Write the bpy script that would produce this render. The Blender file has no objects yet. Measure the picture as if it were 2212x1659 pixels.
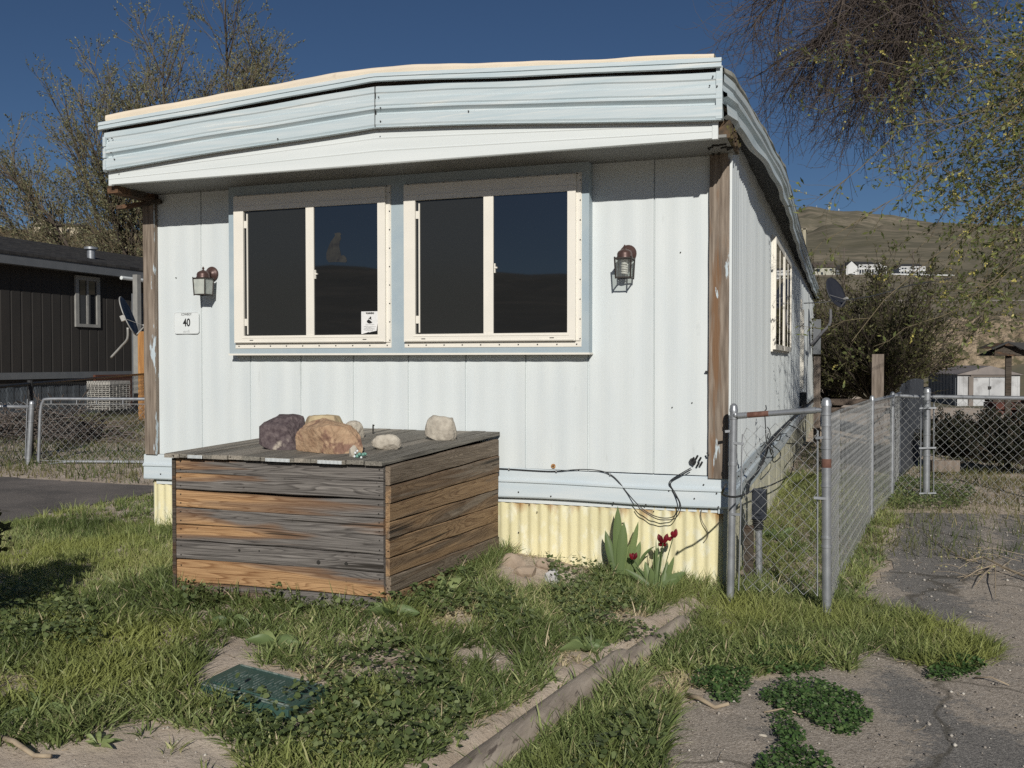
import bpy, math, random
import numpy as np
from mathutils import Vector, Matrix

# ------------------------------------------------------------------ camera, sky, sun, exposure
scene = bpy.context.scene
FPX, YAW, PITCH = 2050.0, math.radians(19.4), math.radians(1.38)
CAM = np.array([0.662, -5.80, 1.42])
cam_d = bpy.data.cameras.new("camera")
cam_d.sensor_width = 36.0
cam_d.lens = 36.0 * FPX / 2212.0
cam_d.clip_start = 0.05
cam_d.clip_end = 20000.0
cam = bpy.data.objects.new("camera", cam_d)
scene.collection.objects.link(cam)
cam.location = CAM
cam.rotation_euler = (math.radians(90) - PITCH, 0.0, YAW)
scene.camera = cam

SUN_TO = np.array([0.37, -1.0, 0.50])          # towards the sun
SUN_TO = SUN_TO / np.linalg.norm(SUN_TO)
SUN_EL = math.asin(SUN_TO[2])
SUN_AZ = math.atan2(SUN_TO[0], SUN_TO[1])      # clockwise from +Y
world = bpy.data.worlds.new("World")
scene.world = world
world.use_nodes = True
wn, wl = world.node_tree.nodes, world.node_tree.links
wn.clear()
wo = wn.new("ShaderNodeOutputWorld")
wb = wn.new("ShaderNodeBackground")
ws = wn.new("ShaderNodeTexSky")
ws.sky_type = 'NISHITA'
ws.sun_disc = False
ws.sun_elevation = SUN_EL
ws.sun_rotation = SUN_AZ
ws.altitude = 1400.0
ws.air_density = 0.9
ws.dust_density = 0.0
ws.ozone_density = 5.2
wb.inputs["Strength"].default_value = 0.05
wl.new(ws.outputs[0], wb.inputs["Color"])
wl.new(wb.outputs[0], wo.inputs["Surface"])
sun_d = bpy.data.lights.new("sun", 'SUN')
sun_d.energy = 5.0
sun_d.angle = math.radians(0.5)
sun_d.color = (1.0, 0.95, 0.875)
sun = bpy.data.objects.new("sun", sun_d)
scene.collection.objects.link(sun)
sun.rotation_euler = Vector(-SUN_TO).to_track_quat('-Z', 'Y').to_euler()
sun.location = (10, -20, 12)
scene.view_settings.view_transform = 'Standard'
scene.view_settings.look = 'None'
scene.view_settings.gamma = 1.0
scene.view_settings.exposure = -0.38
scene.view_settings.use_curve_mapping = False
scene.cycles.use_denoising = False
scene.cycles.max_bounces = 6
scene.cycles.diffuse_bounces = 2
scene.cycles.transparent_max_bounces = 12

# ------------------------------------------------------------------ measuring helpers (photo pixel -> point in the place)
cy_, sy_ = math.cos(YAW), math.sin(YAW)
RV, FV = np.array([cy_, sy_, 0.0]), np.array([-sy_, cy_, 0.0])
cp_, sp_ = math.cos(PITCH), math.sin(PITCH)

def ray(px, py):
    x, y = (px - 1106.0) / FPX, -(py - 829.5) / FPX
    h = cp_ + y * sp_
    return (x * RV + h * FV + np.array([0, 0, -sp_ + y * cp_])) / h
def P(px, py, d):
    return CAM + ray(px, py) * d
def onY(px, py, Y):
    r = ray(px, py); return CAM + r * ((Y - CAM[1]) / r[1])
def onX(px, py, X):
    r = ray(px, py); return CAM + r * ((X - CAM[0]) / r[0])
def onZ(px, py, Z):
    r = ray(px, py); return CAM + r * ((Z - CAM[2]) / r[2])
def proj(x, y, z):
    dx, dy, dz = x - CAM[0], y - CAM[1], z - CAM[2]
    cx = dx * cy_ + dy * sy_
    ch = -dx * sy_ + dy * cy_
    zz = ch * cp_ - dz * sp_
    yy = dz * cp_ + ch * sp_
    zz = np.where(zz > 0.05, zz, 1e-3)
    return 1106 + FPX * cx / zz, 829.5 - FPX * yy / zz, zz

# ------------------------------------------------------------------ noise
rs = np.random.RandomState(7)
_tab = rs.rand(512, 512)
def vnoise(x, y):
    xi, yi = np.floor(x).astype(int), np.floor(y).astype(int)
    fx, fy = x - xi, y - yi
    fx, fy = fx * fx * (3 - 2 * fx), fy * fy * (3 - 2 * fy)
    g = lambda a, b: _tab[a % 512, b % 512]
    return (g(xi, yi) * (1 - fx) + g(xi + 1, yi) * fx) * (1 - fy) + (g(xi, yi + 1) * (1 - fx) + g(xi + 1, yi + 1) * fx) * fy
def fbm(x, y, o=4):
    s, a, t = 0, 1.0, 0
    for i in range(o):
        s = s + a * vnoise(x * 2 ** i + 17 * i, y * 2 ** i + 31 * i); t += a; a *= 0.5
    return s / t
def sm(t):
    t = np.clip(t, 0, 1); return t * t * (3 - 2 * t)

def inpoly(px, py, poly):
    px, py = np.asarray(px, float), np.asarray(py, float)
    c = np.zeros(px.shape, bool)
    n = len(poly)
    for i in range(n):
        x0, y0 = poly[i]; x1, y1 = poly[(i + 1) % n]
        if y0 == y1: continue
        k = ((y0 > py) != (y1 > py)) & (px < (x1 - x0) * (py - y0) / (y1 - y0) + x0)
        c ^= k
    return c

# ------------------------------------------------------------------ ground height
def timber_x(y):
    return -0.137 + (y + 0.462) * 0.186
def gh0(x, y):
    x, y = np.asarray(x, float), np.asarray(y, float)
    q = timber_x(np.minimum(y, 0.0)) - x
    left = 0.055 * sm((q + 0.02) / 0.12) + 0.085 * sm((q - 0.1) / 1.4)
    left = left * (1 - 0.6 * sm((-x - 5.2) / 1.0))
    dist = np.hypot(x - CAM[0], y - CAM[1])
    right = -0.6 * sm((dist - 12) / 24) * sm((x + 1) / 4)
    berm = 0.05 * np.exp(-((y + 0.22) / 0.25) ** 2) * sm((-x - 0.5) / 0.5) * sm((x + 4.3) / 0.2)
    boxm = 0.045 * np.exp(-((y + 1.72) / 0.30) ** 2) * sm((x + 3.0) / 0.4) * sm((-1.15 - x) / 0.35) + 0.05 * np.exp(-((x + 1.40) / 0.16) ** 2) * sm((-y - 0.3) / 0.5) * sm((y + 2.0) / 0.3)
    return left + right + berm + boxm
PAVE = [(1945, 1105), (2230, 1112), (2600, 1130), (2600, 1900), (1390, 1900), (1425, 1659), (1440, 1590), (1480, 1505), (1640, 1470), (1830, 1440),
        (1870, 1330), (1850, 1300), (1900, 1215)]
def gh(x, y):
    x, y = np.asarray(x, float), np.asarray(y, float)
    rough = 1 - 0.8 * sm((x - 0.2) / 0.4) * sm((8 - y) / 3)
    rough = rough * (1 - 0.8 * sm((-x - 5.9) / 0.3) * sm((2.9 - y) / 0.3))
    n = (fbm(x * 1.3 + 40, y * 1.3 + 40, 3) - 0.5) * 0.05 + (fbm(x * 9 + 5, y * 9 + 5, 3) - 0.5) * 0.022
    return gh0(x, y) + n * rough
def G(px, py):
    z = 0.05
    for _ in range(6):
        p = onZ(px, py, z); z = float(gh(p[0], p[1]))
    return onZ(px, py, z)

# ------------------------------------------------------------------ scene helpers
COL = scene.collection
def tag(o, label=None, cat=None, group=None, kind=None):
    if label: o["label"] = label
    if cat: o["category"] = cat
    if group: o["group"] = group
    if kind: o["kind"] = kind
    return o
def thing(name, loc, label, cat, group=None):
    o = bpy.data.objects.new(name, None); COL.objects.link(o)
    o.location = Vector([float(v) for v in loc]); o.empty_display_size = 0.2
    return tag(o, label, cat, group)
def wloc(o):
    v = np.zeros(3)
    while o is not None:
        v = v + np.array(o.location); o = o.parent
    return v
def finish(name, me, mats, parent, origin, smooth):
    for m in (mats if isinstance(mats, (list, tuple)) else [mats]): me.materials.append(m)
    o = bpy.data.objects.new(name, me); COL.objects.link(o)
    if parent is not None:
        o.parent = parent
        base = wloc(parent)
    else:
        base = np.array(origin if origin is not None else (0, 0, 0), float)
        o.location = base
    if base.any():
        me.transform(Matrix.Translation(Vector([-float(v) for v in base])))
    if smooth is True:
        me.polygons.foreach_set("use_smooth", [True] * len(me.polygons))
    elif smooth:
        me.polygons.foreach_set("use_smooth", [True] * len(me.polygons))
        me.set_sharp_from_angle(angle=math.radians(smooth))
    return o

class MB:
    def __init__(s):
        s.v, s.f, s.m, s.w = [], [], [], []
    def add(s, vs, fs, m=0, w=0.0):
        b = len(s.v)
        s.v += [tuple(float(c) for c in p) for p in vs]
        s.f += [tuple(b + i for i in f) for f in fs]
        s.m += [m] * len(fs); s.w += [w] * len(vs)
        return s
    def box(s, x0, x1, y0, y1, z0, z1, m=0, w=0.0):
        vs = [(x0, y0, z0), (x1, y0, z0), (x1, y1, z0), (x0, y1, z0), (x0, y0, z1), (x1, y0, z1), (x1, y1, z1), (x0, y1, z1)]
        return s.add(vs, [(0, 3, 2, 1), (4, 5, 6, 7), (0, 1, 5, 4), (1, 2, 6, 5), (2, 3, 7, 6), (3, 0, 4, 7)], m, w)
    def obox(s, c, ax, ay, az, m=0, w=0.0):
        c, ax, ay, az = [np.array(q, float) for q in (c, ax, ay, az)]
        vs = [c + i * ax + j * ay + k * az for k in (-1, 1) for (i, j) in ((-1, -1), (1, -1), (1, 1), (-1, 1))]
        return s.add(vs, [(0, 3, 2, 1), (4, 5, 6, 7), (0, 1, 5, 4), (1, 2, 6, 5), (2, 3, 7, 6), (3, 0, 4, 7)], m, w)
    def beam(s, a, b, w_, h_, m=0, up=(0, 0, 1)):
        a, b = np.array(a, float), np.array(b, float)
        d = b - a; L = np.linalg.norm(d); t = d / L
        u = np.cross(t, up); 
        if np.linalg.norm(u) < 1e-3: u = np.cross(t, (1, 0, 0))
        u = u / np.linalg.norm(u); v = np.cross(u, t)
        return s.obox((a + b) / 2, t * L / 2, u * w_ / 2, v * h_ / 2, m)
    def tube(s, pts, r, n=8, m=0, cap=True):
        pts = [np.array(p, float) for p in pts]; K = len(pts)
        rr = r if isinstance(r, (list, tuple)) else [r] * K
        vs = []; pu = None
        for i in range(K):
            t = pts[min(i + 1, K - 1)] - pts[max(i - 1, 0)]; t = t / (np.linalg.norm(t) + 1e-9)
            if pu is None:
                ref = (0, 0, 1) if abs(t[2]) < 0.9 else (1, 0, 0)
                u = np.cross(t, ref)
            else: u = pu - t * np.dot(pu, t)
            u = u / (np.linalg.norm(u) + 1e-9); v = np.cross(t, u); pu = u
            for k in range(n):
                a = 2 * math.pi * k / n
                vs.append(pts[i] + rr[i] * (math.cos(a) * u + math.sin(a) * v))
        fs = [(i * n + k, i * n + (k + 1) % n, (i + 1) * n + (k + 1) % n, (i + 1) * n + k) for i in range(K - 1) for k in range(n)]
        if cap: fs += [tuple(range(n))[::-1], tuple((K - 1) * n + k for k in range(n))]
        return s.add(vs, fs, m)
    def lathe(s, c, prof, n=20, m=0, axis='z'):
        vs = []
        for (r, h) in prof:
            for k in range(n):
                a = 2 * math.pi * k / n
                x, y, z = r * math.cos(a), r * math.sin(a), h
                if axis == 'y': x, y, z = x, -z, y
                if axis == 'x': x, y, z = z, x, y
                vs.append((c[0] + x, c[1] + y, c[2] + z))
        K = len(prof)
        fs = [(i * n + k, i * n + (k + 1) % n, (i + 1) * n + (k + 1) % n, (i + 1) * n + k) for i in range(K - 1) for k in range(n)]
        fs += [tuple(range(n))[::-1], tuple((K - 1) * n + k for k in range(n))]
        return s.add(vs, fs, m)
    def prism(s, pts, vec, m=0):
        n = len(pts); vec = np.array(vec, float)
        vs = [np.array(p, float) for p in pts] + [np.array(p, float) + vec for p in pts]
        fs = [tuple(range(n)), tuple(range(2 * n - 1, n - 1, -1))] + [(i, i + n, (i + 1) % n + n, (i + 1) % n) for i in range(n)]
        return s.add(vs, fs, m)
    def grid(s, rows, m=0):
        R, C_ = len(rows), len(rows[0])
        vs = [p for r in rows for p in r]
        fs = [(i * C_ + j, i * C_ + j + 1, (i + 1) * C_ + j + 1, (i + 1) * C_ + j) for i in range(R - 1) for j in range(C_ - 1)]
        return s.add(vs, fs, m)
    def build(s, name, mats, parent=None, origin=None, smooth=False, bevel=0):
        me = bpy.data.meshes.new(name)
        me.from_pydata(s.v, [], s.f)
        if any(s.m): me.polygons.foreach_set("material_index", s.m)
        if any(s.w):
            a = me.attributes.new("tint", 'FLOAT', 'POINT'); a.data.foreach_set("value", s.w)
        me.validate()
        import bmesh
        bm = bmesh.new(); bm.from_mesh(me); bmesh.ops.recalc_face_normals(bm, faces=bm.faces); bm.to_mesh(me); bm.free()
        o = finish(name, me, mats, parent, origin, smooth)
        if bevel:
            b = o.modifiers.new("bevel", 'BEVEL'); b.width = bevel; b.segments = 2; b.limit_method = 'ANGLE'
        return o

def npmesh(name, verts, quads, mats, parent=None, origin=None, tint=None, smooth=False, midx=None):
    me = bpy.data.meshes.new(name)
    verts = np.ascontiguousarray(verts.reshape(-1, 3), np.float32); quads = np.ascontiguousarray(quads, np.int32)
    nf, k = quads.shape
    me.vertices.add(len(verts)); me.vertices.foreach_set("co", verts.ravel())
    me.loops.add(nf * k); me.loops.foreach_set("vertex_index", quads.ravel())
    me.polygons.add(nf); me.polygons.foreach_set("loop_start", np.arange(0, nf * k, k, dtype=np.int32))
    me.polygons.foreach_set("loop_total", np.full(nf, k, np.int32))
    if midx is not None: me.polygons.foreach_set("material_index", midx.astype(np.int32))
    me.update(calc_edges=True)
    if tint is not None:
        a = me.attributes.new("tint", 'FLOAT', 'POINT'); a.data.foreach_set("value", np.ascontiguousarray(tint, np.float32).ravel())
    return finish(name, me, mats, parent, origin, smooth)

def nrm(v):
    return v / (np.linalg.norm(v, axis=-1, keepdims=True) + 1e-9)
def tubes(P_, R_, n=3):
    """P_ (N,K,3), R_ (N,K) -> verts, quads"""
    N, K, _ = P_.shape
    T = np.empty_like(P_); T[:, 1:-1] = P_[:, 2:] - P_[:, :-2]; T[:, 0] = P_[:, 1] - P_[:, 0]; T[:, -1] = P_[:, -1] - P_[:, -2]
    T = nrm(T)
    D_ = nrm(P_[:, -1:] - P_[:, :1])
    ref = np.where(np.abs(D_[..., 2:3]) < 0.7, np.array([0.06, 0.04, 1.0]), np.array([0.94, 0.34, 0.05]))
    ref = np.repeat(ref, K, 1)
    U = nrm(np.cross(T, ref)); V = np.cross(T, U)
    a = np.arange(n) * 2 * np.pi / n
    vs = P_[:, :, None, :] + R_[:, :, None, None] * (np.cos(a)[None, None, :, None] * U[:, :, None, :] + np.sin(a)[None, None, :, None] * V[:, :, None, :])
    idx = np.arange(N * K * n).reshape(N, K, n)
    i0 = idx[:, :-1, :]; i1 = idx[:, 1:, :]
    q = np.stack([i0, np.roll(i0, -1, 2), np.roll(i1, -1, 2), i1], -1).reshape(-1, 4)
    return vs.reshape(-1, 3), q
def merge(parts):
    V, Q, o = [], [], 0
    for v, q in parts:
        V.append(v); Q.append(q + o); o += len(v)
    return np.concatenate(V), np.concatenate(Q)
def leaves(c, d, nvec, L, Wd):
    """diamond leaves: c base (N,3), d direction, nvec normal"""
    s_ = nrm(np.cross(d, nvec))
    L = np.asarray(L)[..., None]; Wd = np.asarray(Wd)[..., None]
    v = np.stack([c, c + d * L * 0.5 + s_ * Wd * 0.5, c + d * L, c + d * L * 0.5 - s_ * Wd * 0.5], 1)
    q = np.arange(len(c) * 4).reshape(-1, 4)
    return v.reshape(-1, 3), q
def grow(par, n, length, spread, grav, K=5, t0=0.2, jitter=0.12, rng=rs, curl=0.0):
    """children polylines of parents par (N,K0,3)"""
    N, K0, _ = par.shape
    t = t0 + (1 - t0) * rng.rand(N, n)
    f = t * (K0 - 1); i = np.minimum(f.astype(int), K0 - 2); fr = (f - i)[..., None]
    ar = np.arange(N)[:, None]
    base = par[ar, i] * (1 - fr) + par[ar, i + 1] * fr
    tan = nrm(par[ar, i + 1] - par[ar, i])
    rnd = nrm(rng.randn(N, n, 3)); perp = nrm(np.cross(tan, rnd))
    th = np.radians(spread[0] + (spread[1] - spread[0]) * rng.rand(N, n))[..., None]
    d = nrm(tan * np.cos(th) + perp * np.sin(th))
    L = length * (0.5 + rng.rand(N, n)) * (1.15 - 0.5 * t)
    s = np.linspace(0, 1, K)
    pts = base[:, :, None, :] + d[:, :, None, :] * (L[..., None] * s)[..., None]
    pts = pts + np.array([0, 0, 1.0]) * (grav * L[..., None] * s ** 2)[..., None]
    wob = rng.randn(N, n, K, 3) * jitter * L[..., None, None] * s[:, None] ** 0.8 * 0.5
    pts = pts + np.cumsum(wob, 2) * 0.5
    if curl:
        cv = nrm(np.cross(d, rng.randn(N, n, 3)))
        pts = pts + cv[:, :, None, :] * (curl * L[..., None] * s ** 2)[..., None]
    return pts.reshape(N * n, K, 3), (t.reshape(-1))

# ------------------------------------------------------------------ materials
def mix(nt, fac, a, b, blend='MIX'):
    n = nt.nodes.new("ShaderNodeMix"); n.data_type = 'RGBA'; n.blend_type = blend
    def put(sock, val):
        if hasattr(val, "is_output"): nt.links.new(val, sock)
        elif isinstance(val, (int, float)): sock.default_value = val
        else: sock.default_value = (*val[:3], 1)
    put(n.inputs[0], fac); put(n.inputs[6], a); put(n.inputs[7], b)
    return n.outputs[2]
def noise(nt, vec, scale, detail=4, rough=0.55, dist=0.0):
    n = nt.nodes.new("ShaderNodeTexNoise")
    n.inputs["Scale"].default_value = scale; n.inputs["Detail"].default_value = detail
    n.inputs["Roughness"].default_value = rough; n.inputs["Distortion"].default_value = dist
    nt.links.new(vec, n.inputs["Vector"]); return n.outputs["Fac"]
def ramp(nt, fac, stops):
    n = nt.nodes.new("ShaderNodeValToRGB"); e = n.color_ramp.elements
    while len(e) < len(stops): e.new(0.5)
    for k, (p, c) in enumerate(stops):
        e[k].position = p; e[k].color = (*c, 1) if not isinstance(c, (int, float)) else (c, c, c, 1)
    nt.links.new(fac, n.inputs[0]); return n.outputs[0]
def vmap(nt, sc=(1, 1, 1), src="Object", rot=(0, 0, 0)):
    tc = nt.nodes.new("ShaderNodeTexCoord"); mp = nt.nodes.new("ShaderNodeMapping")
    mp.inputs["Scale"].default_value = sc; mp.inputs["Rotation"].default_value = rot
    nt.links.new(tc.outputs[src], mp.inputs["Vector"]); return mp.outputs[0]
def attr(nt, name="tint"):
    n = nt.nodes.new("ShaderNodeAttribute"); n.attribute_name = name; return n.outputs["Fac"]
def math_(nt, op, a, b=0.0):
    n = nt.nodes.new("ShaderNodeMath"); n.operation = op
    for k, val in enumerate((a, b)):
        if hasattr(val, "is_output"): nt.links.new(val, n.inputs[k])
        else: n.inputs[k].default_value = val
    return n.outputs[0]
def base_mat(name, rough=0.6, metal=0.0, spec=0.5):
    m = bpy.data.materials.new(name); m.use_nodes = True
    nt = m.node_tree; b = nt.nodes["Principled BSDF"]
    b.inputs["Roughness"].default_value = rough; b.inputs["Metallic"].default_value = metal
    b.inputs["Specular IOR Level"].default_value = spec
    return m, nt, b
def bump(nt, b, h, strength=0.3, dist=0.01):
    n = nt.nodes.new("ShaderNodeBump"); n.inputs["Strength"].default_value = strength; n.inputs["Distance"].default_value = dist
    nt.links.new(h, n.inputs["Height"]); nt.links.new(n.outputs[0], b.inputs["Normal"])
def pm(name, c1, c2=None, scale=6.0, rough=0.6, bmp=0.0, bscale=None, bdist=0.004, sc=(1, 1, 1), metal=0.0, spec=0.4, lo=0.35, hi=0.65, c3=None, scale3=1.5, lo3=0.55, hi3=0.7, detail=5):
    m, nt, b = base_mat(name, rough, metal, spec)
    v = vmap(nt, sc)
    col = ramp(nt, noise(nt, v, scale, detail), [(lo, c1), (hi, c2 or c1)])
    if c3 is not None:
        f = ramp(nt, noise(nt, v, scale3, 5, 0.6), [(lo3, 0.0), (hi3, 1.0)])
        col = mix(nt, f, col, c3)
    nt.links.new(col, b.inputs["Base Color"])
    if bmp: bump(nt, b, noise(nt, v, bscale or scale * 3, 5), bmp, bdist)
    return m
def leafmat(name, stops, rough=0.55, trans=0.35, spec=0.3, patch=None):
    m, nt, b = base_mat(name, rough, 0, spec)
    col = ramp(nt, attr(nt), stops)
    if patch:
        col = mix(nt, ramp(nt, noise(nt, vmap(nt), patch[0], 3), [(patch[1], 0.0), (patch[2], 1.0)]), col, patch[3])
    nt.links.new(col, b.inputs["Base Color"])
    t = nt.nodes.new("ShaderNodeBsdfTranslucent"); nt.links.new(col, t.inputs["Color"])
    mx = nt.nodes.new("ShaderNodeMixShader"); mx.inputs[0].default_value = trans
    nt.links.new(b.outputs[0], mx.inputs[1]); nt.links.new(t.outputs[0], mx.inputs[2])
    nt.links.new(mx.outputs[0], nt.nodes["Material Output"].inputs["Surface"])
    return m
def woodmat(name, axis, grey=(0.15, 0.135, 0.12), grey2=(0.075, 0.066, 0.06), warm=(0.36, 0.185, 0.075), warm2=(0.17, 0.075, 0.028), bias=0.5, fine=1.0, ring=34.0, paint=None, grad=0.0):
    m, nt, b = base_mat(name, 0.8, 0, 0.25)
    sc = [16.0, 16.0, 16.0]; sc["xyz".index(axis)] = 1.0
    v = vmap(nt, tuple(q * fine for q in sc))
    add = nt.nodes.new("ShaderNodeVectorMath"); add.operation = 'ADD'
    comb = nt.nodes.new("ShaderNodeCombineXYZ")
    t = attr(nt)
    for k, mul in enumerate((13.7, 7.1, 23.3)): nt.links.new(math_(nt, 'MULTIPLY', t, mul), comb.inputs[k])
    nt.links.new(v, add.inputs[0]); nt.links.new(comb.outputs[0], add.inputs[1])
    vv = add.outputs[0]
    low = noise(nt, vv, 0.75, 2, 0.45, 0.5)
    saw = nt.nodes.new("ShaderNodeMath"); saw.operation = 'FRACT'
    nt.links.new(math_(nt, 'ADD', math_(nt, 'MULTIPLY', low, ring * 0.62), math_(nt, 'MULTIPLY', noise(nt, vv, 4.0, 3), 0.7)), saw.inputs[0])
    late = ramp(nt, saw.outputs[0], [(0.0, 0.0), (0.55, 0.25), (0.86, 1.0), (1.0, 0.0)])
    sv = nt.nodes.new("ShaderNodeVectorMath"); sv.operation = 'MULTIPLY'
    m3 = [5.0, 5.0, 5.0]; m3["xyz".index(axis)] = 1.2; sv.inputs[1].default_value = m3; nt.links.new(vv, sv.inputs[0])
    fib = noise(nt, sv.outputs[0], 1.6, 5, 0.75)
    g = math_(nt, 'SUBTRACT', math_(nt, 'ADD', 0.12, fib), math_(nt, 'MULTIPLY', late, 0.26))
    gr = ramp(nt, g, [(0.30, grey2), (0.50, tuple((a + b_) / 2 for a, b_ in zip(grey, grey2))), (0.66, grey), (0.80, tuple(min(1, a * 1.55) for a in grey))])
    wr = ramp(nt, g, [(0.30, warm2), (0.62, warm), (0.80, tuple(min(1, a * 1.3) for a in warm))])
    wm = noise(nt, vv, 0.42, 3, 0.55, 0.4)
    if grad:
        tcg = nt.nodes.new('ShaderNodeTexCoord'); sxg = nt.nodes.new('ShaderNodeSeparateXYZ'); nt.links.new(tcg.outputs['Object'], sxg.inputs[0])
        wm = math_(nt, 'SUBTRACT', wm, math_(nt, 'MULTIPLY', sxg.outputs[0], grad))
    f = ramp(nt, math_(nt, 'ADD', wm, math_(nt, 'MULTIPLY', math_(nt, 'SUBTRACT', t, 0.5), 0.30)), [(bias - 0.04, 0.0), (bias + 0.07, 1.0)])
    col = mix(nt, f, gr, wr)
    rim = ramp(nt, math_(nt, 'ADD', wm, math_(nt, 'MULTIPLY', math_(nt, 'SUBTRACT', t, 0.5), 0.30)), [(bias - 0.05, 0.0), (bias + 0.0, 0.55), (bias + 0.05, 0.0)])
    col = mix(nt, rim, col, tuple(a * 0.8 for a in warm2))
    cv = nt.nodes.new("ShaderNodeVectorMath"); cv.operation = 'MULTIPLY'
    m4 = [3.2, 3.2, 3.2]; m4["xyz".index(axis)] = 0.9; cv.inputs[1].default_value = m4; nt.links.new(vv, cv.inputs[0])
    crack = ramp(nt, noise(nt, cv.outputs[0], 1.1, 2, 0.4), [(0.665, 0.0), (0.70, 0.85)])
    col = mix(nt, crack, col, (0.02, 0.016, 0.012))
    if paint is not None:
        pn = ramp(nt, noise(nt, v, 1.3, 5, 0.65), [(paint[1], 0.0), (paint[1] + 0.02, 1.0)])
        col = mix(nt, pn, col, paint[0])
    col = mix(nt, ramp(nt, noise(nt, vmap(nt), 45, 3), [(0.70, 0.0), (0.78, 0.7)]), col, (0.03, 0.025, 0.02))
    nt.links.new(col, b.inputs["Base Color"])
    bump(nt, b, math_(nt, 'SUBTRACT', g, math_(nt, 'MULTIPLY', crack, 0.6)), 0.9, 0.004)
    return m

M = {}
M['siding'] = pm("white_siding", (0.655, 0.70, 0.70), (0.615, 0.665, 0.675), 5.0, 0.42, 0.22, 5, 0.004, (1.6, 1.6, 0.3), c3=(0.56, 0.60, 0.60), scale3=9, lo3=0.64, hi3=0.72)
M['siding_side'] = pm("white_side_siding", (0.70, 0.745, 0.75), (0.63, 0.68, 0.69), 5.0, 0.4, 0.05, 4, 0.003, (1, 2.0, 0.2), c3=(0.54, 0.57, 0.56), scale3=1.3, lo3=0.6, hi3=0.75)
M['blue'] = pm("pale_blue_trim", (0.33, 0.41, 0.46), (0.39, 0.46, 0.49), 5.0, 0.5, 0.1, 30, 0.001)
M['trimw'] = pm("white_blue_trim", (0.52, 0.60, 0.645), (0.60, 0.655, 0.675), 4, 0.42, 0.1, 20, 0.002, (0.5, 0.5, 3), c3=(0.50, 0.56, 0.59), scale3=3, lo3=0.6, hi3=0.75)
M['band'] = pm("faded_blue_band", (0.455, 0.545, 0.58), (0.56, 0.62, 0.635), 9, 0.45, 0.12, 12, 0.003, (0.22, 0.22, 5.0), c3=(0.62, 0.655, 0.645), scale3=7.0, lo3=0.60, hi3=0.66)
M['white_alu'] = pm("white_aluminium", (0.70, 0.74, 0.735), (0.64, 0.685, 0.68), 2.0, 0.4, 0.06, 8, 0.002, (0.3, 1, 5))
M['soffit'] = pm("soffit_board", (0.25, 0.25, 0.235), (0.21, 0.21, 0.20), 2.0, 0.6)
M['cream'] = pm("cream_vinyl", (0.80, 0.77, 0.69), (0.76, 0.735, 0.66), 6, 0.35)
M['roofcoat'] = pm("cream_roof_coating", (0.78, 0.68, 0.53), (0.70, 0.62, 0.50), 3.0, 0.7, 0.3, 12, 0.006, c3=(0.50, 0.42, 0.33), scale3=9, lo3=0.68, hi3=0.8)
M['dark'] = pm("dark_screw", (0.03, 0.028, 0.025), None, 5, 0.6)
M['glass'] = base_mat("dark_window_glass", 0.02, 0, 1.0)[0]
M['glass'].node_tree.nodes['Principled BSDF'].inputs['Coat Weight'].default_value = 1.0; M['glass'].node_tree.nodes['Principled BSDF'].inputs['Coat Roughness'].default_value = 0.02
M['glass'].node_tree.nodes["Principled BSDF"].inputs["Base Color"].default_value = (0.010, 0.011, 0.013, 1)
m_, nt_, b_ = base_mat("insect_screen", 0.12, 0, 0.35)
nt_.links.new(ramp(nt_, noise(nt_, vmap(nt_), 900, 2), [(0.4, (0.016, 0.017, 0.017)), (0.6, (0.034, 0.036, 0.036))]), b_.inputs["Base Color"])
M['screen'] = m_
M['yellow'] = pm("yellow_corrugated_skirt", (0.76, 0.70, 0.44), (0.66, 0.615, 0.38), 2.5, 0.6, 0.5, 60, 0.004, (1, 1, 0.5), c3=(0.74, 0.72, 0.54), scale3=14, lo3=0.5, hi3=0.62)
# rust streaks near the top of the skirt
nt_ = M['yellow'].node_tree; b_ = nt_.nodes["Principled BSDF"]
prev = b_.inputs["Base Color"].links[0].from_socket
tc_ = nt_.nodes.new("ShaderNodeTexCoord"); sx_ = nt_.nodes.new("ShaderNodeSeparateXYZ")
nt_.links.new(tc_.outputs["Object"], sx_.inputs[0])
hz = math_(nt_, 'MULTIPLY', math_(nt_, 'SUBTRACT', sx_.outputs[2], 0.36), 5.5)
st = math_(nt_, 'MULTIPLY', noise(nt_, vmap(nt_, (9, 9, 1.2)), 1.3, 3, 0.6), 1.0)
f_ = ramp(nt_, math_(nt_, 'ADD', math_(nt_, 'MULTIPLY', hz, 0.45), math_(nt_, 'MULTIPLY', st, 0.8)), [(0.66, 0.0), (0.86, 0.85)])
nt_.links.new(mix(nt_, f_, prev, (0.34, 0.17, 0.05)), b_.inputs["Base Color"])
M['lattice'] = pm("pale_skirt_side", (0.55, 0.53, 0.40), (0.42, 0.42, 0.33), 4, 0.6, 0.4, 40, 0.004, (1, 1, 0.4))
M['post_wood'] = pm("peeling_post_wood", (0.30, 0.25, 0.20), (0.14, 0.11, 0.085), 3.0, 0.85, 0.8, 9, 0.004, (16, 16, 1.1), c3=(0.19, 0.11, 0.06), scale3=0.9, lo3=0.57, hi3=0.66)
nt_ = M['post_wood'].node_tree; b_ = nt_.nodes["Principled BSDF"]; prev = b_.inputs["Base Color"].links[0].from_socket
f_ = ramp(nt_, noise(nt_, vmap(nt_, (9, 9, 1.6)), 1.0, 6, 0.6), [(0.60, 0.0), (0.615, 1.0)])
nt_.links.new(mix(nt_, f_, prev, (0.50, 0.58, 0.62)), b_.inputs["Base Color"])
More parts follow.
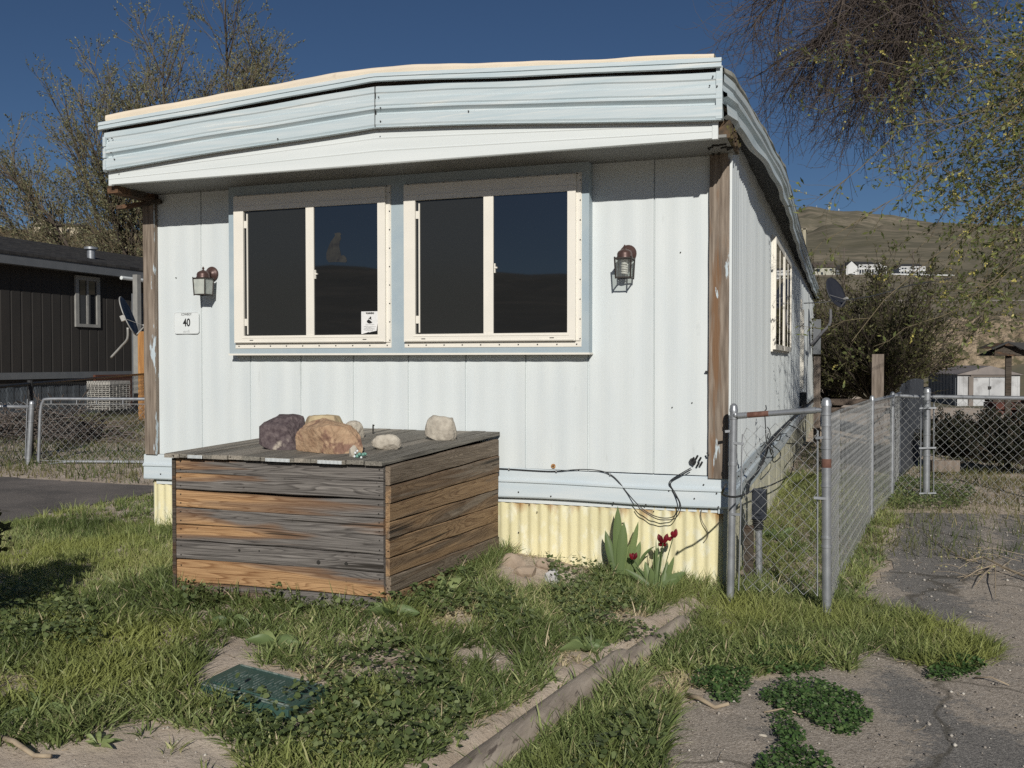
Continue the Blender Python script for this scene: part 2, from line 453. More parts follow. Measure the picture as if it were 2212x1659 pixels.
M['plank_x'] = woodmat("weathered_plank_front", 'x', grey=(0.20, 0.185, 0.17), grey2=(0.06, 0.054, 0.05), warm=(0.43, 0.265, 0.135), warm2=(0.19, 0.09, 0.038), bias=0.60, grad=0.17)
M['plank_y'] = woodmat("weathered_plank_side", 'y', grey=(0.25, 0.20, 0.15), grey2=(0.12, 0.09, 0.062), warm=(0.34, 0.225, 0.125), warm2=(0.14, 0.078, 0.04), bias=0.49)
M['lid_y'] = woodmat("grey_lid_plank", 'y', grey=(0.25, 0.235, 0.20), grey2=(0.12, 0.11, 0.095), warm=(0.34, 0.31, 0.26), warm2=(0.20, 0.18, 0.15), bias=0.52)
M['lid_x'] = woodmat("grey_lid_plank_long", 'y', grey=(0.25, 0.235, 0.20), grey2=(0.12, 0.11, 0.095), bias=0.9)
M['bark_wood'] = pm("grey_timber_wood", (0.42, 0.36, 0.29), (0.24, 0.20, 0.16), 9, 0.9, 0.9, 22, 0.006, (2.6, 0.35, 2.6), c3=(0.13, 0.105, 0.085), scale3=16, lo3=0.60, hi3=0.66)
M['dark_wood'] = woodmat("dark_rotten_wood", 'x', grey=(0.09, 0.075, 0.06), grey2=(0.035, 0.028, 0.022), warm=(0.16, 0.09, 0.05), warm2=(0.05, 0.03, 0.02), bias=0.5)
M['moss_wood'] = pm("mossy_rotten_wood", (0.13, 0.085, 0.05), (0.05, 0.04, 0.03), 22, 0.9, 0.8, 60, 0.006, c3=(0.12, 0.11, 0.03), scale3=18, lo3=0.5, hi3=0.6)
M['galv'] = pm("galvanised_steel", (0.38, 0.40, 0.42), (0.29, 0.305, 0.325), 14, 0.42, 0.08, 60, 0.001, metal=0.55, c3=(0.25, 0.12, 0.06), scale3=5.0, lo3=0.70, hi3=0.73)
M['galv_l'] = pm("galvanised_wire", (0.42, 0.43, 0.43), (0.33, 0.34, 0.34), 14, 0.5, metal=0.4)
M['rust'] = pm("rusty_steel", (0.11, 0.05, 0.035), (0.19, 0.10, 0.075), 30, 0.8, 0.3, 80, 0.002)
M['black'] = pm("black_rubber", (0.02, 0.021, 0.022), (0.035, 0.036, 0.037), 20, 0.5)
M['bronze'] = pm("bronze_lamp_metal", (0.105, 0.062, 0.054), (0.075, 0.045, 0.04), 20, 0.4, 0.1, 60, 0.001, metal=0.3)
M['iron'] = pm("dark_lamp_frame", (0.06, 0.05, 0.045), (0.04, 0.035, 0.03), 20, 0.5, metal=0.3)

# ------------------------------------------------------------------ mobile home
W, L_ = 4.27, 16.5
home = thing("mobile_home", (-2.1, 0.0, 0.0), "pale blue and white single-wide mobile home with bowed roof and yellow corrugated skirting", "mobile home")
seams_px = [438, 547, 658, 770, 883, 1007, 1132, 1268, 1413]
seam_x = [onY(p, 900, 0)[0] for p in seams_px]
step = np.mean(np.diff(seam_x))
seam_x = [seam_x[4] + step * (i - 4) for i in range(9)]
def front_y(x):
    ph = (x - seam_x[4]) / step
    y = -0.0016 * math.cos(2 * math.pi * ph * 3) - 0.0006 * math.sin(2 * math.pi * ph * 2 + 1)
    d = abs(ph - round(ph)) * step
    return y + (0.010 if d < 0.0026 else 0)
xs = set(np.arange(-W + 0.1, -0.11, 0.02).tolist())
for s_ in seam_x: xs |= {s_ - 0.006, s_ - 0.0025, s_, s_ + 0.0025, s_ + 0.006}
xs = sorted(x for x in xs if -W + 0.098 <= x <= -0.11) + [-0.105]
b = MB(); b.grid([[(x, front_y(x), z) for x in xs] for z in (0.727, 1.4, 2.05, 2.66)])
b.box(-W + 0.05, -0.05, 0.02, 0.08, 0.5, 2.9)
for q in ((1452, 880), (1495, 870), (1100, 1014), (1250, 1015), (1525, 985), (380, 600), (1470, 545)):   # nails
    p = onY(q[0], q[1], -0.006); b.lathe(p, [(0.004, -0.003), (0.004, 0.003)], 6, 1, 'y')
b.build("front_wall", [M['siding'], M['dark']], home)
rp = onY(1195, 1007, -0.0075)
mr, ntr, br = base_mat("rust_stain", 0.9)
ntr.links.new(ramp(ntr, noise(ntr, vmap(ntr), 60, 4), [(0.4, (0.25, 0.10, 0.03)), (0.6, (0.45, 0.27, 0.12))]), br.inputs["Base Color"])
b = MB(); b.lathe(rp, [(0.016, -0.001), (0.013, 0.001)], 12, 0, 'y'); b.lathe(rp + np.array([0, -0.002, 0]), [(0.005, -0.001), (0.005, 0.002)], 8, 1, 'y')
b.build("rust_stain", [mr, M['dark']], home)

# side wall: narrow ribs
def side_x(y):
    u = (y % 0.2)
    r = 0.0
    if y > 0.42:
        q = (y % 0.075) / 0.075
        r = 0.007 * max(0.0, 1 - abs(q - 0.5) / 0.22) ** 0.6 if abs(q - 0.5) < 0.22 else 0
        r += 0.003 * math.sin(y * 9)
    else:
        q = (y % 0.11) / 0.11
        r = 0.010 * (0.5 - 0.5 * math.cos(2 * math.pi * q))
    return r
ys = [0.0] + np.arange(0.03, L_, 0.0125).tolist() + [L_]
def sag(y): return -0.03 * math.sin(min(y, 9) / 9 * math.pi * 0.9) if y > 0 else 0.0
b = MB(); b.grid([[(side_x(y), y, z) for y in ys] for z in (0.70, 1.3, 2.0, 3.0)])
b.build("side_wall", M['siding_side'], home)
b = MB(); b.box(-W, -W + 0.05, 0.0, L_, 0.55, 2.95); b.box(-W + 0.05, -0.05, L_ - 0.05, L_, 0.55, 2.95)
b.build("rear_walls", M['siding_side'], home)
# corner posts
def post_box(x0, x1, z0, z1, seed):
    bb = MB(); n = 26; r = np.random.RandomState(seed)
    rows = []
    for i in range(n + 1):
        z = z0 + (z1 - z0) * i / n
        j = r.rand(4) * 0.004
        rows.append([(x0 - j[0] * 0.5, 0.03, z), (x0 - j[0] * 0.5, -0.036, z), (x1 + j[1] * 0.5, -0.036 - j[2], z), (x1 + j[1] * 0.5, 0.03, z), (x0 - j[0] * 0.5, 0.03, z)])
    bb.grid(rows); bb.add([rows[0][k] for k in range(4)], [(0, 1, 2, 3)]); bb.add([rows[-1][k] for k in range(4)], [(3, 2, 1, 0)])
    bb.w = [0.6 if seed == 3 else 0.3] * len(bb.v)
    return bb
post_box(-W - 0.005, -W + 0.098, 0.725, 2.66, 2).build("corner_post", M['post_wood'], home)
post_box(-0.115, 0.0, 0.715, 2.70, 3).build("corner_post", M['post_wood'], home)
b = MB(); b.box(0.001, 0.016, -0.03, 0.012, 0.66, 2.7); b.build("corner_trim", M['siding_side'], home)
# lower trim band (corrugated horizontally)
def band_rows(prof, xs_, y0, zt, zb, sign=-1, f=None):
    return [[(x, y0 + sign * yo, zt(x) + (zb(x) - zt(x)) * fr) for x in xs_] for fr, yo in prof]
tprof = [(0, 0.0), (0.03, 0.006), (0.34, 0.008), (0.40, 0.022), (0.46, 0.022), (0.50, 0.010), (0.95, 0.012), (1.0, 0.006)]
xx = np.linspace(-W - 0.03, 0.01, 60)
wv = [0.003 * math.sin(x * 5.1) + 0.002 * math.sin(x * 13) for x in xx]
b = MB(); b.grid(band_rows(tprof, xx, -0.012, lambda x: 0.725 + 0.004 * math.sin(x * 3), lambda x: 0.535 + 0.005 * math.sin(x * 4.3)))
for px_, py_ in ((1098, 1037), (1120, 1063), (1190, 1072), (1233, 1044), (1262, 1045), (1325, 1086), (1395, 1090), (1445, 1060), (1500, 1077), (1548, 1066), (1552, 1095), (1520, 1047), (340, 1005), (347, 1024)):
    p = onY(px_, py_, -0.026); b.lathe(p, [(0.005, -0.002), (0.005, 0.004)], 6, 1, 'y')
b.box(-W - 0.02, 0.01, 0.0, 0.06, 0.54, 0.70)
b.build("lower_trim", [M['trimw'], M['dark']], home)
ysb = np.linspace(-0.02, L_, 90)
b = MB(); b.grid([[(0.014 + yo, y, (0.725 + (0.50 - 0.725) * fr) + 0.02 * math.sin(y * 0.9) * min(1, y)) for y in ysb] for fr, yo in tprof])
b.box(-0.06, 0.0, 0.0, L_, 0.5, 0.72)
for y in np.arange(0.25, 9, 0.42):
    b.lathe((0.032, y, 0.70), [(0.006, -0.004), (0.006, 0.006)], 6, 1, 'x')
b.build("side_lower_trim", [M['trimw'], M['dark']], home)
# yellow skirting
xs2 = np.linspace(-W + 0.02, -0.03, 520)
b = MB(); b.grid([[(x, 0.028 - 0.0065 * math.sin(2 * math.pi * x / 0.067) - 0.004 * math.sin(x * 2.2 + z * 3), z) for x in xs2] for z in (-0.05, 0.15, 0.35, 0.545)])
for px_, py_ in ((1143, 1090), (1160, 1106), (1240, 1080), (1320, 1086), (1412, 1105), (1483, 1080), (1345, 1130), (1120, 1150)):
    p = onY(px_, py_, 0.016); b.lathe(p, [(0.004, -0.003), (0.004, 0.003)], 6, 1, 'y')
b.build("front_skirting", [M['yellow'], M['dark']], home, smooth=40)
ys2 = np.linspace(0.0, L_, 900)
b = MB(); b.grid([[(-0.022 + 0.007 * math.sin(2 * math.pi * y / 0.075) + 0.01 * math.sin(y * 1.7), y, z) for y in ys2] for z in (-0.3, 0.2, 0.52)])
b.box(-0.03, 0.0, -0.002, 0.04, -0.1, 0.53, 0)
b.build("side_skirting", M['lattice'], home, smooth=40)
b = MB(); b.box(-W, -W + 0.02, 0.05, L_, -0.1, 0.55); b.build("left_skirting", M['lattice'], home)

# overhang: soffit, white fascia, blue corrugated band, cap, roof
XL, XR, XM = onY(236, 385, -0.466)[0], onY(1550, 280, -0.466)[0], onY(816, 285, -0.47)[0]
def tri(x, e, mdl):
    return e + (mdl - e) * (1 - abs(x - XM) / (XR - XM))
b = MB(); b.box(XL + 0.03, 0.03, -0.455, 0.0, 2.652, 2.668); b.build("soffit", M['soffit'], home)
xf = np.linspace(XL, XR, 81)
fp = [(0, 0.0), (0.02, 0.003), (0.30, 0.004), (0.33, 0.0065), (0.36, 0.004), (0.62, 0.005), (0.65, 0.0075), (0.68, 0.005), (0.97, 0.006), (1, 0.0)]
b = MB(); b.grid(band_rows(fp, xf, -0.462, lambda x: tri(x, 2.762, 2.892), lambda x: 2.646))
b.grid([[(x, -0.462, 2.646), (x, -0.44, 2.646)] for x in (XL, XR)])
b.box(XL - 0.006, XL + 0.02, -0.466, -0.44, 2.643, 2.765)
b.box(XR - 0.028, XR + 0.003, -0.472, -0.44, 2.643, 2.768)
b.build("lower_fascia", M['white_alu'], home)
XL2, XR2 = onY(225.5, 330, -0.50)[0], onY(1559, 200, -0.50)[0]
xf = np.linspace(XL2, XR2, 121)
bp_ = [(0, 0.0), (0.03, 0.012), (0.16, 0.014), (0.19, 0.008), (0.30, 0.008), (0.33, 0.016), (0.46, 0.017), (0.49, 0.012), (0.53, 0.020), (0.56, 0.020), (0.63, -0.006), (0.665, -0.006), (0.70, 0.016), (0.92, 0.019), (0.97, 0.012), (1.0, 0.024), (1.01, 0.0)]
def tri2(x, e, mdl): return e + (mdl - e) * (1 - abs(x - XM) / (XR2 - XM))
topf = lambda x: tri2(x, 3.005, 3.128) + 0.003 * math.sin(x * 7) - 0.012 * sm(np.array((x + 0.3) / 0.3)) * 0
botf = lambda x: tri2(x, 2.742, 2.868) + 0.004 * math.sin(x * 3.3) - 0.010 * max(0, (x + 0.6)) 
b = MB(); b.grid(band_rows(bp_, xf, -0.488, topf, botf))
b.grid([[(x, -0.470, topf(x) + .05) for x in (XL2 + .02, XM, XR2 - .02)], [(x, -0.470, botf(x) + .01) for x in (XL2 + .02, XM, XR2 - .02)]], 2)
for (px_, py_) in ((225 + 8, 301), (242, 299), (240, 330), (818, 210), (822, 233), (822, 262), (819, 283), (1540, 165), (1549, 186), (1533, 185), (1500, 150), (1012, 240), (600, 300), (247, 344), (251, 366)):
    p = onY(px_, py_, -0.512); b.lathe(p, [(0.0045, -0.002), (0.0045, 0.004)], 6, 1, 'y')
b.box(XM - 0.001, XM + 0.002, -0.5105, -0.49, 2.87, 3.12, 1)
b.box(XR2 - 0.03, XR2 + 0.004, -0.506, -0.44, 2.745, 3.03)
for zz in (2.78, 2.86, 2.94): b.box(XL2 - 0.004, XL2 + 0.02, -0.512, -0.46, zz - 0.035, zz + 0.03)
b.build("roof_band", [M['band'], M['dark'], M['dark_wood']], home)
# cap strip above the band
cp = [(0, 0.0), (0.05, 0.02), (0.45, 0.026), (0.5, 0.019), (0.92, 0.024), (1, 0.012)]
xc = np.linspace(XL2 - 0.022, XR2 + 0.002, 110)
lift = lambda x: 0.006 * math.sin(x * 2.7 + 1) + 0.004 * math.sin(x * 6.1)
b = MB(); b.grid(band_rows(cp, xc, -0.512, lambda x: tri2(x, 3.070, 3.196), lambda x: tri2(x, 3.010, 3.136) + lift(x) * .5))
b.grid([[(x, -0.514, tri2(x, 3.070, 3.196)) for x in xc], [(x, -0.44, tri2(x, 3.078, 3.204)) for x in xc]])
b.build("roof_cap_strip", M['band'], home)
b = MB()
rows = []
rc = np.linspace(XL2 + 0.03, XR2 - 0.04, 90)
for yy, dz in ((-0.516, 0.0), (-0.524, 0.03), (-0.520, 0.055), (-0.50, 0.066), (-0.44, 0.070), (-0.2, 0.07), (3.0, 0.05), (9.0, 0.03), (L_ + 0.2, 0.0)):
    rows.append([(x, yy, tri2(x, 3.066, 3.192) + dz * float(np.interp(x, [XL2, XM, -0.7, -0.35, XR2], [.85, .85, .45, .55, .5])) + (0.0018 * math.sin(x * 9 + yy * 3) + 0.001 * math.sin(x * 23)) * (1 if dz > 0 else 0) - 0.012 * max(0, 1 - abs(x - XM) / 0.35) ** 2 * (dz > 0.01)) for x in rc])
b.grid(rows); b.build("roof", M['roofcoat'], home, smooth=True)

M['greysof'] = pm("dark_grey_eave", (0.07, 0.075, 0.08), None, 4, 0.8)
# wavy side fascia hanging over the side wall
TY = [-0.5, -0.33, 0.42, 1.4, 2.4, 3.53, 6.68, 12, 16.7]; TX = [0.010, 0.045, 0.080, 0.125, 0.165, 0.155, 0.118, 0.09, 0.08]
BY = [-0.5, -0.3, 0.2, 0.85, 1.85, 2.68, 5.45, 7.8, 12.4, 16.7]; BX = [0.010, 0.045, 0.080, 0.122, 0.155, 0.146, 0.104, 0.07, 0.05, 0.05]
fy = np.concatenate([np.linspace(-0.5, 4, 70), np.linspace(4.15, 16.7, 70)])
sp = [(0, 0.0), (0.04, 0.012), (0.20, 0.012), (0.24, 0.0), (0.40, 0.006), (0.45, 0.024), (0.52, 0.024), (0.56, -0.01), (0.66, -0.008), (0.70, 0.02), (0.93, 0.028), (1.0, 0.004)]
rr2 = np.random.RandomState(5)
b = MB(); rows = []
for fr, xo in sp:
    row = []
    for y in fy:
        tx, bx_ = np.interp(y, TY, TX), np.interp(y, BY, BX)
        wob = 0.004 * math.sin(y * 3.1 + fr * 4) + 0.003 * math.sin(y * 6.7 + fr * 9)
        row.append((tx + (bx_ - tx) * fr + xo * 1.1 + wob * (0.3 + fr), y, 3.0 + (2.735 - 3.0) * fr + 0.006 * math.sin(y * 2.3) + 0.004 * math.sin(y * 7 + fr * 3) + (0.02 * fr if y < -0.3 else 0)))
    rows.append(row)
b.grid(rows)
b.build("side_fascia", M['band'], home)
b = MB()
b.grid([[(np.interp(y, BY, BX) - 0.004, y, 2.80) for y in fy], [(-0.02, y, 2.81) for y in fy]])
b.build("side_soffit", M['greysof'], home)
M['edge'] = pm("dirty_roof_edge", (0.42, 0.42, 0.37), (0.16, 0.16, 0.13), 9, 0.8, 0.5, 40, 0.004)
b = MB(); rows = []
for k, (xo, z) in enumerate(((0.0, 3.0), (0.014, 3.006), (0.010, 3.026), (-0.02, 3.036), (-0.16, 3.045))):
    rows.append([(np.interp(y, TY, TX) + xo, y, z + 0.008 * math.sin(y * 5.2 + k) + 0.006 * math.sin(y * 13.7)) for y in fy])
b.grid(rows); b.build("side_roof_edge", M['edge'], home)
b = MB(); b.grid([[(XL2 - 0.01, y, 3.06) for y in (-0.5, L_)], [(XL2 - 0.03, y, 2.74) for y in (-0.48, L_)], [(-W + 0.02, y, 2.745) for y in (-0.4, L_)]])
b.build("left_fascia", M['band'], home)
# rotten beam ends
b = MB()
b.box(-0.02, 0.048, -0.43, 0.03, 2.655, 2.75)
r_ = np.random.RandomState(4)
for i in range(26):
    c = np.array([0.05, -0.40 + 0.42 * r_.rand(), 2.66 + 0.09 * r_.rand()]); b.obox(c, (0.004 + 0.006 * r_.rand(), 0, 0), (0, 0.02, 0.004), (0, -0.003, 0.012 * r_.rand() + 0.004))
for i in range(9):
    c = np.array([-0.10 + 0.12 * r_.rand(), -0.05 - 0.25 * r_.rand(), 2.647]); a_ = r_.rand() * 3
    b.obox(c, (0.022 * math.cos(a_), 0.022 * math.sin(a_), 0), (-0.004 * math.sin(a_), 0.004 * math.cos(a_), 0), (0, 0, 0.004), 1)
b.build("rotten_beam_end", [M['moss_wood'], M['dark']], home)
b = MB()
b.box(-4.25, -4.16, -0.42, 0.1, 2.60, 2.65)
b.beam((-4.40, -0.16, 2.545), (-4.12, -0.02, 2.60), 0.05, 0.028); b.beam((-4.44, -0.12, 2.56), (-4.2, 0.02, 2.58), 0.03, 0.016)
b.beam((-4.22, -0.40, 2.63), (-4.15, 0.02, 2.60), 0.04, 0.03)
b.w = [0.4] * len(b.v)
b.build("broken_eave_board", M['dark_wood'], home)

# ---- bay trim and the two front windows
BYF = -0.085
bxl = onY(496, 765, BYF)[0]; bxr = onY(1272, 765, BYF)[0]; bz = onY(900, 764, BYF)[2]
b = MB(); b.box(bxl, bxr, BYF, 0.01, bz, 2.655)
b.box(bxl - 0.004, bxr + 0.006, BYF - 0.006, 0.012, bz - 0.008, bz + 0.004, 1)
b.build("window_surround", [M['blue'], M['cream']], home)
def front_window(fl, gl, label=None):
    """fl: flange px (x0,ytop,x1,ybot at the left edge, ...) ; gl: list of glass px spans"""
    x0, x1 = onY(fl[0], 760, BYF - 0.004)[0], onY(fl[1], 760, BYF - 0.004)[0]
    z0, z1 = fl[2], fl[3]
    yb = BYF
    win = MB()
    win.box(x0, x1, yb - 0.004, yb + 0.002, z0, z1)                     # nailing flange
    fx0, fx1, fz0, fz1 = x0 + 0.008, x1 - 0.032, z0 + 0.038, z1 - 0.012
    g0, g1, g2, g3 = [onY(p, 700, yb - 0.022)[0] for p in gl]
    gz0, gz1 = z0 + 0.088, z1 - 0.115
    yf = yb - 0.030
    win.box(fx0, fx1, yf, yb - 0.004, fz0, gz0)
    win.box(fx0, fx1, yf, yb - 0.004, gz1, fz1)
    win.box(fx0, g0, yf, yb - 0.004, gz0, gz1); win.box(g3, fx1, yf, yb - 0.004, gz0, gz1)
    win.box(g1, g2, yf + 0.004, yb - 0.004, gz0, gz1)
    win.box(fx0 + 0.01, fx1 - 0.01, yf - 0.004, yf, fz0 + 0.004, fz0 + 0.010)
    win.box(fx0 + 0.01, fx1 - 0.01, yf - 0.003, yf, gz1 + 0.03, gz1 + 0.034)
    win.box(g0 - 0.012, g3 + 0.012, yf - 0.003, yf, gz0 - 0.016, gz0 - 0.012)
    win.box(fx1, x1 - 0.004, yb - 0.012, yb - 0.004, fz0, z1 - 0.01)
    for k in range(10):                                                  # screws in the flange
        xx_ = x0 + 0.03 + (x1 - x0 - 0.06) * k / 9
        win.lathe((xx_, yb - 0.005, z0 + 0.016), [(0.0045, -0.002), (0.0045, 0.003)], 6, 1, 'y')
        win.lathe((xx_, yb - 0.005, z1 - 0.006), [(0.0045, -0.002), (0.0045, 0.003)], 6, 1, 'y')
    for k in range(9):
        zz_ = z0 + 0.05 + (z1 - z0 - 0.1) * k / 8
        win.lathe((x0 + 0.004, yb - 0.005, zz_), [(0.004, -0.002), (0.004, 0.003)], 6, 1, 'y')
        win.lathe((x1 - 0.006, yb - 0.014, zz_), [(0.004, -0.002), (0.004, 0.003)], 6, 1, 'y')
    for k in (0.12, 0.87):
        xx_ = fx0 + (fx1 - fx0) * k
        win.box(xx_ - 0.014, xx_ + 0.014, yf - 0.002, yf + 0.002, fz0 + 0.016, fz0 + 0.021, 1)
    o = win.build("window", [M['cream'], M['dark']], home, bevel=0)
    MB().box(g0, g1, yf + 0.016, yf + 0.019, gz0, gz1).build("screened_pane", M['screen'], o)
    MB().box(g2, g3, yf + 0.012, yf + 0.015, gz0, gz1).build("glass_pane", M['glass'], o)
    t = MB(); t.box(g0 + 0.022, g0 + 0.03, yf + 0.008, yf + 0.016, gz0 + 0.01, gz1 - 0.02)
    t.box(g0 + 0.003, g0 + 0.022, yf + 0.004, yf + 0.016, gz1 - 0.12, gz1 - 0.07); t.box(g0 + 0.003, g0 + 0.022, yf + 0.004, yf + 0.016, gz0 + 0.07, gz0 + 0.12)
    t.build("screen_tab", M['cream'], o)
    h = MB(); zc = gz0 + (gz1 - gz0) * 0.44
    h.box(g2 + 0.006, g2 + 0.014, yf + 0.002, yf + 0.012, zc, zc + 0.06); h.box(g2 + 0.006, g2 + 0.026, yf, yf + 0.012, zc + 0.028, zc + 0.038)
    h.build("latch", M['cream'], o)
    return o, (g0, g1, g2, g3, gz0, gz1, yf)
wz0 = onY(850, 751, BYF - 0.004)[2]; wz1 = onY(846.6, 400, BYF - 0.004)[2]
wl1, G1 = front_window((509, 845.5, wz0, wz1), (528, 662, 679, 817))
wl2, G2 = front_window((874, 1256, wz0, wz1), (898, 1045, 1066, 1226))
# side windows
def side_window(y0, y1, z0, z1):
    w = MB(); t = 0.05; d = 0.045
    w.box(0.006, d, y0, y0 + t, z0, z1); w.box(0.006, d, y1 - t, y1, z0, z1)
    w.box(0.006, d, y0 + t, y1 - t, z0, z0 + t); w.box(0.006, d, y0 + t, y1 - t, z1 - t, z1)
    ym = (y0 + y1) / 2
    w.box(0.006, d - 0.005, ym - 0.015, ym + 0.015, z0 + t, z1 - t)
    w.box(0.0, 0.02, y0 - 0.03, y1 + 0.03, z0 - 0.02, z1 + 0.02)
    o = w.build("side_window", M['cream'], home)
    MB().box(0.030, 0.037, y0 + t, y1 - t, z0 + t, z1 - t).build("glass_pane", M['glass'], o)
side_window(3.30, 4.62, 1.53, 2.57); side_window(4.68, 5.95, 1.53, 2.57)
b = MB(); b.box(0.004, 0.03, 9.1, 9.2, 0.8, 2.35); b.box(0.03, 0.06, 9.12, 9.16, 1.0, 2.2, 0); b.box(0.0, 0.1, 9.05, 9.25, 0.75, 0.95, 1)
b.build("drain_pipe", [M['cream'], M['black']], home)

# ------------------------------------------------------------------ writing
def text(body, size, mat_, parent, loc, name="lettering", depth=0.0006, bold=0.0, sx=1.0):
    cu = bpy.data.curves.new(name, 'FONT'); cu.body = body; cu.size = size; cu.extrude = depth
    cu.align_x = 'CENTER'; cu.align_y = 'CENTER'; cu.offset = bold
    tmp = bpy.data.objects.new("tmp_text", cu); COL.objects.link(tmp)
    bpy.context.view_layer.update()
    me = bpy.data.meshes.new_from_object(tmp.evaluated_get(bpy.context.evaluated_depsgraph_get()))
    bpy.data.objects.remove(tmp); bpy.data.curves.remove(cu)
    me.transform(Matrix.Translation(Vector(loc)) @ Matrix.Rotation(math.radians(90), 4, 'X') @ Matrix.Diagonal((sx, 1, 1, 1)))
    me.name = name; me.materials.clear()
    return finish(name, me, mat_, parent, None, False)
M['ink'] = pm("black_ink", (0.015, 0.015, 0.015), None, 5, 0.6)
M['faint'] = pm("faded_ink", (0.50, 0.52, 0.52), (0.42, 0.44, 0.44), 60, 0.6)
M['signwhite'] = pm("white_sign_enamel", (0.72, 0.76, 0.76), (0.68, 0.72, 0.72), 9, 0.35)
def rrect(x0, x1, z0, z1, r, y, n=6):
    pts = []
    for cx, cz, a0 in ((x1 - r, z1 - r, 0), (x0 + r, z1 - r, 90), (x0 + r, z0 + r, 180), (x1 - r, z0 + r, 270)):
        for k in range(n + 1):
            a = math.radians(a0 + 90 * k / n); pts.append((cx + r * math.cos(a), y, cz + r * math.sin(a)))
    return pts
a_, c_ = onY(376, 675, -0.01), onY(430.5, 721, -0.01)
sx0, sx1, sz0, sz1 = a_[0], c_[0], c_[2], a_[2]
scx, scz = (sx0 + sx1) / 2, (sz0 + sz1) / 2
sg = thing("house_number_sign", (scx, 0, scz), "white house number plate reading 40 left of the windows", "sign")
MB().prism(rrect(sx0, sx1, sz0, sz1, 0.02, -0.0085), (0, -0.003, 0)).build("plate", M['signwhite'], sg)
ol = rrect(sx0 + 0.003, sx1 - 0.003, sz0 + 0.003, sz1 - 0.003, 0.018, -0.0122); ol.append(ol[0])
MB().tube([(p[0], p[1], p[2]) for p in ol], 0.0008, 4).build("border", M['faint'], sg)
text("40", 0.080, M['ink'], sg, (scx + 0.002, -0.0122, scz + 0.001), bold=0.0016, sx=0.80)
text("COWBOY", 0.025, M['ink'], sg, (scx, -0.0122, sz1 - 0.0165), sx=0.80)
text("mrr8", 0.030, M['faint'], sg, (scx, -0.0122, sz0 + 0.018), sx=0.9)

# paper notice stuck to the glass
g0, g1, g2, g3, gz0, gz1, yf = G1
yp = yf + 0.0105
pA = onY(780.5, 673, yp); pB = onY(817, 721, yp)
nx0, nx1, nz1, nz0 = pA[0], min(pB[0], g3 - 0.001), pA[2], gz0 + 0.004
nt2 = thing("warning_notice", ((nx0 + nx1) / 2, yp, nz0), "torn white warning notice stuck in the lower corner of the left window", "notice")
ww, hh = nx1 - nx0, nz1 - nz0
outl = [(0, 1), (1, 1), (1, .80), (.985, .7), (1, .55), (.96, .42), (.93, .3), (.90, .14), (.75, .12), (.6, .10), (.5, .075), (.42, .09), (.3, .055), (.15, .03), (.05, 0), (0, 0.01)]
M['paper'] = pm("notice_paper", (0.80, 0.80, 0.79), (0.70, 0.71, 0.70), 30, 0.7, 0.6, 40, 0.003)
MB().prism([(nx0 + u * ww, yp, nz0 + v * hh) for u, v in outl], (0, -0.0008, 0)).build("paper", M['paper'], nt2)
tl = lambda u, v: (nx0 + u * ww, yp - 0.0012, nz0 + v * hh)
text("WARNING", 0.017, M['ink'], nt2, tl(.52, .915), bold=0.0008, sx=0.75)
dk = MB()
dk.prism([tl(.32, .57), tl(.44, .66), tl(.55, .59), tl(.66, .51), tl(.60, .475), tl(.48, .46), tl(.38, .49)], (0, -0.0004, 0))
dk.prism([tl(.42, .69), tl(.50, .72), tl(.54, .78), tl(.60, .74), tl(.59, .69), tl(.62, .62), tl(.52, .66)], (0, -0.0004, 0))
for k, (v, u0, u1) in enumerate(((.405, .27, .78), (.325, .15, .85), (.29, .3, .6), (.25, .18, .8), (.205, .15, .82), (.15, .2, .7))):
    u = u0; q = np.random.RandomState(k)
    while u < u1:
        w_ = 0.02 + 0.06 * q.rand()
        dk.prism([tl(u, v), tl(min(u + w_, u1), v), tl(min(u + w_, u1), v + .012), tl(u, v + .012)], (0, -0.0003, 0)); u += w_ + 0.02
dk.build("lettering", M['ink'], nt2)
# pale sitting-cat shape stuck on the glass
cat = [(985, 860), (968, 835), (968, 790), (985, 740), (1003, 700), (1025, 672), (1035, 655), (1030, 640), (1048, 634), (1072, 632), (1082, 645), (1075, 655), (1080, 680), (1070, 700), (1066, 740), (1075, 780), (1080, 810), (1100, 805), (1118, 822), (1125, 850), (1118, 862), (1060, 858)]
cpts = [onY((600 + u / 2.553) / 1.3888, (450 + v / 2.553) / 1.3888, yf + 0.0112) for u, v in cat]
co = MB().prism(cpts, (0, -0.0006, 0)).build("window_decal", pm("faded_decal", (0.016, 0.017, 0.019), (0.034, 0.034, 0.031), 14, 0.5, c3=(0.011, 0.012, 0.015), scale3=22), origin=cpts[0])
tag(co, "faded grey decal in the shape of a sitting cat on the left window", "decal")

# ------------------------------------------------------------------ wall lamps
M['frost'] = pm("dusty_lamp_glass", (0.52, 0.55, 0.50), (0.40, 0.43, 0.40), 20, 0.25)
m_, nt_, b_ = base_mat("clear_lamp_glass", 0.05, 0, 0.5)
tr_ = nt_.nodes.new("ShaderNodeBsdfTransparent"); gl_ = nt_.nodes.new("ShaderNodeBsdfGlossy"); gl_.inputs["Roughness"].default_value = 0.05
tr_.inputs["Color"].default_value = (0.86, 0.88, 0.86, 1)
df_ = nt_.nodes.new("ShaderNodeBsdfDiffuse"); df_.inputs["Color"].default_value = (0.5, 0.52, 0.5, 1)
mx_ = nt_.nodes.new("ShaderNodeMixShader"); mx_.inputs[0].default_value = 0.06
mx2_ = nt_.nodes.new("ShaderNodeMixShader"); mx2_.inputs[0].default_value = 0.12
nt_.links.new(tr_.outputs[0], mx_.inputs[1]); nt_.links.new(gl_.outputs[0], mx_.inputs[2])
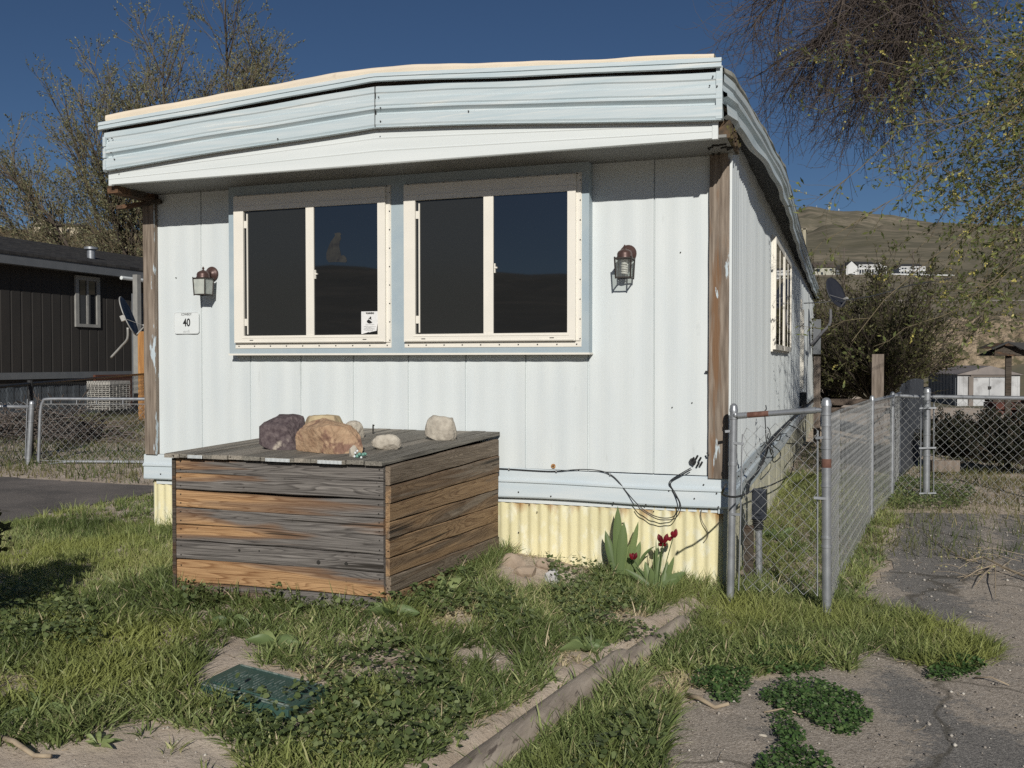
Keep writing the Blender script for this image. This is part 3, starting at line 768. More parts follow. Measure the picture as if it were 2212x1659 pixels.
nt_.links.new(mx_.outputs[0], mx2_.inputs[1]); nt_.links.new(df_.outputs[0], mx2_.inputs[2])
nt_.links.new(mx2_.outputs[0], nt_.nodes["Material Output"].inputs["Surface"])
M['clear'] = m_
M['bulb'] = pm("white_bulb", (0.75, 0.74, 0.70), None, 5, 0.3)
def wall_lamp(px, py, label, clear, drop=0.0):
    c = onY(px, py, -0.008)
    t = thing("wall_lamp", c, label, "lamp", "lamps either side of the front windows")
    b = MB()
    b.lathe(c, [(0.052, -0.004), (0.054, 0.004), (0.050, 0.011), (0.040, 0.014), (0.036, 0.020), (0.018, 0.026), (0.012, 0.030)], 28, 0, 'y')
    b.build("backplate", M['bronze'], t, smooth=50)
    lc = c + np.array([0, -0.100, -0.006])
    b = MB(); b.tube([c + np.array([0, -0.025, 0]), c + np.array([0, -0.045, 0.004]), c + np.array([0, -0.068, -0.002])], [0.016, 0.014, 0.018], 12)
    b.build("arm", M['bronze'], t, smooth=50)
    b = MB(); b.lathe(lc, [(0.048, -0.034), (0.050, -0.026), (0.046, -0.02), (0.046, -0.004), (0.040, 0.008), (0.026, 0.018), (0.012, 0.024), (0.006, 0.027), (0.006, 0.034), (0.010, 0.038), (0.006, 0.043), (0.003, 0.050)], 24)
    b.build("dome_cap", M['bronze'], t, smooth=50)
    top, bot, zt, zb = 0.051, 0.045, lc[2] - 0.036, lc[2] - 0.150
    f = MB()
    cor = lambda s, z: [np.array([lc[0] + i * s, lc[1] + j * s, z]) for i, j in ((-1, -1), (1, -1), (1, 1), (-1, 1))]
    A, B = cor(top, zt), cor(bot, zb)
    for k in range(4):
        f.beam(A[k] + (0, 0, 0.010), B[k] - np.array([0, 0, 0.008]), 0.007, 0.007)
        f.beam(A[k], A[(k + 1) % 4], 0.007, 0.007); f.beam(B[k], B[(k + 1) % 4], 0.007, 0.007)
    f.box(lc[0] - 0.05, lc[0] + 0.05, lc[1] - 0.05, lc[1] + 0.05, zt + 0.002, zt + 0.006)
    f.build("lantern_frame", M['iron'], t)
    g = MB()
    for k in range(4):
        k2 = (k + 1) % 4; ins = 0.96
        q = [lc * [1, 1, 0] + (p - lc * [1, 1, 0]) * [ins, ins, 1] for p in (A[k], A[k2], B[k2], B[k])]
        g.add(q, [(0, 1, 2, 3)])
    g.build("glass_panels", M['clear'] if clear else M['frost'], t)
    if clear:
        s = MB(); pts = [(lc[0] + 0.017 * math.cos(a), lc[1] + 0.017 * math.sin(a), zt - 0.035 - 0.055 * a / 25) for a in np.linspace(0, 25, 90)]
        s.tube(pts, 0.006, 6)
        s.lathe((lc[0], lc[1], zt - 0.005), [(0.018, -0.03), (0.02, 0.0)], 14)
        s.build("bulb", M['bulb'], t, smooth=60)
wall_lamp(458, 592, "brown wall lamp with cloudy glass panels left of the windows", False)
wall_lamp(1357, 548, "brown wall lamp with clear glass and spiral bulb right of the windows", True)
# ------------------------------------------------------------------ ground, drives
def axis_pts(lo, hi, f0, f1, fine, coarse):
    a = list(np.arange(f0, f1, fine))
    s = fine; p = f1
    while p < hi: a.append(p); s = min(s * 1.12, coarse); p += s
    a.append(hi); s = fine; p = f0 - fine
    while p > lo: a.insert(0, p); s = min(s * 1.12, coarse); p -= s
    a.insert(0, lo); return np.array(a)
gx = axis_pts(-42, 42, -5.5, 4.0, 0.035, 1.5); gy = axis_pts(-40, 44, -5.2, 1.0, 0.035, 1.5)
XX, YY = np.meshgrid(gx, gy)
ZZ = gh(XX, YY)
idx = np.arange(XX.size).reshape(XX.shape)
q = np.stack([idx[:-1, :-1], idx[:-1, 1:], idx[1:, 1:], idx[1:, :-1]], -1).reshape(-1, 4)
pxs, pys, dep = proj(XX, YY, ZZ)
pvm = inpoly(pxs, pys, PAVE) & (XX > -1)
M['dirt'] = None
m_, nt_, b_ = base_mat("bare_soil", 0.95, 0, 0.1)
v_ = vmap(nt_)
c0 = ramp(nt_, noise(nt_, v_, 2.5, 6, 0.65), [(0.35, (0.45, 0.37, 0.29)), (0.65, (0.62, 0.53, 0.43))])
c1 = mix(nt_, ramp(nt_, noise(nt_, v_, 70, 3, 0.7), [(0.56, 0.0), (0.66, 0.55)]), c0, (0.20, 0.155, 0.115))
c2 = mix(nt_, ramp(nt_, noise(nt_, v_, 110, 2, 0.5), [(0.68, 0.0), (0.72, 0.9)]), c1, (0.62, 0.56, 0.48))
nt_.links.new(c2, b_.inputs["Base Color"]); bump(nt_, b_, noise(nt_, v_, 28, 8, 0.75), 0.7, 0.014)
M['dirt'] = m_
npmesh("ground", np.stack([XX, YY, ZZ], -1), q, M['dirt'], smooth=True)["kind"] = "structure"

# asphalt of the right-hand parking strip: worn sheet lying on the soil
def sheet(name, polyworld, lift, mat_, step=0.03, wear=None):
    P0 = np.array(polyworld); x0, y0 = P0.min(0); x1, y1 = P0.max(0)
    sx_ = np.arange(x0, x1, step); sy2 = np.arange(y0, y1, step)
    X, Y = np.meshgrid(sx_, sy2)
    wob = 0.12 * (fbm(X * 2.2 + 9, Y * 2.2 + 3, 4) - 0.5) * 2
    ins = inpoly(X + wob, Y + wob * 0.7, polyworld)
    Z = gh(X, Y) + lift
    id_ = np.arange(X.size).reshape(X.shape)
    ok = ins[:-1, :-1] & ins[1:, :-1] & ins[:-1, 1:] & ins[1:, 1:]
    q_ = np.stack([id_[:-1, :-1], id_[:-1, 1:], id_[1:, 1:], id_[1:, :-1]], -1)[ok]
    tint = None
    if wear:
        px_, py_, _ = proj(X, Y, Z); A_ = np.zeros(X.shape)
        for poly in wear: A_[inpoly(px_, py_, poly)] = 1.0
        for _ in range(5):
            for ax in (0, 1): A_ = (np.roll(A_, 1, ax) + A_ + np.roll(A_, -1, ax)) / 3
        tint = A_
    o = npmesh(name, np.stack([X, Y, Z], -1), q_, mat_, smooth=True, tint=tint)
    o["kind"] = "structure"; return o
m_, nt_, b_ = base_mat("worn_asphalt", 0.9, 0, 0.2)
v_ = vmap(nt_)
big = noise(nt_, vmap(nt_, (0.55, 0.8, 1)), 1.15, 5, 0.55, 0.6)
fineN = noise(nt_, v_, 26, 6, 0.75, 0.3)
k_ = math_(nt_, 'ADD', math_(nt_, 'ADD', math_(nt_, 'MULTIPLY', big, 0.5), math_(nt_, 'MULTIPLY', attr(nt_), -0.22)), math_(nt_, 'ADD', math_(nt_, 'MULTIPLY', fineN, 0.45), math_(nt_, 'ADD', math_(nt_, 'MULTIPLY', noise(nt_, v_, 6.5, 4, 0.7), 0.5), -0.15)))
asph = ramp(nt_, noise(nt_, v_, 120, 3, 0.8), [(0.33, (0.11, 0.105, 0.10)), (0.52, (0.25, 0.235, 0.215)), (0.72, (0.50, 0.47, 0.42))])
sand = ramp(nt_, noise(nt_, v_, 85, 4, 0.75), [(0.36, (0.27, 0.23, 0.185)), (0.56, (0.52, 0.455, 0.38)), (0.76, (0.68, 0.61, 0.53))])
col_ = mix(nt_, ramp(nt_, k_, [(0.40, 0.0), (0.52, 1.0)]), asph, sand)
vo = nt_.nodes.new("ShaderNodeTexVoronoi"); vo.feature = 'DISTANCE_TO_EDGE'; vo.inputs["Scale"].default_value = 0.55
dd = nt_.nodes.new("ShaderNodeVectorMath"); dd.operation = 'ADD'; nt_.links.new(v_, dd.inputs[0])
nn_ = nt_.nodes.new("ShaderNodeTexNoise"); nn_.inputs["Scale"].default_value = 3.0; nt_.links.new(v_, nn_.inputs["Vector"])
ss_ = nt_.nodes.new("ShaderNodeVectorMath"); ss_.operation = 'SCALE'; ss_.inputs["Scale"].default_value = 0.35; nt_.links.new(nn_.outputs["Color"], ss_.inputs[0]); nt_.links.new(ss_.outputs[0], dd.inputs[1]); nt_.links.new(dd.outputs[0], vo.inputs["Vector"])
col_ = mix(nt_, ramp(nt_, vo.outputs["Distance"], [(0.003, 0.6), (0.010, 0.0)]), col_, (0.08, 0.07, 0.05))
nt_.links.new(col_, b_.inputs["Base Color"]); bump(nt_, b_, math_(nt_, 'ADD', math_(nt_, 'MULTIPLY', fineN, 0.6), noise(nt_, v_, 130, 3, 0.7)), 1.0, 0.009)
M['asphalt'] = m_
WEAR = [[(1960, 1100), (2120, 1100), (2120, 1230), (2040, 1290), (1990, 1300), (1930, 1265), (1915, 1235)], [(2145, 1100), (2500, 1100), (2500, 1330), (2212, 1260), (2160, 1190)], [(1925, 1292), (2060, 1285), (2130, 1340), (2000, 1348)], [(1873, 1440), (1965, 1450), (2050, 1548), (2212, 1595), (2500, 1620), (2500, 1860), (1955, 1860), (1985, 1590), (1905, 1500)], [(1607, 1550), (1690, 1560), (1690, 1605), (1620, 1600)]]
w2 = lambda px, py, z=0.0: tuple(onZ(px, py, z)[:2])
sheet("parking_strip", [w2(1945, 1108), w2(2230, 1112), (6.5, 2.6), (7, -7), (1.2, -7), w2(1330, 1800), w2(1425, 1640), w2(1445, 1570), w2(1500, 1500), w2(1640, 1462), w2(1830, 1430), w2(1850, 1300), w2(1900, 1215)], 0.004, M['asphalt'], wear=WEAR)
m2_, nt_, b_ = base_mat("dark_drive_asphalt", 0.9, 0, 0.15)
v_ = vmap(nt_)
a_ = ramp(nt_, noise(nt_, v_, 1.4, 4, 0.6), [(0.35, (0.13, 0.12, 0.112)), (0.7, (0.23, 0.205, 0.185))])
a_ = mix(nt_, ramp(nt_, noise(nt_, v_, 55, 3, 0.7), [(0.60, 0.0), (0.68, 0.8)]), a_, (0.38, 0.34, 0.29))
nt_.links.new(a_, b_.inputs["Base Color"]); bump(nt_, b_, noise(nt_, v_, 90, 4, 0.7), 0.7, 0.006)
sheet("driveway", [(-5.95, 2.65), (-5.95, -2.0), (-14, -3.0), (-14, 2.9), (-8.5, 2.7)], 0.006, m2_, step=0.05)

# ------------------------------------------------------------------ far terrain
def rprof(px):
    """control radii and heights for an azimuth given as photo column"""
    px = float(px)
    sky = np.interp(px, [1500, 1600, 1718, 1745, 1790, 1850, 1900, 1960, 2050, 2212, 2400, 3000], [560, 520, 458, 451, 456, 457, 464, 477, 486, 490, 520, 560])
    bench = np.interp(px, [1600, 1760, 1900, 2050, 2212, 2600], [597, 595, 594, 598, 606, 625])
    ca_ = math.cos(math.atan((px - 1106) / FPX))
    E = lambda y, r: 1.42 + (780 - y) / FPX * r * ca_
    Rr = [(22, -0.75), (42, -0.75), (50, -0.4), (56, E(772, 56)), (66, E(758, 66)), (74, E(748, 74)), (90, E(742, 90)), (130, E(706, 130)), (195, E(662, 195)), (199, E(657, 199)), (207, E(656.5, 207)), (225, E(652, 225)),
          (300, E(628, 300)), (385, E(bench + 1, 385)), (420, E(bench - 1, 420)), (470, E(bench - 12, 470)), (700, E(555, 700)), (1100, E(530, 1100)), (1700, E((530 + sky) / 2, 1700)), (2500, E(sky, 2500)), (3200, E(sky + 30, 3200)), (6000, 50)]
    Rl = [(22, -0.1), (30, 0.1), (40, 1.0), (60, 4.0), (100, E(600, 100)), (140, E(560, 140)), (172, E(524, 172)), (188, E(519, 188)), (200, E(508, 200)), (240, E(503, 240)), (320, E(520, 320)), (600, 40), (1500, 90), (3200, 200), (6000, 50)]
    return Rr, Rl
RAD = np.array(sorted(set([22, 26, 30, 35, 38, 42, 46, 50, 53, 56, 61, 66, 70, 74, 82, 90, 100, 110, 120, 130, 140, 150, 162, 172, 180, 188, 195, 199, 203, 207, 215, 225, 240, 260, 280, 300, 320, 350, 385, 400, 420, 445, 470, 520, 600, 700, 800, 900, 1000, 1100, 1250, 1400, 1550, 1700, 1850, 2000, 2150, 2300, 2400, 2500, 2600, 2800, 3200, 4500, 6000])))
AZ = np.concatenate([np.arange(-180, -36, 2.0), np.arange(-36, 40, 0.12), np.arange(40, 180.1, 2.0)])
Hh = np.zeros((len(AZ), len(RAD)))
for i, a in enumerate(AZ):
    back = np.interp(RAD, [22, 60, 300, 700, 900, 1500, 6000], [0, 0.5, 4, 45, 78, 60, 20]) * (1.0 + 0.22 * math.sin(math.radians(a) * 3 + 1) + 0.12 * math.sin(math.radians(a) * 7))
    if abs(a) < 60:
        px = 1106 + FPX * math.tan(math.radians(a))
        Rr, Rl = rprof(px)
        r = np.interp(RAD, *zip(*Rr)); l = np.interp(RAD, *zip(*Rl))
        w = float(sm((px - 500) / 900.0)); h = r * w + l * (1 - w)
        e = float(sm((abs(a) - 38) / 20)); h = h * (1 - e) + back * e
    else: h = back
    Hh[i] = h
A2, R2 = np.meshgrid(np.radians(AZ), RAD, indexing='ij')
dirx = np.sin(A2) * cy_ - np.cos(A2) * sy_; diry = np.sin(A2) * sy_ + np.cos(A2) * cy_
TX_, TY_ = CAM[0] + dirx * R2, CAM[1] + diry * R2
amp = np.interp(R2, [22, 45, 80, 200, 420, 700, 1500, 2500], [0.0, 0.05, 1.0, 1.5, 0.8, 16, 80, 95])
rid = 1 - np.abs(2 * fbm(TX_ / 260.0 + 50, TY_ / 260.0 + 50, 5) - 1)
det = fbm(TX_ / 22.0 + 9, TY_ / 22.0 + 4, 4) - 0.5
crest = np.exp(-((R2 - 2500) / 500.0) ** 2) * 0.75
Hn = Hh + amp * (rid - 0.8) * 1.1 * (1 - crest) + np.minimum(amp, 2.5) * det * np.where((R2 > 370) & (R2 < 480), 0.2, 1.0)
ii = np.arange(A2.size).reshape(A2.shape)
q = np.stack([ii[:-1, :-1], ii[1:, :-1], ii[1:, 1:], ii[:-1, 1:]], -1).reshape(-1, 4)
m_, nt_, b_ = base_mat("dry_hillside", 1.0, 0, 0.0)
v_ = vmap(nt_)
cA = ramp(nt_, noise(nt_, vmap(nt_, (1, 1, 3)), 0.006, 8, 0.62, 0.8), [(0.36, (0.125, 0.125, 0.09)), (0.5, (0.21, 0.195, 0.15)), (0.62, (0.30, 0.265, 0.205))])
cA = mix(nt_, ramp(nt_, noise(nt_, v_, 0.12, 6, 0.75), [(0.45, 0.0), (0.62, 0.55)]), cA, (0.12, 0.115, 0.07))
cA = mix(nt_, ramp(nt_, noise(nt_, v_, 1.3, 5, 0.7), [(0.45, 0.0), (0.6, 0.6)]), cA, (0.24, 0.19, 0.125))
cA = mix(nt_, ramp(nt_, noise(nt_, vmap(nt_, (1, 1, 2)), 0.02, 7, 0.7, 1.2), [(0.44, 0.0), (0.56, 0.7)]), cA, (0.12, 0.115, 0.085))
cA = mix(nt_, ramp(nt_, noise(nt_, vmap(nt_, (0.003, 0.003, 0.035)), 1.0, 4, 0.5, 1.5), [(0.60, 0.0), (0.63, 0.6)]), cA, (0.30, 0.25, 0.19))
nt_.links.new(cA, b_.inputs["Base Color"])
hs = npmesh("hills", np.stack([TX_, TY_, Hn], -1), q, m_, smooth=True); hs["kind"] = "structure"
def hz(x, y):
    dx, dy = x - CAM[0], y - CAM[1]
    r = math.hypot(dx, dy); cx = dx * cy_ + dy * sy_; cf = -dx * sy_ + dy * cy_
    a = math.degrees(math.atan2(cx, cf))
    i = np.clip(np.searchsorted(AZ, a) - 1, 0, len(AZ) - 2); j = np.clip(np.searchsorted(RAD, r) - 1, 0, len(RAD) - 2)
    u = (a - AZ[i]) / (AZ[i + 1] - AZ[i]); w = (r - RAD[j]) / (RAD[j + 1] - RAD[j])
    return Hn[i, j] * (1 - u) * (1 - w) + Hn[i + 1, j] * u * (1 - w) + Hn[i, j + 1] * (1 - u) * w + Hn[i + 1, j + 1] * u * w
# dirt mound behind the shed
mc = P(2110, 800, 53)
rr_ = np.random.RandomState(3)
X, Y = np.meshgrid(np.linspace(-9, 9, 90), np.linspace(-5, 5, 50))
bnd = np.clip(1 - (X / 8.8) ** 2 - (Y / 4.8) ** 2, 0, 1)
Z = 3.1 * bnd ** 0.6 * (0.75 + 0.6 * fbm(X * 0.5 + 20, Y * 0.5 + 20, 4)) + 0.35 * (fbm(X * 2 + 3, Y * 2 + 3, 4) - 0.5) * (bnd > 0) - 0.4
wx = mc[0] + X * cy_ - Y * sy_; wy = mc[1] + X * sy_ + Y * cy_
ii = np.arange(X.size).reshape(X.shape)
q = np.stack([ii[:-1, :-1], ii[:-1, 1:], ii[1:, 1:], ii[1:, :-1]], -1).reshape(-1, 4)
base_z = hz(mc[0], mc[1])
o = npmesh("dirt_mound", np.stack([wx, wy, Z + base_z - 0.9], -1), q, pm("tan_mound_soil", (0.42, 0.33, 0.23), (0.20, 0.155, 0.10), 1.8, 0.95, 1.0, 3, 0.5, c3=(0.11, 0.10, 0.055), scale3=1.6, lo3=0.50, hi3=0.58), smooth=True)
tag(o, kind="structure")

# ------------------------------------------------------------------ planked box
bx0, bx1, by0, by1 = -2.69, -1.465, -1.628, -0.09
box = thing("wooden_box", ((bx0 + bx1) / 2, (by0 + by1) / 2, 0.15), "large weathered plank box standing against the front wall", "wooden box")
rb = np.random.RandomState(11)
def plank(mb, a, b_, zlo, zhi, nrmv, th, tint, bow=0.0, n=10, holes=False, zl2=None, zh2=None):
    """board from a to b (xy), between heights zlo..zhi (left) and zl2..zh2 (right), outer face along nrmv"""
    a, b_, nv = np.array(a, float), np.array(b_, float), np.array(nrmv, float)
    zl2 = zlo if zl2 is None else zl2; zh2 = zhi if zh2 is None else zh2
    rows = []
    for i in range(n + 1):
        s = i / n; p = a + (b_ - a) * s; bo = bow * math.sin(math.pi * s)
        l = zlo + (zl2 - zlo) * s + bo + 0.0015 * math.sin(s * 17 + tint * 9); h = zhi + (zh2 - zhi) * s + bo + 0.0015 * math.sin(s * 13 + tint * 5)
        o_ = nv * th; e = 0.004
        rows.append([(p[0], p[1], l), (p[0] + o_[0] * .8, p[1] + o_[1] * .8, l), (p[0] + o_[0], p[1] + o_[1], l + e), (p[0] + o_[0], p[1] + o_[1], h - e), (p[0] + o_[0] * .8, p[1] + o_[1] * .8, h), (p[0], p[1], h), (p[0], p[1], l)])
    mb.grid(rows, 0)
    nv_ = len(rows[0]) - 1
    mb.add([r for r in rows[0][:nv_]], [tuple(range(nv_))]); mb.add([r for r in rows[-1][:nv_]], [tuple(range(nv_))[::-1]])
    mb.w = mb.w[:-(len(rows) * (nv_ + 1) + 2 * nv_)] + [tint] * (len(rows) * (nv_ + 1) + 2 * nv_)
# front face: planks measured at the left and right ends (photo rows -> heights on the face)
fl_ = [987, 1020, 1056, 1093, 1131, 1165, 1205, 1254, 1290, 1330]
fr_ = [1005, 1040, 1079, 1119, 1156, 1198, 1236, 1291, 1335, 1380]
zL = [onY(385, v, by0)[2] for v in fl_]; zR = [onY(838, v, by0)[2] for v in fr_]
fp_ = MB()
tints = [0.47, 0.12, 0.60, 0.70, 0.63, 0.05, 0.99, 0.86, 0.5]
for k in range(9):
    plank(fp_, (bx0, by0), (bx1, by0), zL[k + 1] + 0.002, zL[k] - 0.002, (0, -1), 0.022 + 0.004 * rb.rand(), tints[k], bow=(-0.009 if k == 2 else 0.005 if k == 6 else 0.008 * (rb.rand() - .5)), zl2=zR[k + 1] + 0.002, zh2=zR[k] - 0.002, n=14)
nb = fp_
for k in range(9):
    for ex in (0, 1):
        for u in (0.25, 0.75):
            x = bx1 - 0.02 - 0.006 * rb.rand() if ex else bx0 + 0.03; zz = (zR if ex else zL)
            z = zz[k] + (zz[k + 1] - zz[k]) * u
            nb.lathe((x, by0 - 0.026, z), [(0.0035, -0.002), (0.0035, 0.0022)], 6, 1, 'y')
for px_, py_, r in ((688, 1215, .011), (748, 1218, .010), (517, 1189, .007), (1010, 1190, .004)):
    p = onY(px_ if px_ != 1010 else 560, py_, by0 - 0.026)
    nb.lathe(p, [(r, -0.002), (r, 0.0015)], 10, 1, 'y')
fp_.build("front_panel", [M['plank_x'], M['dark']], box)
sl_ = [1006, 1048, 1086, 1126, 1162, 1204, 1243, 1280, 1330, 1400]
sr_ = [949, 984, 1021, 1058, 1092, 1127, 1160, 1190, 1215, 1260]
zL2 = [onX(838, v, bx1)[2] for v in sl_]; zR2 = [onX(1066, v, bx1)[2] for v in sr_]
st_ = [0.1, 0.55, 0.7, 0.45, 0.8, 0.6, 0.3, 0.65, 0.5]
sp_b = MB()
for k in range(9):
    plank(sp_b, (bx1, by0 + 0.0), (bx1, by1), zL2[k + 1] + 0.002, zL2[k] - 0.002, (1, 0), 0.022 + 0.008 * rb.rand(), st_[k], bow=0.004 * (rb.rand() - .5), zl2=zR2[k + 1] + 0.002, zh2=zR2[k] - 0.002, n=14)
sp_b.build("side_panel", M['plank_y'], box)
ls = MB()
for k in range(8): plank(ls, (bx0, by0), (bx0, by1), 0.1 + 0.1 * k, 0.197 + 0.1 * k, (-1, 0), 0.022, rb.rand(), n=4)
ls.build("side_panel", M['plank_y'], box)
cpost = MB(); cpost.box(bx0 - 0.022, bx0 + 0.0, by0 - 0.03, by0 + 0.02, 0.1, 0.905); cpost.box(bx0, bx1, by1 - 0.02, by1, 0.1, 0.9); cpost.box(bx0 + 0.02, bx1 - 0.02, by0 + 0.02, by1 - 0.03, 0.05, 0.86)
cpost.w = [0.2] * len(cpost.v)
cpost.build("inner_frame", M['dark_wood'], box)
lid = MB(); n_l = 13
lx0, lx1 = bx0 - 0.045, bx1 + 0.012
for k in range(n_l):
    xa = lx0 + (lx1 - lx0) * k / n_l + 0.0015; xb = lx0 + (lx1 - lx0) * (k + 1) / n_l - 0.0015 - 0.002 * rb.rand()
    ya = by0 - 0.05 - 0.015 * rb.rand(); yb_ = by1 + 0.05 + 0.02 * rb.rand(); j = 0.004 * (rb.rand() - .5)
    z0a, z1a = 0.912 + j, 0.932 + j + 0.002 * rb.rand(); dz = 0.028
    vs = [(xa, ya, z0a), (xb, ya, z0a), (xb, yb_, z0a + dz), (xa, yb_, z0a + dz), (xa + .001, ya + .001, z1a), (xb - .001, ya + .001, z1a), (xb - .001, yb_, z1a + dz), (xa + .001, yb_, z1a + dz)]
    lid.add(vs, [(0, 3, 2, 1), (4, 5, 6, 7), (0, 1, 5, 4), (1, 2, 6, 5), (2, 3, 7, 6), (3, 0, 4, 7)], 0, rb.rand())
for (u0, u1) in ((0.12, 0.19), (0.49, 0.60), (0.725, 0.83)):     # pale crimped metal strips on the lid edge
    xa, xb = lx0 + (lx1 - lx0) * u0, lx0 + (lx1 - lx0) * u1
    lid.box(xa, xb, by0 - 0.069, by0 - 0.064, 0.913, 0.930, 1)
    t = xa
    while t < xb - 0.004: lid.box(t, t + 0.003, by0 - 0.0705, by0 - 0.069, 0.9135, 0.9295, 2); t += 0.0075
lid.build("lid", [M['lid_y'], M['signwhite'], M['galv']], box, bevel=0.0015)

# ------------------------------------------------------------------ stones
def rock(name, c, size, seed, mat_, label, cat="rock", cuts=14, rough=0.05, sub=4, squash=0.0, group=None, rotz=0.0, flat=True):
    import bmesh
    bm = bmesh.new(); bmesh.ops.create_icosphere(bm, subdivisions=sub, radius=1.0)
    r = np.random.RandomState(seed); sub = min(5, sub + 1); cuts += 2
    V = np.array([v.co for v in bm.verts])
    pw = 5.0 if squash else 2.6
    V = V / (np.abs(V) ** pw).sum(1, keepdims=True) ** (1 / pw)
    nn = nrm(r.randn(cuts, 3)); dd_ = (0.74 if squash else 0.66) + 0.22 * r.rand(cuts)
    if False:
        nn = np.concatenate([nn, nrm(np.array([[1, .1, .05], [-1, .1, 0], [.08, 1, .1], [0, -1, .1], [.03, .05, 1], [0, 0, -1.0]]) + 0.12 * r.randn(6, 3))]); dd_ = np.concatenate([dd_ + 0.1, [0.66] * 6])
    for k in range(len(nn)):
        dist = V @ nn[k] - dd_[k]; V = V - np.maximum(dist, 0)[:, None] * nn[k]
    n2 = (fbm(V[:, 0] * 3 + seed + 30, V[:, 1] * 3 + V[:, 2] * 2.3 + 40, 4) - 0.5) * rough * 2.2
    n3 = (fbm(V[:, 2] * 9 + seed + 30, V[:, 1] * 9 + V[:, 0] * 7.3 + 40, 3) - 0.5) * rough * 1.0
    V = V * (1 + n2 + n3)[:, None]
    V = V / np.abs(V).max(0)
    ca, sa = math.cos(rotz), math.sin(rotz)
    V = V * np.array(size) / 2
    V = np.stack([V[:, 0] * ca - V[:, 1] * sa, V[:, 0] * sa + V[:, 1] * ca, (V[:, 2] / size[2] + 0.5)], -1)
    if flat: V[:, 2] = (np.maximum(V[:, 2], 0.22) - 0.22) / 0.78
    V[:, 2] *= size[2]
    for v, p in zip(bm.verts, V): v.co = (p[0] + c[0], p[1] + c[1], p[2] + c[2])
    me = bpy.data.meshes.new(name); bm.to_mesh(me); bm.free()
    o = finish(name, me, mat_, None, c, False)
    return tag(o, label, cat, group)
def lidz(y): return 0.935 + 0.028 * (y - by0 + 0.05) / (by1 - by0 + 0.1)
def on_lid(px, py):
    z = 0.95
    for _ in range(5):
        p = onZ(px, py, z); z = lidz(p[1])
    return np.array([p[0], p[1], lidz(p[1]) - 0.001])
M['rock_purple'] = pm("dark_purple_stone", (0.065, 0.047, 0.052), (0.15, 0.12, 0.12), 40, 0.85, 1.0, 60, 0.008, c3=(0.42, 0.37, 0.31), scale3=5.5, lo3=0.60, hi3=0.66)
M['rock_tan'] = pm("tan_orange_stone", (0.47, 0.33, 0.21), (0.33, 0.21, 0.13), 22, 0.8, 1.0, 40, 0.010, c3=(0.24, 0.14, 0.10), scale3=11, lo3=0.54, hi3=0.62)
M['rock_yellow'] = pm("yellow_tan_stone", (0.50, 0.41, 0.25), (0.38, 0.29, 0.19), 9, 0.8, 0.8, 30, 0.005)
M['rock_pale'] = pm("pale_grey_stone", (0.52, 0.48, 0.40), (0.36, 0.325, 0.27), 20, 0.85, 1.0, 40, 0.009, c3=(0.26, 0.22, 0.17), scale3=11, lo3=0.62, hi3=0.7)
M['rock_white'] = pm("white_grey_stone", (0.55, 0.54, 0.53), (0.42, 0.41, 0.42), 10, 0.8, 0.8, 28, 0.005)
c_ = on_lid(606, 972); rock("rock", c_ + (-0.045, 0.085, 0), (0.238, 0.19, 0.195), 21, M['rock_purple'], "dark purple blocky stone on the left of the box lid", squash=1, cuts=8, rotz=0.25)
c_ = on_lid(706, 980); rock("rock", c_ + (-0.045, 0.10, 0), (0.385, 0.20, 0.198), 38, M['rock_tan'], "biggest orange tan block of stone on the box lid", squash=1, cuts=9, rough=0.07, rotz=-0.15)
c_ = on_lid(690, 962); rock("rock", c_ + (-0.10, 0.22, 0), (0.27, 0.14, 0.162), 45, M['rock_yellow'], "yellowish stone half hidden behind the orange block on the lid", squash=1, cuts=8, rotz=0.1)
c_ = on_lid(775, 955); rock("rock", c_ + (-0.16, 0.24, 0), (0.12, 0.12, 0.11), 46, M['rock_pale'], "small grey brown stone behind the right end of the orange block", cuts=8)
c_ = on_lid(838, 972); rock("rock", c_ + (-0.035, 0.045, 0), (0.175, 0.10, 0.085), 57, M['rock_pale'], "low pale stone lying in the middle of the box lid", cuts=12, rotz=0.1)
c_ = on_lid(952, 951); rock("rock", c_ + (-0.022, 0.06, 0), (0.198, 0.15, 0.15), 68, M['rock_pale'], "rounded pale grey stone on the right of the box lid", cuts=8, rough=0.06)
c_ = on_lid(760, 988); rock("rock", c_ + (0, 0.01, 0), (0.045, 0.04, 0.062), 71, M['rock_pale'], "tiny pale stone chip beside the green ornament on the lid", cuts=10, sub=3)
c_ = on_lid(776, 989)
M['teal'] = pm("teal_ornament", (0.20, 0.40, 0.33), (0.10, 0.22, 0.18), 40, 0.5, 0.4, 90, 0.002)
orn = thing("garden_ornament", c_, "tiny teal and white ornament on the front edge of the box lid", "ornament")
b = MB(); r_ = np.random.RandomState(2)
for i in range(9): b.lathe(c_ + np.array([0.012 + 0.05 * (r_.rand() - .5), 0.03 * (r_.rand() - .5), 0.006 + 0.026 * r_.rand()]), [(0.003, -0.008), (0.009, -0.004), (0.010, 0.003), (0.004, 0.009)], 8)
for dx, dz in ((-0.02, 0.008), (-0.016, 0.026), (-0.004, 0.036), (0.018, 0.004)): b.lathe(c_ + np.array([dx, -0.012, dz]), [(0.002, -0.006), (0.006, -0.002), (0.006, 0.003), (0.002, 0.007)], 8, 1)
b.build("body", [M['teal'], M['signwhite']], orn, smooth=True)
b = MB(); p = on_lid(806, 937); b.tube([p, p + (0, 0, 0.05), p + (0.004, 0, 0.058)], [0.005, 0.005, 0.008], 6); tag(b.build("bent_nail", M['dark'], origin=p), "dark nail sticking up from the back of the box lid", "nail")
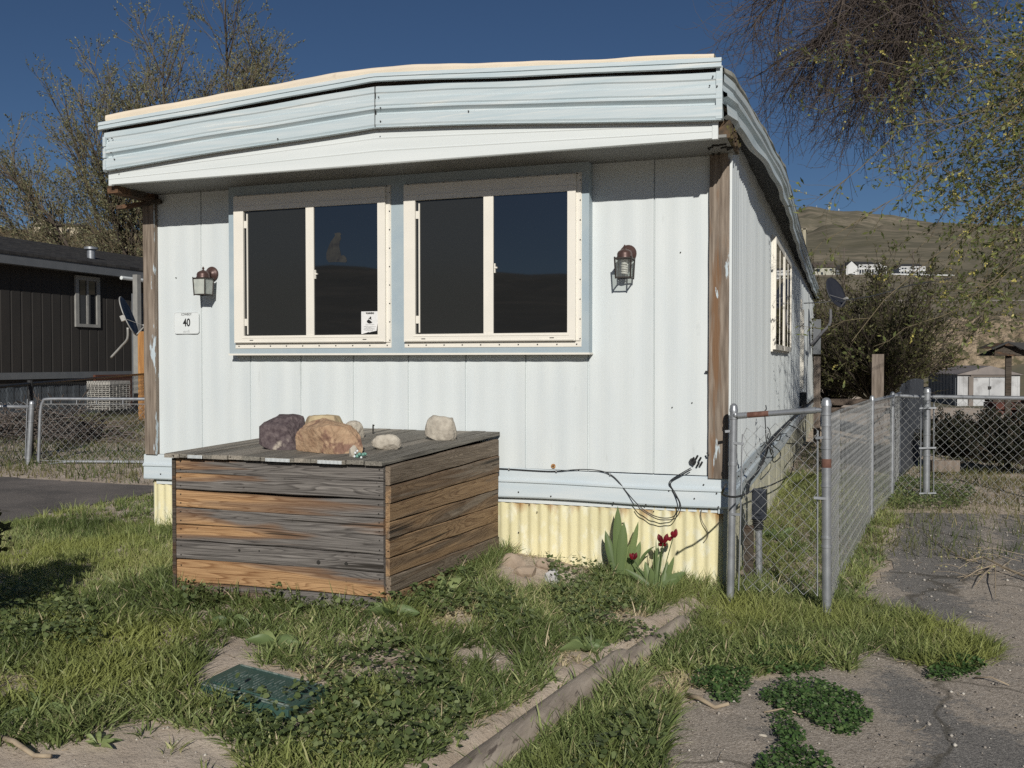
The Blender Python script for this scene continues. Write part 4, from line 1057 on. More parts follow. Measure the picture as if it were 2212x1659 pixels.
# stones on the soil
def gz(p, dz=0.0): return np.array([p[0], p[1], float(gh(p[0], p[1])) + dz])
p = G(1190, 1266); rock("stone", gz(p, -0.02), (0.105, 0.09, 0.12), 81, M['rock_white'], "white grey lump of stone in the weeds in front of the skirting", "stone")
M['soilrock'] = pm("soil_coloured_stone", (0.40, 0.32, 0.245), (0.28, 0.22, 0.165), 9, 0.95, 0.9, 25, 0.01)
for k, (px_, py_, s, lb) in enumerate(((1112, 1222, .16, "soil covered stone beside the back corner of the box"), (1135, 1243, .14, "brown stone in the dirt just right of the box"), (1175, 1225, .13, "flat brown stone between box and white stone"), (1560, 1292, .07, "small brown stone at the foot of the gate post"), (1010, 1403, .26, "flat tan slab showing between the weeds in the middle"), (1075, 1425, .22, "flat tan slab right of the middle slab"), (845, 1425, .30, "flat tan slab right of the green lid"), (650, 1640, .14, "grey slate chip in the dirt at the bottom"), (1645, 1590, .045, "pale pebble at the edge of the parking strip"))):
    p = G(px_, py_); fl = 0.16 if s > 0.2 or "slab" in lb or "slate" in lb else 0.6
    rock("stone", gz(p, -0.015 - 0.03 * (s > .2)), (s, s * .7, s * fl), 90 + k, M['soilrock'] if s > 0.05 else M['rock_pale'], lb, "stone", sub=3)
# timber edging
tb = thing("timber_edging", gz((-0.4, -1.8)), "weathered round grey timber edging the planting bed", "timber")
def log(a, b_, r, seed, name="timber"):
    q = np.random.RandomState(seed); n = 34; m = 18
    rows = []
    for i in range(n + 1):
        s = i / n; c = a + (b_ - a) * s; d = (b_ - a) / np.linalg.norm(b_ - a); u = np.cross(d, (0, 0, 1)); u /= np.linalg.norm(u)
        row = []
        for k in range(m + 1):
            an = 2 * math.pi * (k % m) / m
            rad = r * (1 + 0.10 * math.sin(an * 2 + s * 2) + 0.07 * (vnoise(np.array(s * 18.0 + seed), np.array(math.cos(an) * 2 + 9.0)) - .5) + 0.10 * (vnoise(np.array(s * 4.0), np.array(math.sin(an) * 2 + 19.0 + seed)) - .5))
            if i in (0, n): rad *= 0.86
            row.append(c + u * rad * math.cos(an) * 1.05 + np.array([0, 0, 1]) * rad * math.sin(an) * 0.9)
        rows.append(row)
    mb = MB(); mb.grid(rows); mb.add(rows[0][:m], [tuple(range(m))]); mb.add(rows[-1][:m], [tuple(range(m))[::-1]])
    return mb
def tzc(px, py, z): p = onZ(px, py, z); return np.array([p[0], p[1], z - 0.050])
log(tzc(1480, 1325, .075), tzc(1345, 1412, .085), .047, 3).build("log", M['bark_wood'], tb, smooth=45)
log(tzc(1350, 1398, .08), tzc(870, 1740, .10), .054, 8).build("log", M['bark_wood'], tb, smooth=45)

# green utility lid in the lawn
lp = [onZ(*q, 0.145) for q in ((440, 1472), (520, 1434), (697, 1479), (615, 1545))]
lc = sum(lp) / 4
ulid = thing("utility_box_lid", lc - (0, 0, 0.01), "dark green ribbed plastic utility lid sunk in the weeds", "utility lid")
M['greenplastic'] = pm("green_plastic", (0.035, 0.085, 0.070), (0.055, 0.11, 0.092), 6, 0.45, 0.1, 60, 0.001, c3=(0.20, 0.21, 0.17), scale3=6, lo3=0.64, hi3=0.76)
M['scuff'] = pm("scuffed_rib", (0.26, 0.30, 0.27), (0.05, 0.10, 0.085), 40, 0.6)
e1, e2 = (lp[2] - lp[1]), (lp[0] - lp[1]); z_ = np.array([0, 0, 1.0])
e1u, e2u = e1 / np.linalg.norm(e1), e2 / np.linalg.norm(e2)
S1, S2 = np.linalg.norm(e1) / 2 + 0.02, np.linalg.norm(e2) / 2 + 0.02
b = MB(); b.prism([lc + e1u * i * S1 + e2u * j * S2 for i, j in ((-1, -1), (1, -1), (1, 1), (-1, 1))], (0, 0, -0.05))
b.prism([lc + e1u * i * (S1 - .05) + e2u * j * (S2 - .05) + (0, 0, .004) for i, j in ((-1, -1), (1, -1), (1, 1), (-1, 1))], (0, 0, -0.03))
b.build("lid", M['greenplastic'], ulid, bevel=0.003)
b = MB(); r_ = np.random.RandomState(5)
for k in range(22):
    s = -S1 + 0.06 + (2 * S1 - 0.12) * k / 21
    t = -S2 + 0.06 + 0.05 * r_.rand()
    while t < S2 - 0.08:
        l_ = 0.025 + 0.05 * r_.rand()
        b.beam(lc + e1u * s + e2u * t + (0, 0, .0055), lc + e1u * s + e2u * min(t + l_, S2 - .06) + (0, 0, .0055), 0.003, 0.003); t += l_ + 0.01 + 0.03 * r_.rand()
b.build("tread_ribs", M['scuff'], ulid)
b = MB()
for o_ in (S2 - 0.012, S2 - 0.03, -S2 + 0.012): b.beam(lc - e1u * (S1 - .02) + e2u * o_ + (0, 0, .002), lc + e1u * (S1 - .02) + e2u * o_ + (0, 0, .002), 0.004, 0.006)
b.build("rim", M['scuff'], ulid)

# sticks and litter
def stick(pts, r, mat_, label, name="stick"):
    q = [gz(G(*p), 0.012 + 0.02 * (k % 2)) for k, p in enumerate(pts)]
    mb = MB(); mb.tube(q, [r * (1 - 0.4 * k / len(q)) for k in range(len(q))], 7)
    return tag(mb.build(name, mat_, origin=q[0], smooth=True), label, "stick")
M['drystick'] = pm("dry_pale_stick", (0.44, 0.36, 0.25), (0.30, 0.24, 0.17), 20, 0.9, 0.4, 60, 0.002)
stick([(1484, 1508), (1510, 1524), (1545, 1534), (1575, 1537)], 0.011, M['drystick'], "bare pale stick on the edge of the parking strip")
stick([(0, 1600), (30, 1622), (75, 1640), (110, 1654)], 0.010, M['drystick'], "pale stick lying in the dirt in the bottom corner")
stick([(1650, 1545), (1690, 1548), (1740, 1552)], 0.004, M['drystick'], "thin dry stalk beside the clover patch")
stick([(2105, 1470), (2140, 1478), (2180, 1486)], 0.004, M['drystick'], "thin dry stalk right of the last grass tuft")
# fallen leafy twig on the parking strip
tw = thing("fallen_branch", gz(G(2090, 1225)), "fallen willow twig with pale yellow catkins on the parking strip", "branch")
def gp(px, py, h=0.02): return gz(G(px, py), h)
main = [gp(1998, 1157), gp(2040, 1188), gp(2088, 1217), (gp(2125, 1222, .06)), gp(2165, 1240, .05), gp(2230, 1262, .03), gp(2330, 1290)]
b = MB(); b.tube(main, [.003, .004, .005, .006, .008, .009, .010], 6)
r_ = np.random.RandomState(6); cat_pts = []
for k in range(24):
    a0 = np.array([gp(2060 + 190 * r_.rand(), 1205 + 60 * r_.rand(), 0.02 + 0.05 * r_.rand())])[0]
    d = np.array([r_.randn() * .16, r_.randn() * .16, 0.02 + 0.09 * r_.rand()]); a1 = a0 + d * .5; a2 = a0 + d + np.array([0, 0, -.03])
    b.tube([a0, a1, a2], [.0019, .0014, .0008], 4)
    for t in (.4, .6, .8, 1.0): cat_pts.append(a0 + (a2 - a0) * t)
for (u, v) in ((2075, 1260), (2105, 1275), (2150, 1300)): b.tube([gp(2150, 1235, .05), gp((u + 2150) / 2, (v + 1235) / 2, .05), gp(u, v)], [.005, .004, .002], 5)
b.build("twigs", M['drystick'], tw)
cp2 = np.array(cat_pts); cp2 = cp2[r_.rand(len(cp2)) < .55]
v, q = leaves(cp2, nrm(r_.randn(len(cp2), 3)), nrm(r_.randn(len(cp2), 3)), np.full(len(cp2), .018), np.full(len(cp2), .010))
npmesh("catkins", v, q, leafmat("pale_catkin", [(0, (0.50, 0.48, 0.20)), (1, (0.60, 0.56, 0.28))]), tw, tint=r_.rand(len(v)))["kind"] = "stuff"
# ------------------------------------------------------------------ cords on the front wall
def zp2(u, v): return ((1400 + u / 2.602) / 1.3888, (1250 + v / 2.602) / 1.3888)
def spline(pts, n=6):
    pts = [np.array(p, float) for p in pts]; out = []
    for i in range(len(pts) - 1):
        p0, p1, p2, p3 = pts[max(i - 1, 0)], pts[i], pts[i + 1], pts[min(i + 2, len(pts) - 1)]
        for k in range(n):
            t = k / n; out.append(0.5 * ((2 * p1) + (-p0 + p2) * t + (2 * p0 - 5 * p1 + 4 * p2 - p3) * t * t + (-p0 + 3 * p1 - 3 * p2 + p3) * t ** 3))
    out.append(pts[-1]); return out
cord = thing("coaxial_cable", onY(1490, 1003, -0.03), "black coaxial cable looping off the front wall beside the corner post", "cable")
c1_ = [(225, 403), (330, 408), (560, 422), (700, 425), (830, 415), (930, 412), (1040, 422), (1120, 450), (1180, 500), (1250, 590), (1320, 670), (1400, 740), (1480, 780), (1560, 792), (1620, 775), (1655, 720), (1660, 670), (1620, 600), (1582, 530), (1600, 490), (1680, 440), (1750, 400)]
b = MB(); b.tube(spline([onY(*zp2(*q), -0.034 - (0.04 if q[1] > 600 else 0)) for q in c1_]), 0.0032, 6)
c2_ = [(1330, 690), (1360, 725), (1420, 765), (1490, 800), (1560, 806), (1625, 795), (1664, 740), (1668, 680), (1630, 600), (1592, 535), (1610, 495), (1680, 455), (1755, 412)]
b.tube(spline([onY(*zp2(*q), -0.045 - (0.05 if q[1] > 600 else 0)) for q in c2_]), 0.0032, 6)
for u, v in ((1760, 345), (1790, 330), (1815, 345), (1800, 385), (1825, 380), (1770, 375)):
    p = onY(*zp2(u, v), -0.03); b.tube([p, p + (0.012, -0.012, 0.022)], 0.006, 8)
p = onY(*zp2(1765, 350), -0.02); b.lathe(p, [(0.020, -0.01), (0.022, 0.0), (0.016, 0.012)], 12, 0, 'y')
p = onY(*zp2(1876, 280), -0.045); b.tube([p, p + (0.01, -0.004, -0.018)], 0.005, 8)
for u, v in ((330, 408), (700, 425), (1120, 450)):
    p = onY(*zp2(u, v), -0.036); b.obox(p, (.004, 0, 0), (0, .005, 0), (0, 0, .006), 1)
b.build("cord", [M['black'], M['galv_l']], cord, smooth=40)
b = MB(); b.tube(spline([onY(*zp2(u, v), 0.0) for u, v in ((1835, 725), (1828, 770), (1840, 820), (1870, 870), (1885, 910), (1878, 945), (1855, 975))]), [0.003] * 37, 5)
tag(b.build("stray_wire", pm("dull_wire", (0.22, 0.2, 0.15), None, 4, 0.6), origin=onY(*zp2(1855, 900), 0)), "short dull wire hanging down over the yellow skirting", "wire")
b = MB(); b.box(*[q for q in (onY(1527, 800, 0)[0] - .006, onY(1534, 800, 0)[0] + .008)], -0.03, -0.004, onY(1530, 802, -.02)[2] - .004, onY(1530, 802, -.02)[2] + .003)
tag(b.build("wall_hook", M['dark'], origin=onY(1530, 801, -.01)), "small dark hook on the wall beside the right corner post", "hook")

# tangle of cords along the side trim
def zs(u, v): return ((2160 + u / 4.1475) / 1.3888, (1180 + v / 4.1475) / 1.3888)
sc_ = thing("cable_tangle", onX(*zs(620, 620), 0.07), "tangled black cables sagging along the side trim behind the gate", "cable")
def sidecord(pts, xo, r=0.006, nm="cord"):
    b = MB(); b.tube(spline([onX(*zs(u, v), xo + 0.02 * math.sin(k * 2.1)) for k, (u, v) in enumerate(pts)]), r, 6); b.build(nm, M['black'], sc_, smooth=True)
sidecord([(1210, 60), (1100, 130), (1000, 190), (900, 320), (820, 380), (700, 500), (620, 600), (560, 780), (470, 970), (370, 1090), (340, 1240)], 0.06, 0.011)
sidecord([(1190, 40), (1080, 150), (950, 260), (840, 360), (760, 440), (640, 560), (600, 640)], 0.09, 0.012)
sidecord([(860, 395), (960, 450), (1030, 560), (1035, 630), (930, 780), (915, 900), (880, 1000), (840, 1040), (640, 1140), (440, 1200), (220, 1285), (40, 1262), (40, 1200), (80, 1130)], 0.10, 0.006)
sidecord([(600, 560), (650, 640), (740, 720), (750, 790), (680, 855), (650, 820), (660, 740), (620, 640)], 0.10, 0.005)
sidecord([(570, 150), (575, 200), (558, 230), (565, 400), (575, 580), (600, 700)], 0.09, 0.004)
sidecord([(590, 420), (620, 470), (620, 540), (590, 560), (600, 500)], 0.08, 0.004)
sidecord([(640, 760), (620, 640), (700, 560), (760, 500), (740, 580), (700, 590)], 0.10, 0.006)

# ------------------------------------------------------------------ chain link
def chain(name, parent, A, Bp, za0, za1, zb0, zb1, pitch=0.041, r=0.0019, mat_=None, dense=1.0):
    """diamond mesh between ground points A and B; heights at both ends"""
    A, Bp = np.array(A[:2], float), np.array(Bp[:2], float)
    Lh = np.linalg.norm(Bp - A); d = (Bp - A) / Lh; nv = np.array([-d[1], d[0]])
    H = max(za1 - za0, zb1 - zb0); n = max(2, int(Lh / pitch)); rows_ = max(2, int(H / pitch))
    segs = []
    for i in range(n + 1):
        pts = []
        for j in range(rows_ + 1):
            s = (i + (0.5 if (j + i) % 2 == 0 else -0.5)) * pitch / Lh
            s = min(max(s, 0), 1); t = j / rows_
            z = (za0 + (zb0 - za0) * s) * (1 - t) + (za1 + (zb1 - za1) * s) * t
            off = 0.002 * (1 if i % 2 == 0 else -1)
            p = A + d * s * Lh + nv * off
            pts.append((p[0], p[1], z))
        segs.append(pts)
    S = np.array(segs)
    v, q = tubes(S, np.full(S.shape[:2], r), 4)
    return npmesh(name, v, q, mat_ or M['galv_l'], parent)
def post(mb, base, top, r, cap=True, n=16, m=0):
    base, top = np.array(base, float), np.array(top, float)
    mb.tube([base, top], r, n, m)
    if cap:
        h = (top - base) / np.linalg.norm(top - base)
        rings = [(1.10, 0.0), (1.10, 0.016), (1.0, 0.020), (1.0, 0.028), (0.85, 0.038), (0.5, 0.046), (0.1, 0.049)]
        mb.lathe(top - h * 0.02, [(r * a, z) for a, z in rings], n, m)
def band_(mb, c, r, h=0.018, m=0):
    mb.lathe(c, [(r, -h / 2), (r * 1.16, -h / 2), (r * 1.16, h / 2), (r, h / 2)], 16, m)
# front gate section between two posts beside the corner of the home
g1t, g1b = P(1585, 882, 5.50), P(1577, 1284, 5.50); g1b[2] = float(gh(g1b[0], g1b[1])) - .05
g2t, g2b = P(1785, 870, 5.22), P(1786, 1300, 5.22); g2b[2] = float(gh(g2b[0], g2b[1])) - .05
fence1 = thing("chain_link_gate", (g1b + g2b) / 2, "narrow chain link panel with rusty top rail at the corner of the home", "gate")
b = MB(); post(b, g1b, g1t, 0.0225)
for f in (0.03, 0.18): band_(b, g1t + (g1b - g1t) * f * 1.5, 0.0225)
b.build("post", M['galv'], fence1, smooth=40)
b = MB(); post(b, g2b, g2t, 0.0255)
for f in (0.05, 0.10, 0.155, 0.20, 0.37, 0.60, 0.64): band_(b, g2t + (g2b - g2t) * f, 0.0255, 0.012)
b.lathe(g2t + (g2b - g2t) * 0.27, [(0.0262, -.022), (0.0266, -.015), (0.0266, .02), (0.0262, .026)], 16, 1)
b.build("post", [M['galv'], M['rust']], fence1, smooth=40)
r1, r2 = P(1596, 898, 5.47), P(1763, 886, 5.25)
b = MB(); b.tube([r1, r2], 0.0165, 14); b.tube([r1 - (r2 - r1) * .01, r1 + (r2 - r1) * .1], 0.0185, 14); b.tube([r2 - (r2 - r1) * .14, r2], 0.0185, 14)
b.tube([r1 + (r2 - r1) * .12, r1 + (r2 - r1) * .40], 0.0170, 14, 1)
b.tube([g1t + (0, 0, -.045), r1], 0.009, 8); b.lathe(r1 - (0.02, 0, -.003), [(.011, -.01), (.014, 0), (.011, .01)], 10)
b.tube([r2, r2 + (0.035, -0.006, 0)], 0.014, 8)
b.build("top_rail", [M['galv'], M['rust']], fence1, smooth=40)
b = MB()
b1, b2 = P(1604, 938, 5.47), P(1595, 1275, 5.47); b.beam(b1, b2, 0.016, 0.005)
b3, b4 = P(1766, 930, 5.25), P(1765, 1287, 5.25); b.beam(b3, b4, 0.016, 0.005)
for p, q in ((P(1585, 957, 5.48), P(1607, 959, 5.46)), (P(1580, 1110, 5.48), P(1600, 1112, 5.46)), (P(1785, 1077, 5.2), P(1758, 1075, 5.22)), (P(1785, 945, 5.2), P(1762, 946, 5.23)), (P(1566, 932, 5.5), P(1590, 930, 5.5))): b.beam(p, q, 0.012, 0.014)
b.build("tension_bar", M['galv'], fence1)
ca, cb = P(1604, 1200, 5.46), P(1766, 1200, 5.24)
chain("wire_mesh", fence1, ca, cb, P(1604, 1275, 5.46)[2], P(1604, 925, 5.46)[2], P(1766, 1287, 5.24)[2], P(1766, 900, 5.24)[2], pitch=0.041, r=0.0017)

# long side run going back, and the cross run with gate
def gpost(px, py_top, py_bot, d, r, label_parent, m='galv', lean=0):
    t = P(px, py_top, d); bt = np.array([t[0] + lean, t[1], float(gh(t[0], t[1])) - .05])
    mb = MB(); post(mb, bt, t, r); return mb.build("post", M[m], label_parent, smooth=40), t, bt
c0, c1p, c2p = P(1800, 900, 5.30), P(1884, 862, 8.30), P(1928, 853, 9.60)
fence2 = thing("chain_link_fence", gz(c1p), "chain link fence running back along the side of the home from the thick gate post", "fence")
_, t1, _ = gpost(1884, 861, 1130, 8.30, 0.02, fence2)
_, t2, _ = gpost(1928, 852, 1088, 9.60, 0.022, fence2)
b = MB(); b.tube([t1 + (0, 0, -.02), t2 + (0, 0, -.02), P(1952, 845, 12.5), P(1966, 838, 16)], 0.014, 8); b.build("top_rail", M['galv'], fence2, smooth=True)
zt0 = P(1797, 893, 5.25)[2]
def run(parent, A, B_, za1, zb1, **k):
    chain("wire_mesh", parent, A, B_, float(gh(A[0], A[1])) + .01, za1, float(gh(B_[0], B_[1])) + .01, zb1, **k)
mid = P(1815, 884, 6.0)
run(fence2, P(1794, 900, 5.22), mid, zt0, mid[2], r=.0017)
run(fence2, mid, t1, mid[2], t1[2], r=.0017)
run(fence2, t1, t2, t1[2], t2[2], r=.0018)
run(fence2, t2, P(1966, 838, 16), t2[2], P(1966, 838, 16)[2], pitch=0.05, r=.0016)
fence3 = thing("chain_link_fence", gz(P(2000, 900, 9.7)), "chain link fence with double tension bars crossing behind the parking strip", "fence")
pt = P(2003, 843, 9.62); pb = gz(P(2001, 1067, 9.62), -.05)
b = MB(); post(b, pb, pt, 0.0335)
for f in (.02, .08, .14, .38, .56): band_(b, pt + (pb - pt) * f, 0.0335, .014)
b.build("post", M['galv'], fence3, smooth=40)
e_ = P(2330, 862, 9.0); rl = P(1985, 857, 9.62); rr3 = P(2015, 857, 9.62)
b = MB(); b.tube([t2 + (0, 0, -.01), rl], 0.019, 10); b.tube([rr3, e_], 0.021, 10); b.tube([P(1990, 857, 9.62), P(2016, 857, 9.62)], 0.012, 6); b.build("top_rail", M['galv'], fence3, smooth=40)
b = MB()
for px_ in (1989, 2017):
    b.beam(P(px_, 870, 9.6), P(px_ - 1, 1072, 9.6), 0.018, 0.006)
for py_ in (882, 968, 1066): b.beam(P(1985, py_, 9.58), P(2022, py_ - 1, 9.56), 0.014, 0.016)
b.build("tension_bar", M['galv'], fence3)
run(fence3, t2, P(1989, 900, 9.62), t2[2] - .01, rl[2] - .01, pitch=0.041, r=0.0021)
run(fence3, P(2017, 900, 9.6), e_, rr3[2] + .012, e_[2] + .012, pitch=0.041, r=0.0021)
gpost(2330, 862, 1100, 9.0, 0.025, fence3)

# meter pedestal by the side wall
pc = P(1637, 1090, 6.15)
ped = thing("meter_pedestal", gz(pc), "dark navy electric meter box on a grey pipe behind the narrow gate", "meter box")
M['navy'] = pm("dark_navy_enamel", (0.018, 0.022, 0.032), (0.028, 0.032, 0.042), 9, 0.4)
zt_, zb_ = P(1637, 1057, 6.15)[2], P(1637, 1120, 6.15)[2]
b = MB(); b.box(pc[0] - .035, pc[0] + .055, pc[1] - .05, pc[1] + .05, zb_, zt_); b.box(pc[0] - .02, pc[0] + .03, pc[1] - .058, pc[1] - .05, zb_ + .03, zb_ + .05)
b.build("box", M['navy'], ped, bevel=0.006)
b = MB()
for k in range(5): b.lathe((pc[0], pc[1], zb_ - .01 - .014 * k), [(.03, -.006), (.042, 0), (.03, .006)], 12)
b.build("bellows", M['black'], ped, smooth=True)
b = MB(); b.tube([(pc[0] + .012, pc[1], gz(pc)[2] - .05), (pc[0] + .006, pc[1], zb_ - .05)], 0.022, 12); b.build("pipe", M['galv'], ped, smooth=40)
b = MB(); p0 = P(1617, 1180, 6.0); b.box(p0[0] - .03, p0[0] + .03, p0[1], p0[1] + .02, gz(p0)[2] - .05, zb_ - .02); b.w = [.3] * 8
tag(b.build("stake", M['dark_wood'], origin=gz(p0)), "short dark wooden stake behind the gate beside the meter pipe", "stake")

# ------------------------------------------------------------------ satellite dishes
def dish(name_loc, c, normal, rad, mount_pts, label, mat_d, mat_arm, feed=None, rim=None):
    t = thing("satellite_dish", name_loc, label, "satellite dish")
    nv = nrm(np.array(normal, float)); u = nrm(np.cross(nv, (0, 0, 1))); v = np.cross(u, nv)
    b = MB(); n = 32; rings = 6; vs = [c - nv * rad * .12]; fs = []
    for i in range(1, rings + 1):
        rr = rad * i / rings
        for k in range(n):
            a = 2 * math.pi * k / n; vs.append(c + u * rr * math.cos(a) * .92 + v * rr * math.sin(a) * 1.05 - nv * rad * .12 * (1 - (i / rings) ** 2))
    for k in range(n): fs.append((0, 1 + k, 1 + (k + 1) % n))
    for i in range(rings - 1):
        for k in range(n): fs.append((1 + i * n + k, 1 + (i + 1) * n + k, 1 + (i + 1) * n + (k + 1) % n, 1 + i * n + (k + 1) % n))
    b.add(vs, fs); d = b.build("reflector", mat_d, t, smooth=True)
    sf = d.modifiers.new("thick", 'SOLIDIFY'); sf.thickness = 0.012
    if rim:
        b = MB(); pr = [c + u * rad * math.cos(a) * .92 + v * rad * math.sin(a) * 1.05 for a in np.linspace(0, 2 * math.pi, 40)]; b.tube(pr, 0.012, 6); b.build("rim", rim, t, smooth=True)
    b = MB(); b.tube(spline(mount_pts), [0.024] * (6 * (len(mount_pts) - 1) + 1), 10); b.build("mast", mat_arm, t, smooth=True)
    b = MB(); b.obox(c - nv * rad * .28, u * .05, v * .06, nv * .05); b.build("bracket", mat_arm, t, bevel=.008)
    f0 = c - v * rad * 1.02; f1 = c - v * rad * .75 + nv * rad * .55
    b = MB(); b.tube([f0, f1], 0.012, 6); b.obox(f1 + v * .02, u * .03, v * .02, nv * .03, 1); b.build("feed_arm", [mat_arm, M['greypl']], t)
    b = MB(); b.tube([f1, c + u * rad * .75 - v * rad * .2], 0.006, 5); b.build("strut", mat_arm, t)
    return t
M['dishgrey'] = pm("dark_grey_dish", (0.022, 0.024, 0.032), (0.03, 0.032, 0.04), 8, 0.5)
M['greypl'] = pm("grey_plastic", (0.30, 0.30, 0.29), None, 5, 0.5)
M['armgrey'] = pm("grey_arm_paint", (0.13, 0.13, 0.135), (0.10, 0.10, 0.105), 12, 0.5)
M['armpale'] = pm("pale_arm_paint", (0.42, 0.42, 0.40), (0.34, 0.34, 0.32), 12, 0.5)
dcn = P(1805, 632, 16.5)
dish(P(1755, 720, 16.3), dcn, (0.75, -0.50, 0.35), 0.27, [onX(1752, 745, .1), P(1778, 716, 16.3), P(1793, 698, 16.4), P(1794, 668, 16.5)], "dark satellite dish on a bent arm at the far end of the home", M['dishgrey'], M['armgrey'])
dcn = P(278, 683, 19.5)
dish(P(262, 770, 19.8), dcn, (0.91, 0.47, 0.40), 0.40, [P(240, 772, 20.0), P(262, 748, 19.8), P(275, 732, 19.6), P(276, 708, 19.5)], "navy satellite dish on a pale mast beside the dark brown neighbouring house", M['dishgrey'], M['armpale'], rim=M['armpale'])
# ------------------------------------------------------------------ neighbouring house on the left
NX = -17.6
nh = thing("neighbour_house", (NX, 12, 0.1), "dark brown single-storey house with shingle roof and grey trim behind the left fence", "house")
M['brown'] = pm("shade_darkened_brown_siding", (0.029, 0.027, 0.025), (0.036, 0.033, 0.030), 3, 0.8, 0.1, 20, 0.003, (1, 1, .3))  # brown taken darker, the shade on this wall is in the colour
M['greytrim'] = pm("grey_blue_trim", (0.135, 0.145, 0.155), (0.115, 0.125, 0.135), 4, 0.6)
M['greyskirt'] = pm("grey_blue_skirt", (0.085, 0.10, 0.115), (0.07, 0.085, 0.10), 4, 0.7, 0.1, 20, 0.004)
m_, nt_, b_ = base_mat("dark_shingles", 0.95, 0, 0.1)
br_ = nt_.nodes.new("ShaderNodeTexBrick"); br_.inputs["Scale"].default_value = 3.0; br_.inputs["Mortar Size"].default_value = 0.01
br_.inputs["Color1"].default_value = (0.03, 0.03, 0.032, 1); br_.inputs["Color2"].default_value = (0.07, 0.068, 0.066, 1); br_.inputs["Mortar"].default_value = (0.015, 0.015, 0.015, 1)
nt_.links.new(vmap(nt_, (1, 1, 1), rot=(0, 0, math.radians(90))), br_.inputs["Vector"]); nt_.links.new(br_.outputs[0], b_.inputs["Base Color"])
M['shingle'] = m_
ny0, ny1 = 2.0, 24.0
ez = onX(100, 577, NX + .4)[2]; sz = onX(100, 804, NX)[2]
b = MB(); ysn = np.arange(ny0, ny1, 0.02)
b.grid([[(NX - (0.012 if (y % 0.3) < 0.025 else 0), y, z) for y in ysn] for z in (sz, ez + .1)])
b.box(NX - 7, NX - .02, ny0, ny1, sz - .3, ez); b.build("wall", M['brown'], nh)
b = MB(); b.box(NX + .0, NX + .05, ny0, ny1, sz - .16, sz); b.box(NX + .38, NX + .42, ny0 - .3, ny1 + .3, ez - .02, ez + .22); b.box(NX, NX + .38, ny0, ny1, ez + 0, ez + .03); b.build("fascia", M['greytrim'], nh)
b = MB(); b.grid([[(NX - .05 - (0.015 if (y % 0.4) < 0.2 else 0), y, z) for y in np.arange(ny0, ny1, .05)] for z in (-.3, sz - .15)]); b.build("skirting", M['greyskirt'], nh)
b = MB(); ridge = 4.78
b.prism([(NX + .45, ny0 - .4, ez + .20), (NX + .45, ny0 - .4, ez + .26), (NX - 3.6, ny0 - .4, ridge + .06), (NX - 7.6, ny0 - .4, ez + .26), (NX - 7.6, ny0 - .4, ez + .2), (NX - 3.6, ny0 - .4, ridge)], (0, ny1 - ny0 + .8, 0)); b.build("roof", M['shingle'], nh)
wA, wB = onX(160, 594, NX), onX(214, 708, NX)
b = MB(); x_ = NX
y0, y1, z0, z1 = wA[1], wB[1], wB[2], wA[2]; t = .11
b.box(x_, x_ + .05, y0, y1, z1 - t, z1); b.box(x_, x_ + .05, y0, y1, z0, z0 + t * .7); b.box(x_, x_ + .05, y0, y0 + t, z0 + t * .7, z1 - t); b.box(x_, x_ + .05, y1 - t, y1, z0 + t * .7, z1 - t); b.box(x_, x_ + .04, (y0 + y1) / 2 - .03, (y0 + y1) / 2 + .03, z0, z1)
M['greyframe'] = pm("grey_window_frame", (0.30, 0.30, 0.28), (0.24, 0.24, 0.23), 5, 0.6)
wo2 = b.build("window", M['greyframe'], nh); MB().box(x_ + .005, x_ + .015, y0 + t, y1 - t, z0 + .05, z1 - .1).build("glass_pane", M['glass'], wo2)
vp = P(233, 580, 22.5); vp = np.array([NX - .55, onX(233, 570, NX)[1], 0]); vp[2] = ez + .62
b = MB(); b.lathe(vp, [(.10, -.2), (.10, .10), (.17, .10), (.17, .16), (.05, .18)], 16); b.build("roof_vent", M['galv'], nh, smooth=40)
gA, gB = onX(262, 600, NX + .45), onX(312, 608, NX + .45)
b = MB(); b.tube([gA, gB + (0, 3, 0)], .05, 8); b.build("gutter", M['signwhite'], nh)
pp = P(297, 760, 24.5)
b = MB(); b.box(pp[0] - .07, pp[0] + .07, pp[1] - .07, pp[1] + .07, -.2, ez); b.build("porch_post", M['greyframe'], nh)
b = MB(); p1 = onX(205, 820, NX + .1); p2 = onX(288, 820, NX + .1); b.box(NX + .05, NX + .12, p1[1], p2[1], p1[2] - .75, p1[2] + .12); b.w = [.9] * 8; b.build("porch_skirt_board", woodmat("red_brown_boards", 'y', grey=(.10, .04, .025), grey2=(.05, .02, .015), warm=(.13, .05, .03), warm2=(.06, .025, .018)), nh)
dp0, dp1 = P(304, 650, 25), P(318, 850, 25)
b = MB(); b.box(dp0[0] - .3, dp0[0] + 1.2, dp0[1], dp0[1] + .06, .2, dp0[2] + .2); b.build("porch_door", M['greytrim'], nh)
op = P(309, 800, 22.0)
b = MB(); b.box(op[0] - .10, op[0] + .2, op[1] - .05, op[1] + .05, -.1, P(312, 716, 22)[2]); b.box(op[0] + .2, op[0] + 1.2, op[1], op[1] + .04, -.1, P(312, 745, 22)[2]); b.w = [.9] * 16
tag(b.build("board_fence", woodmat("orange_new_wood", 'z', grey=(.42, .22, .08), grey2=(.30, .14, .05), warm=(.50, .27, .10), warm2=(.34, .16, .06)), origin=op * [1, 1, 0]), "orange new timber fence end at the neighbour's porch", "fence")
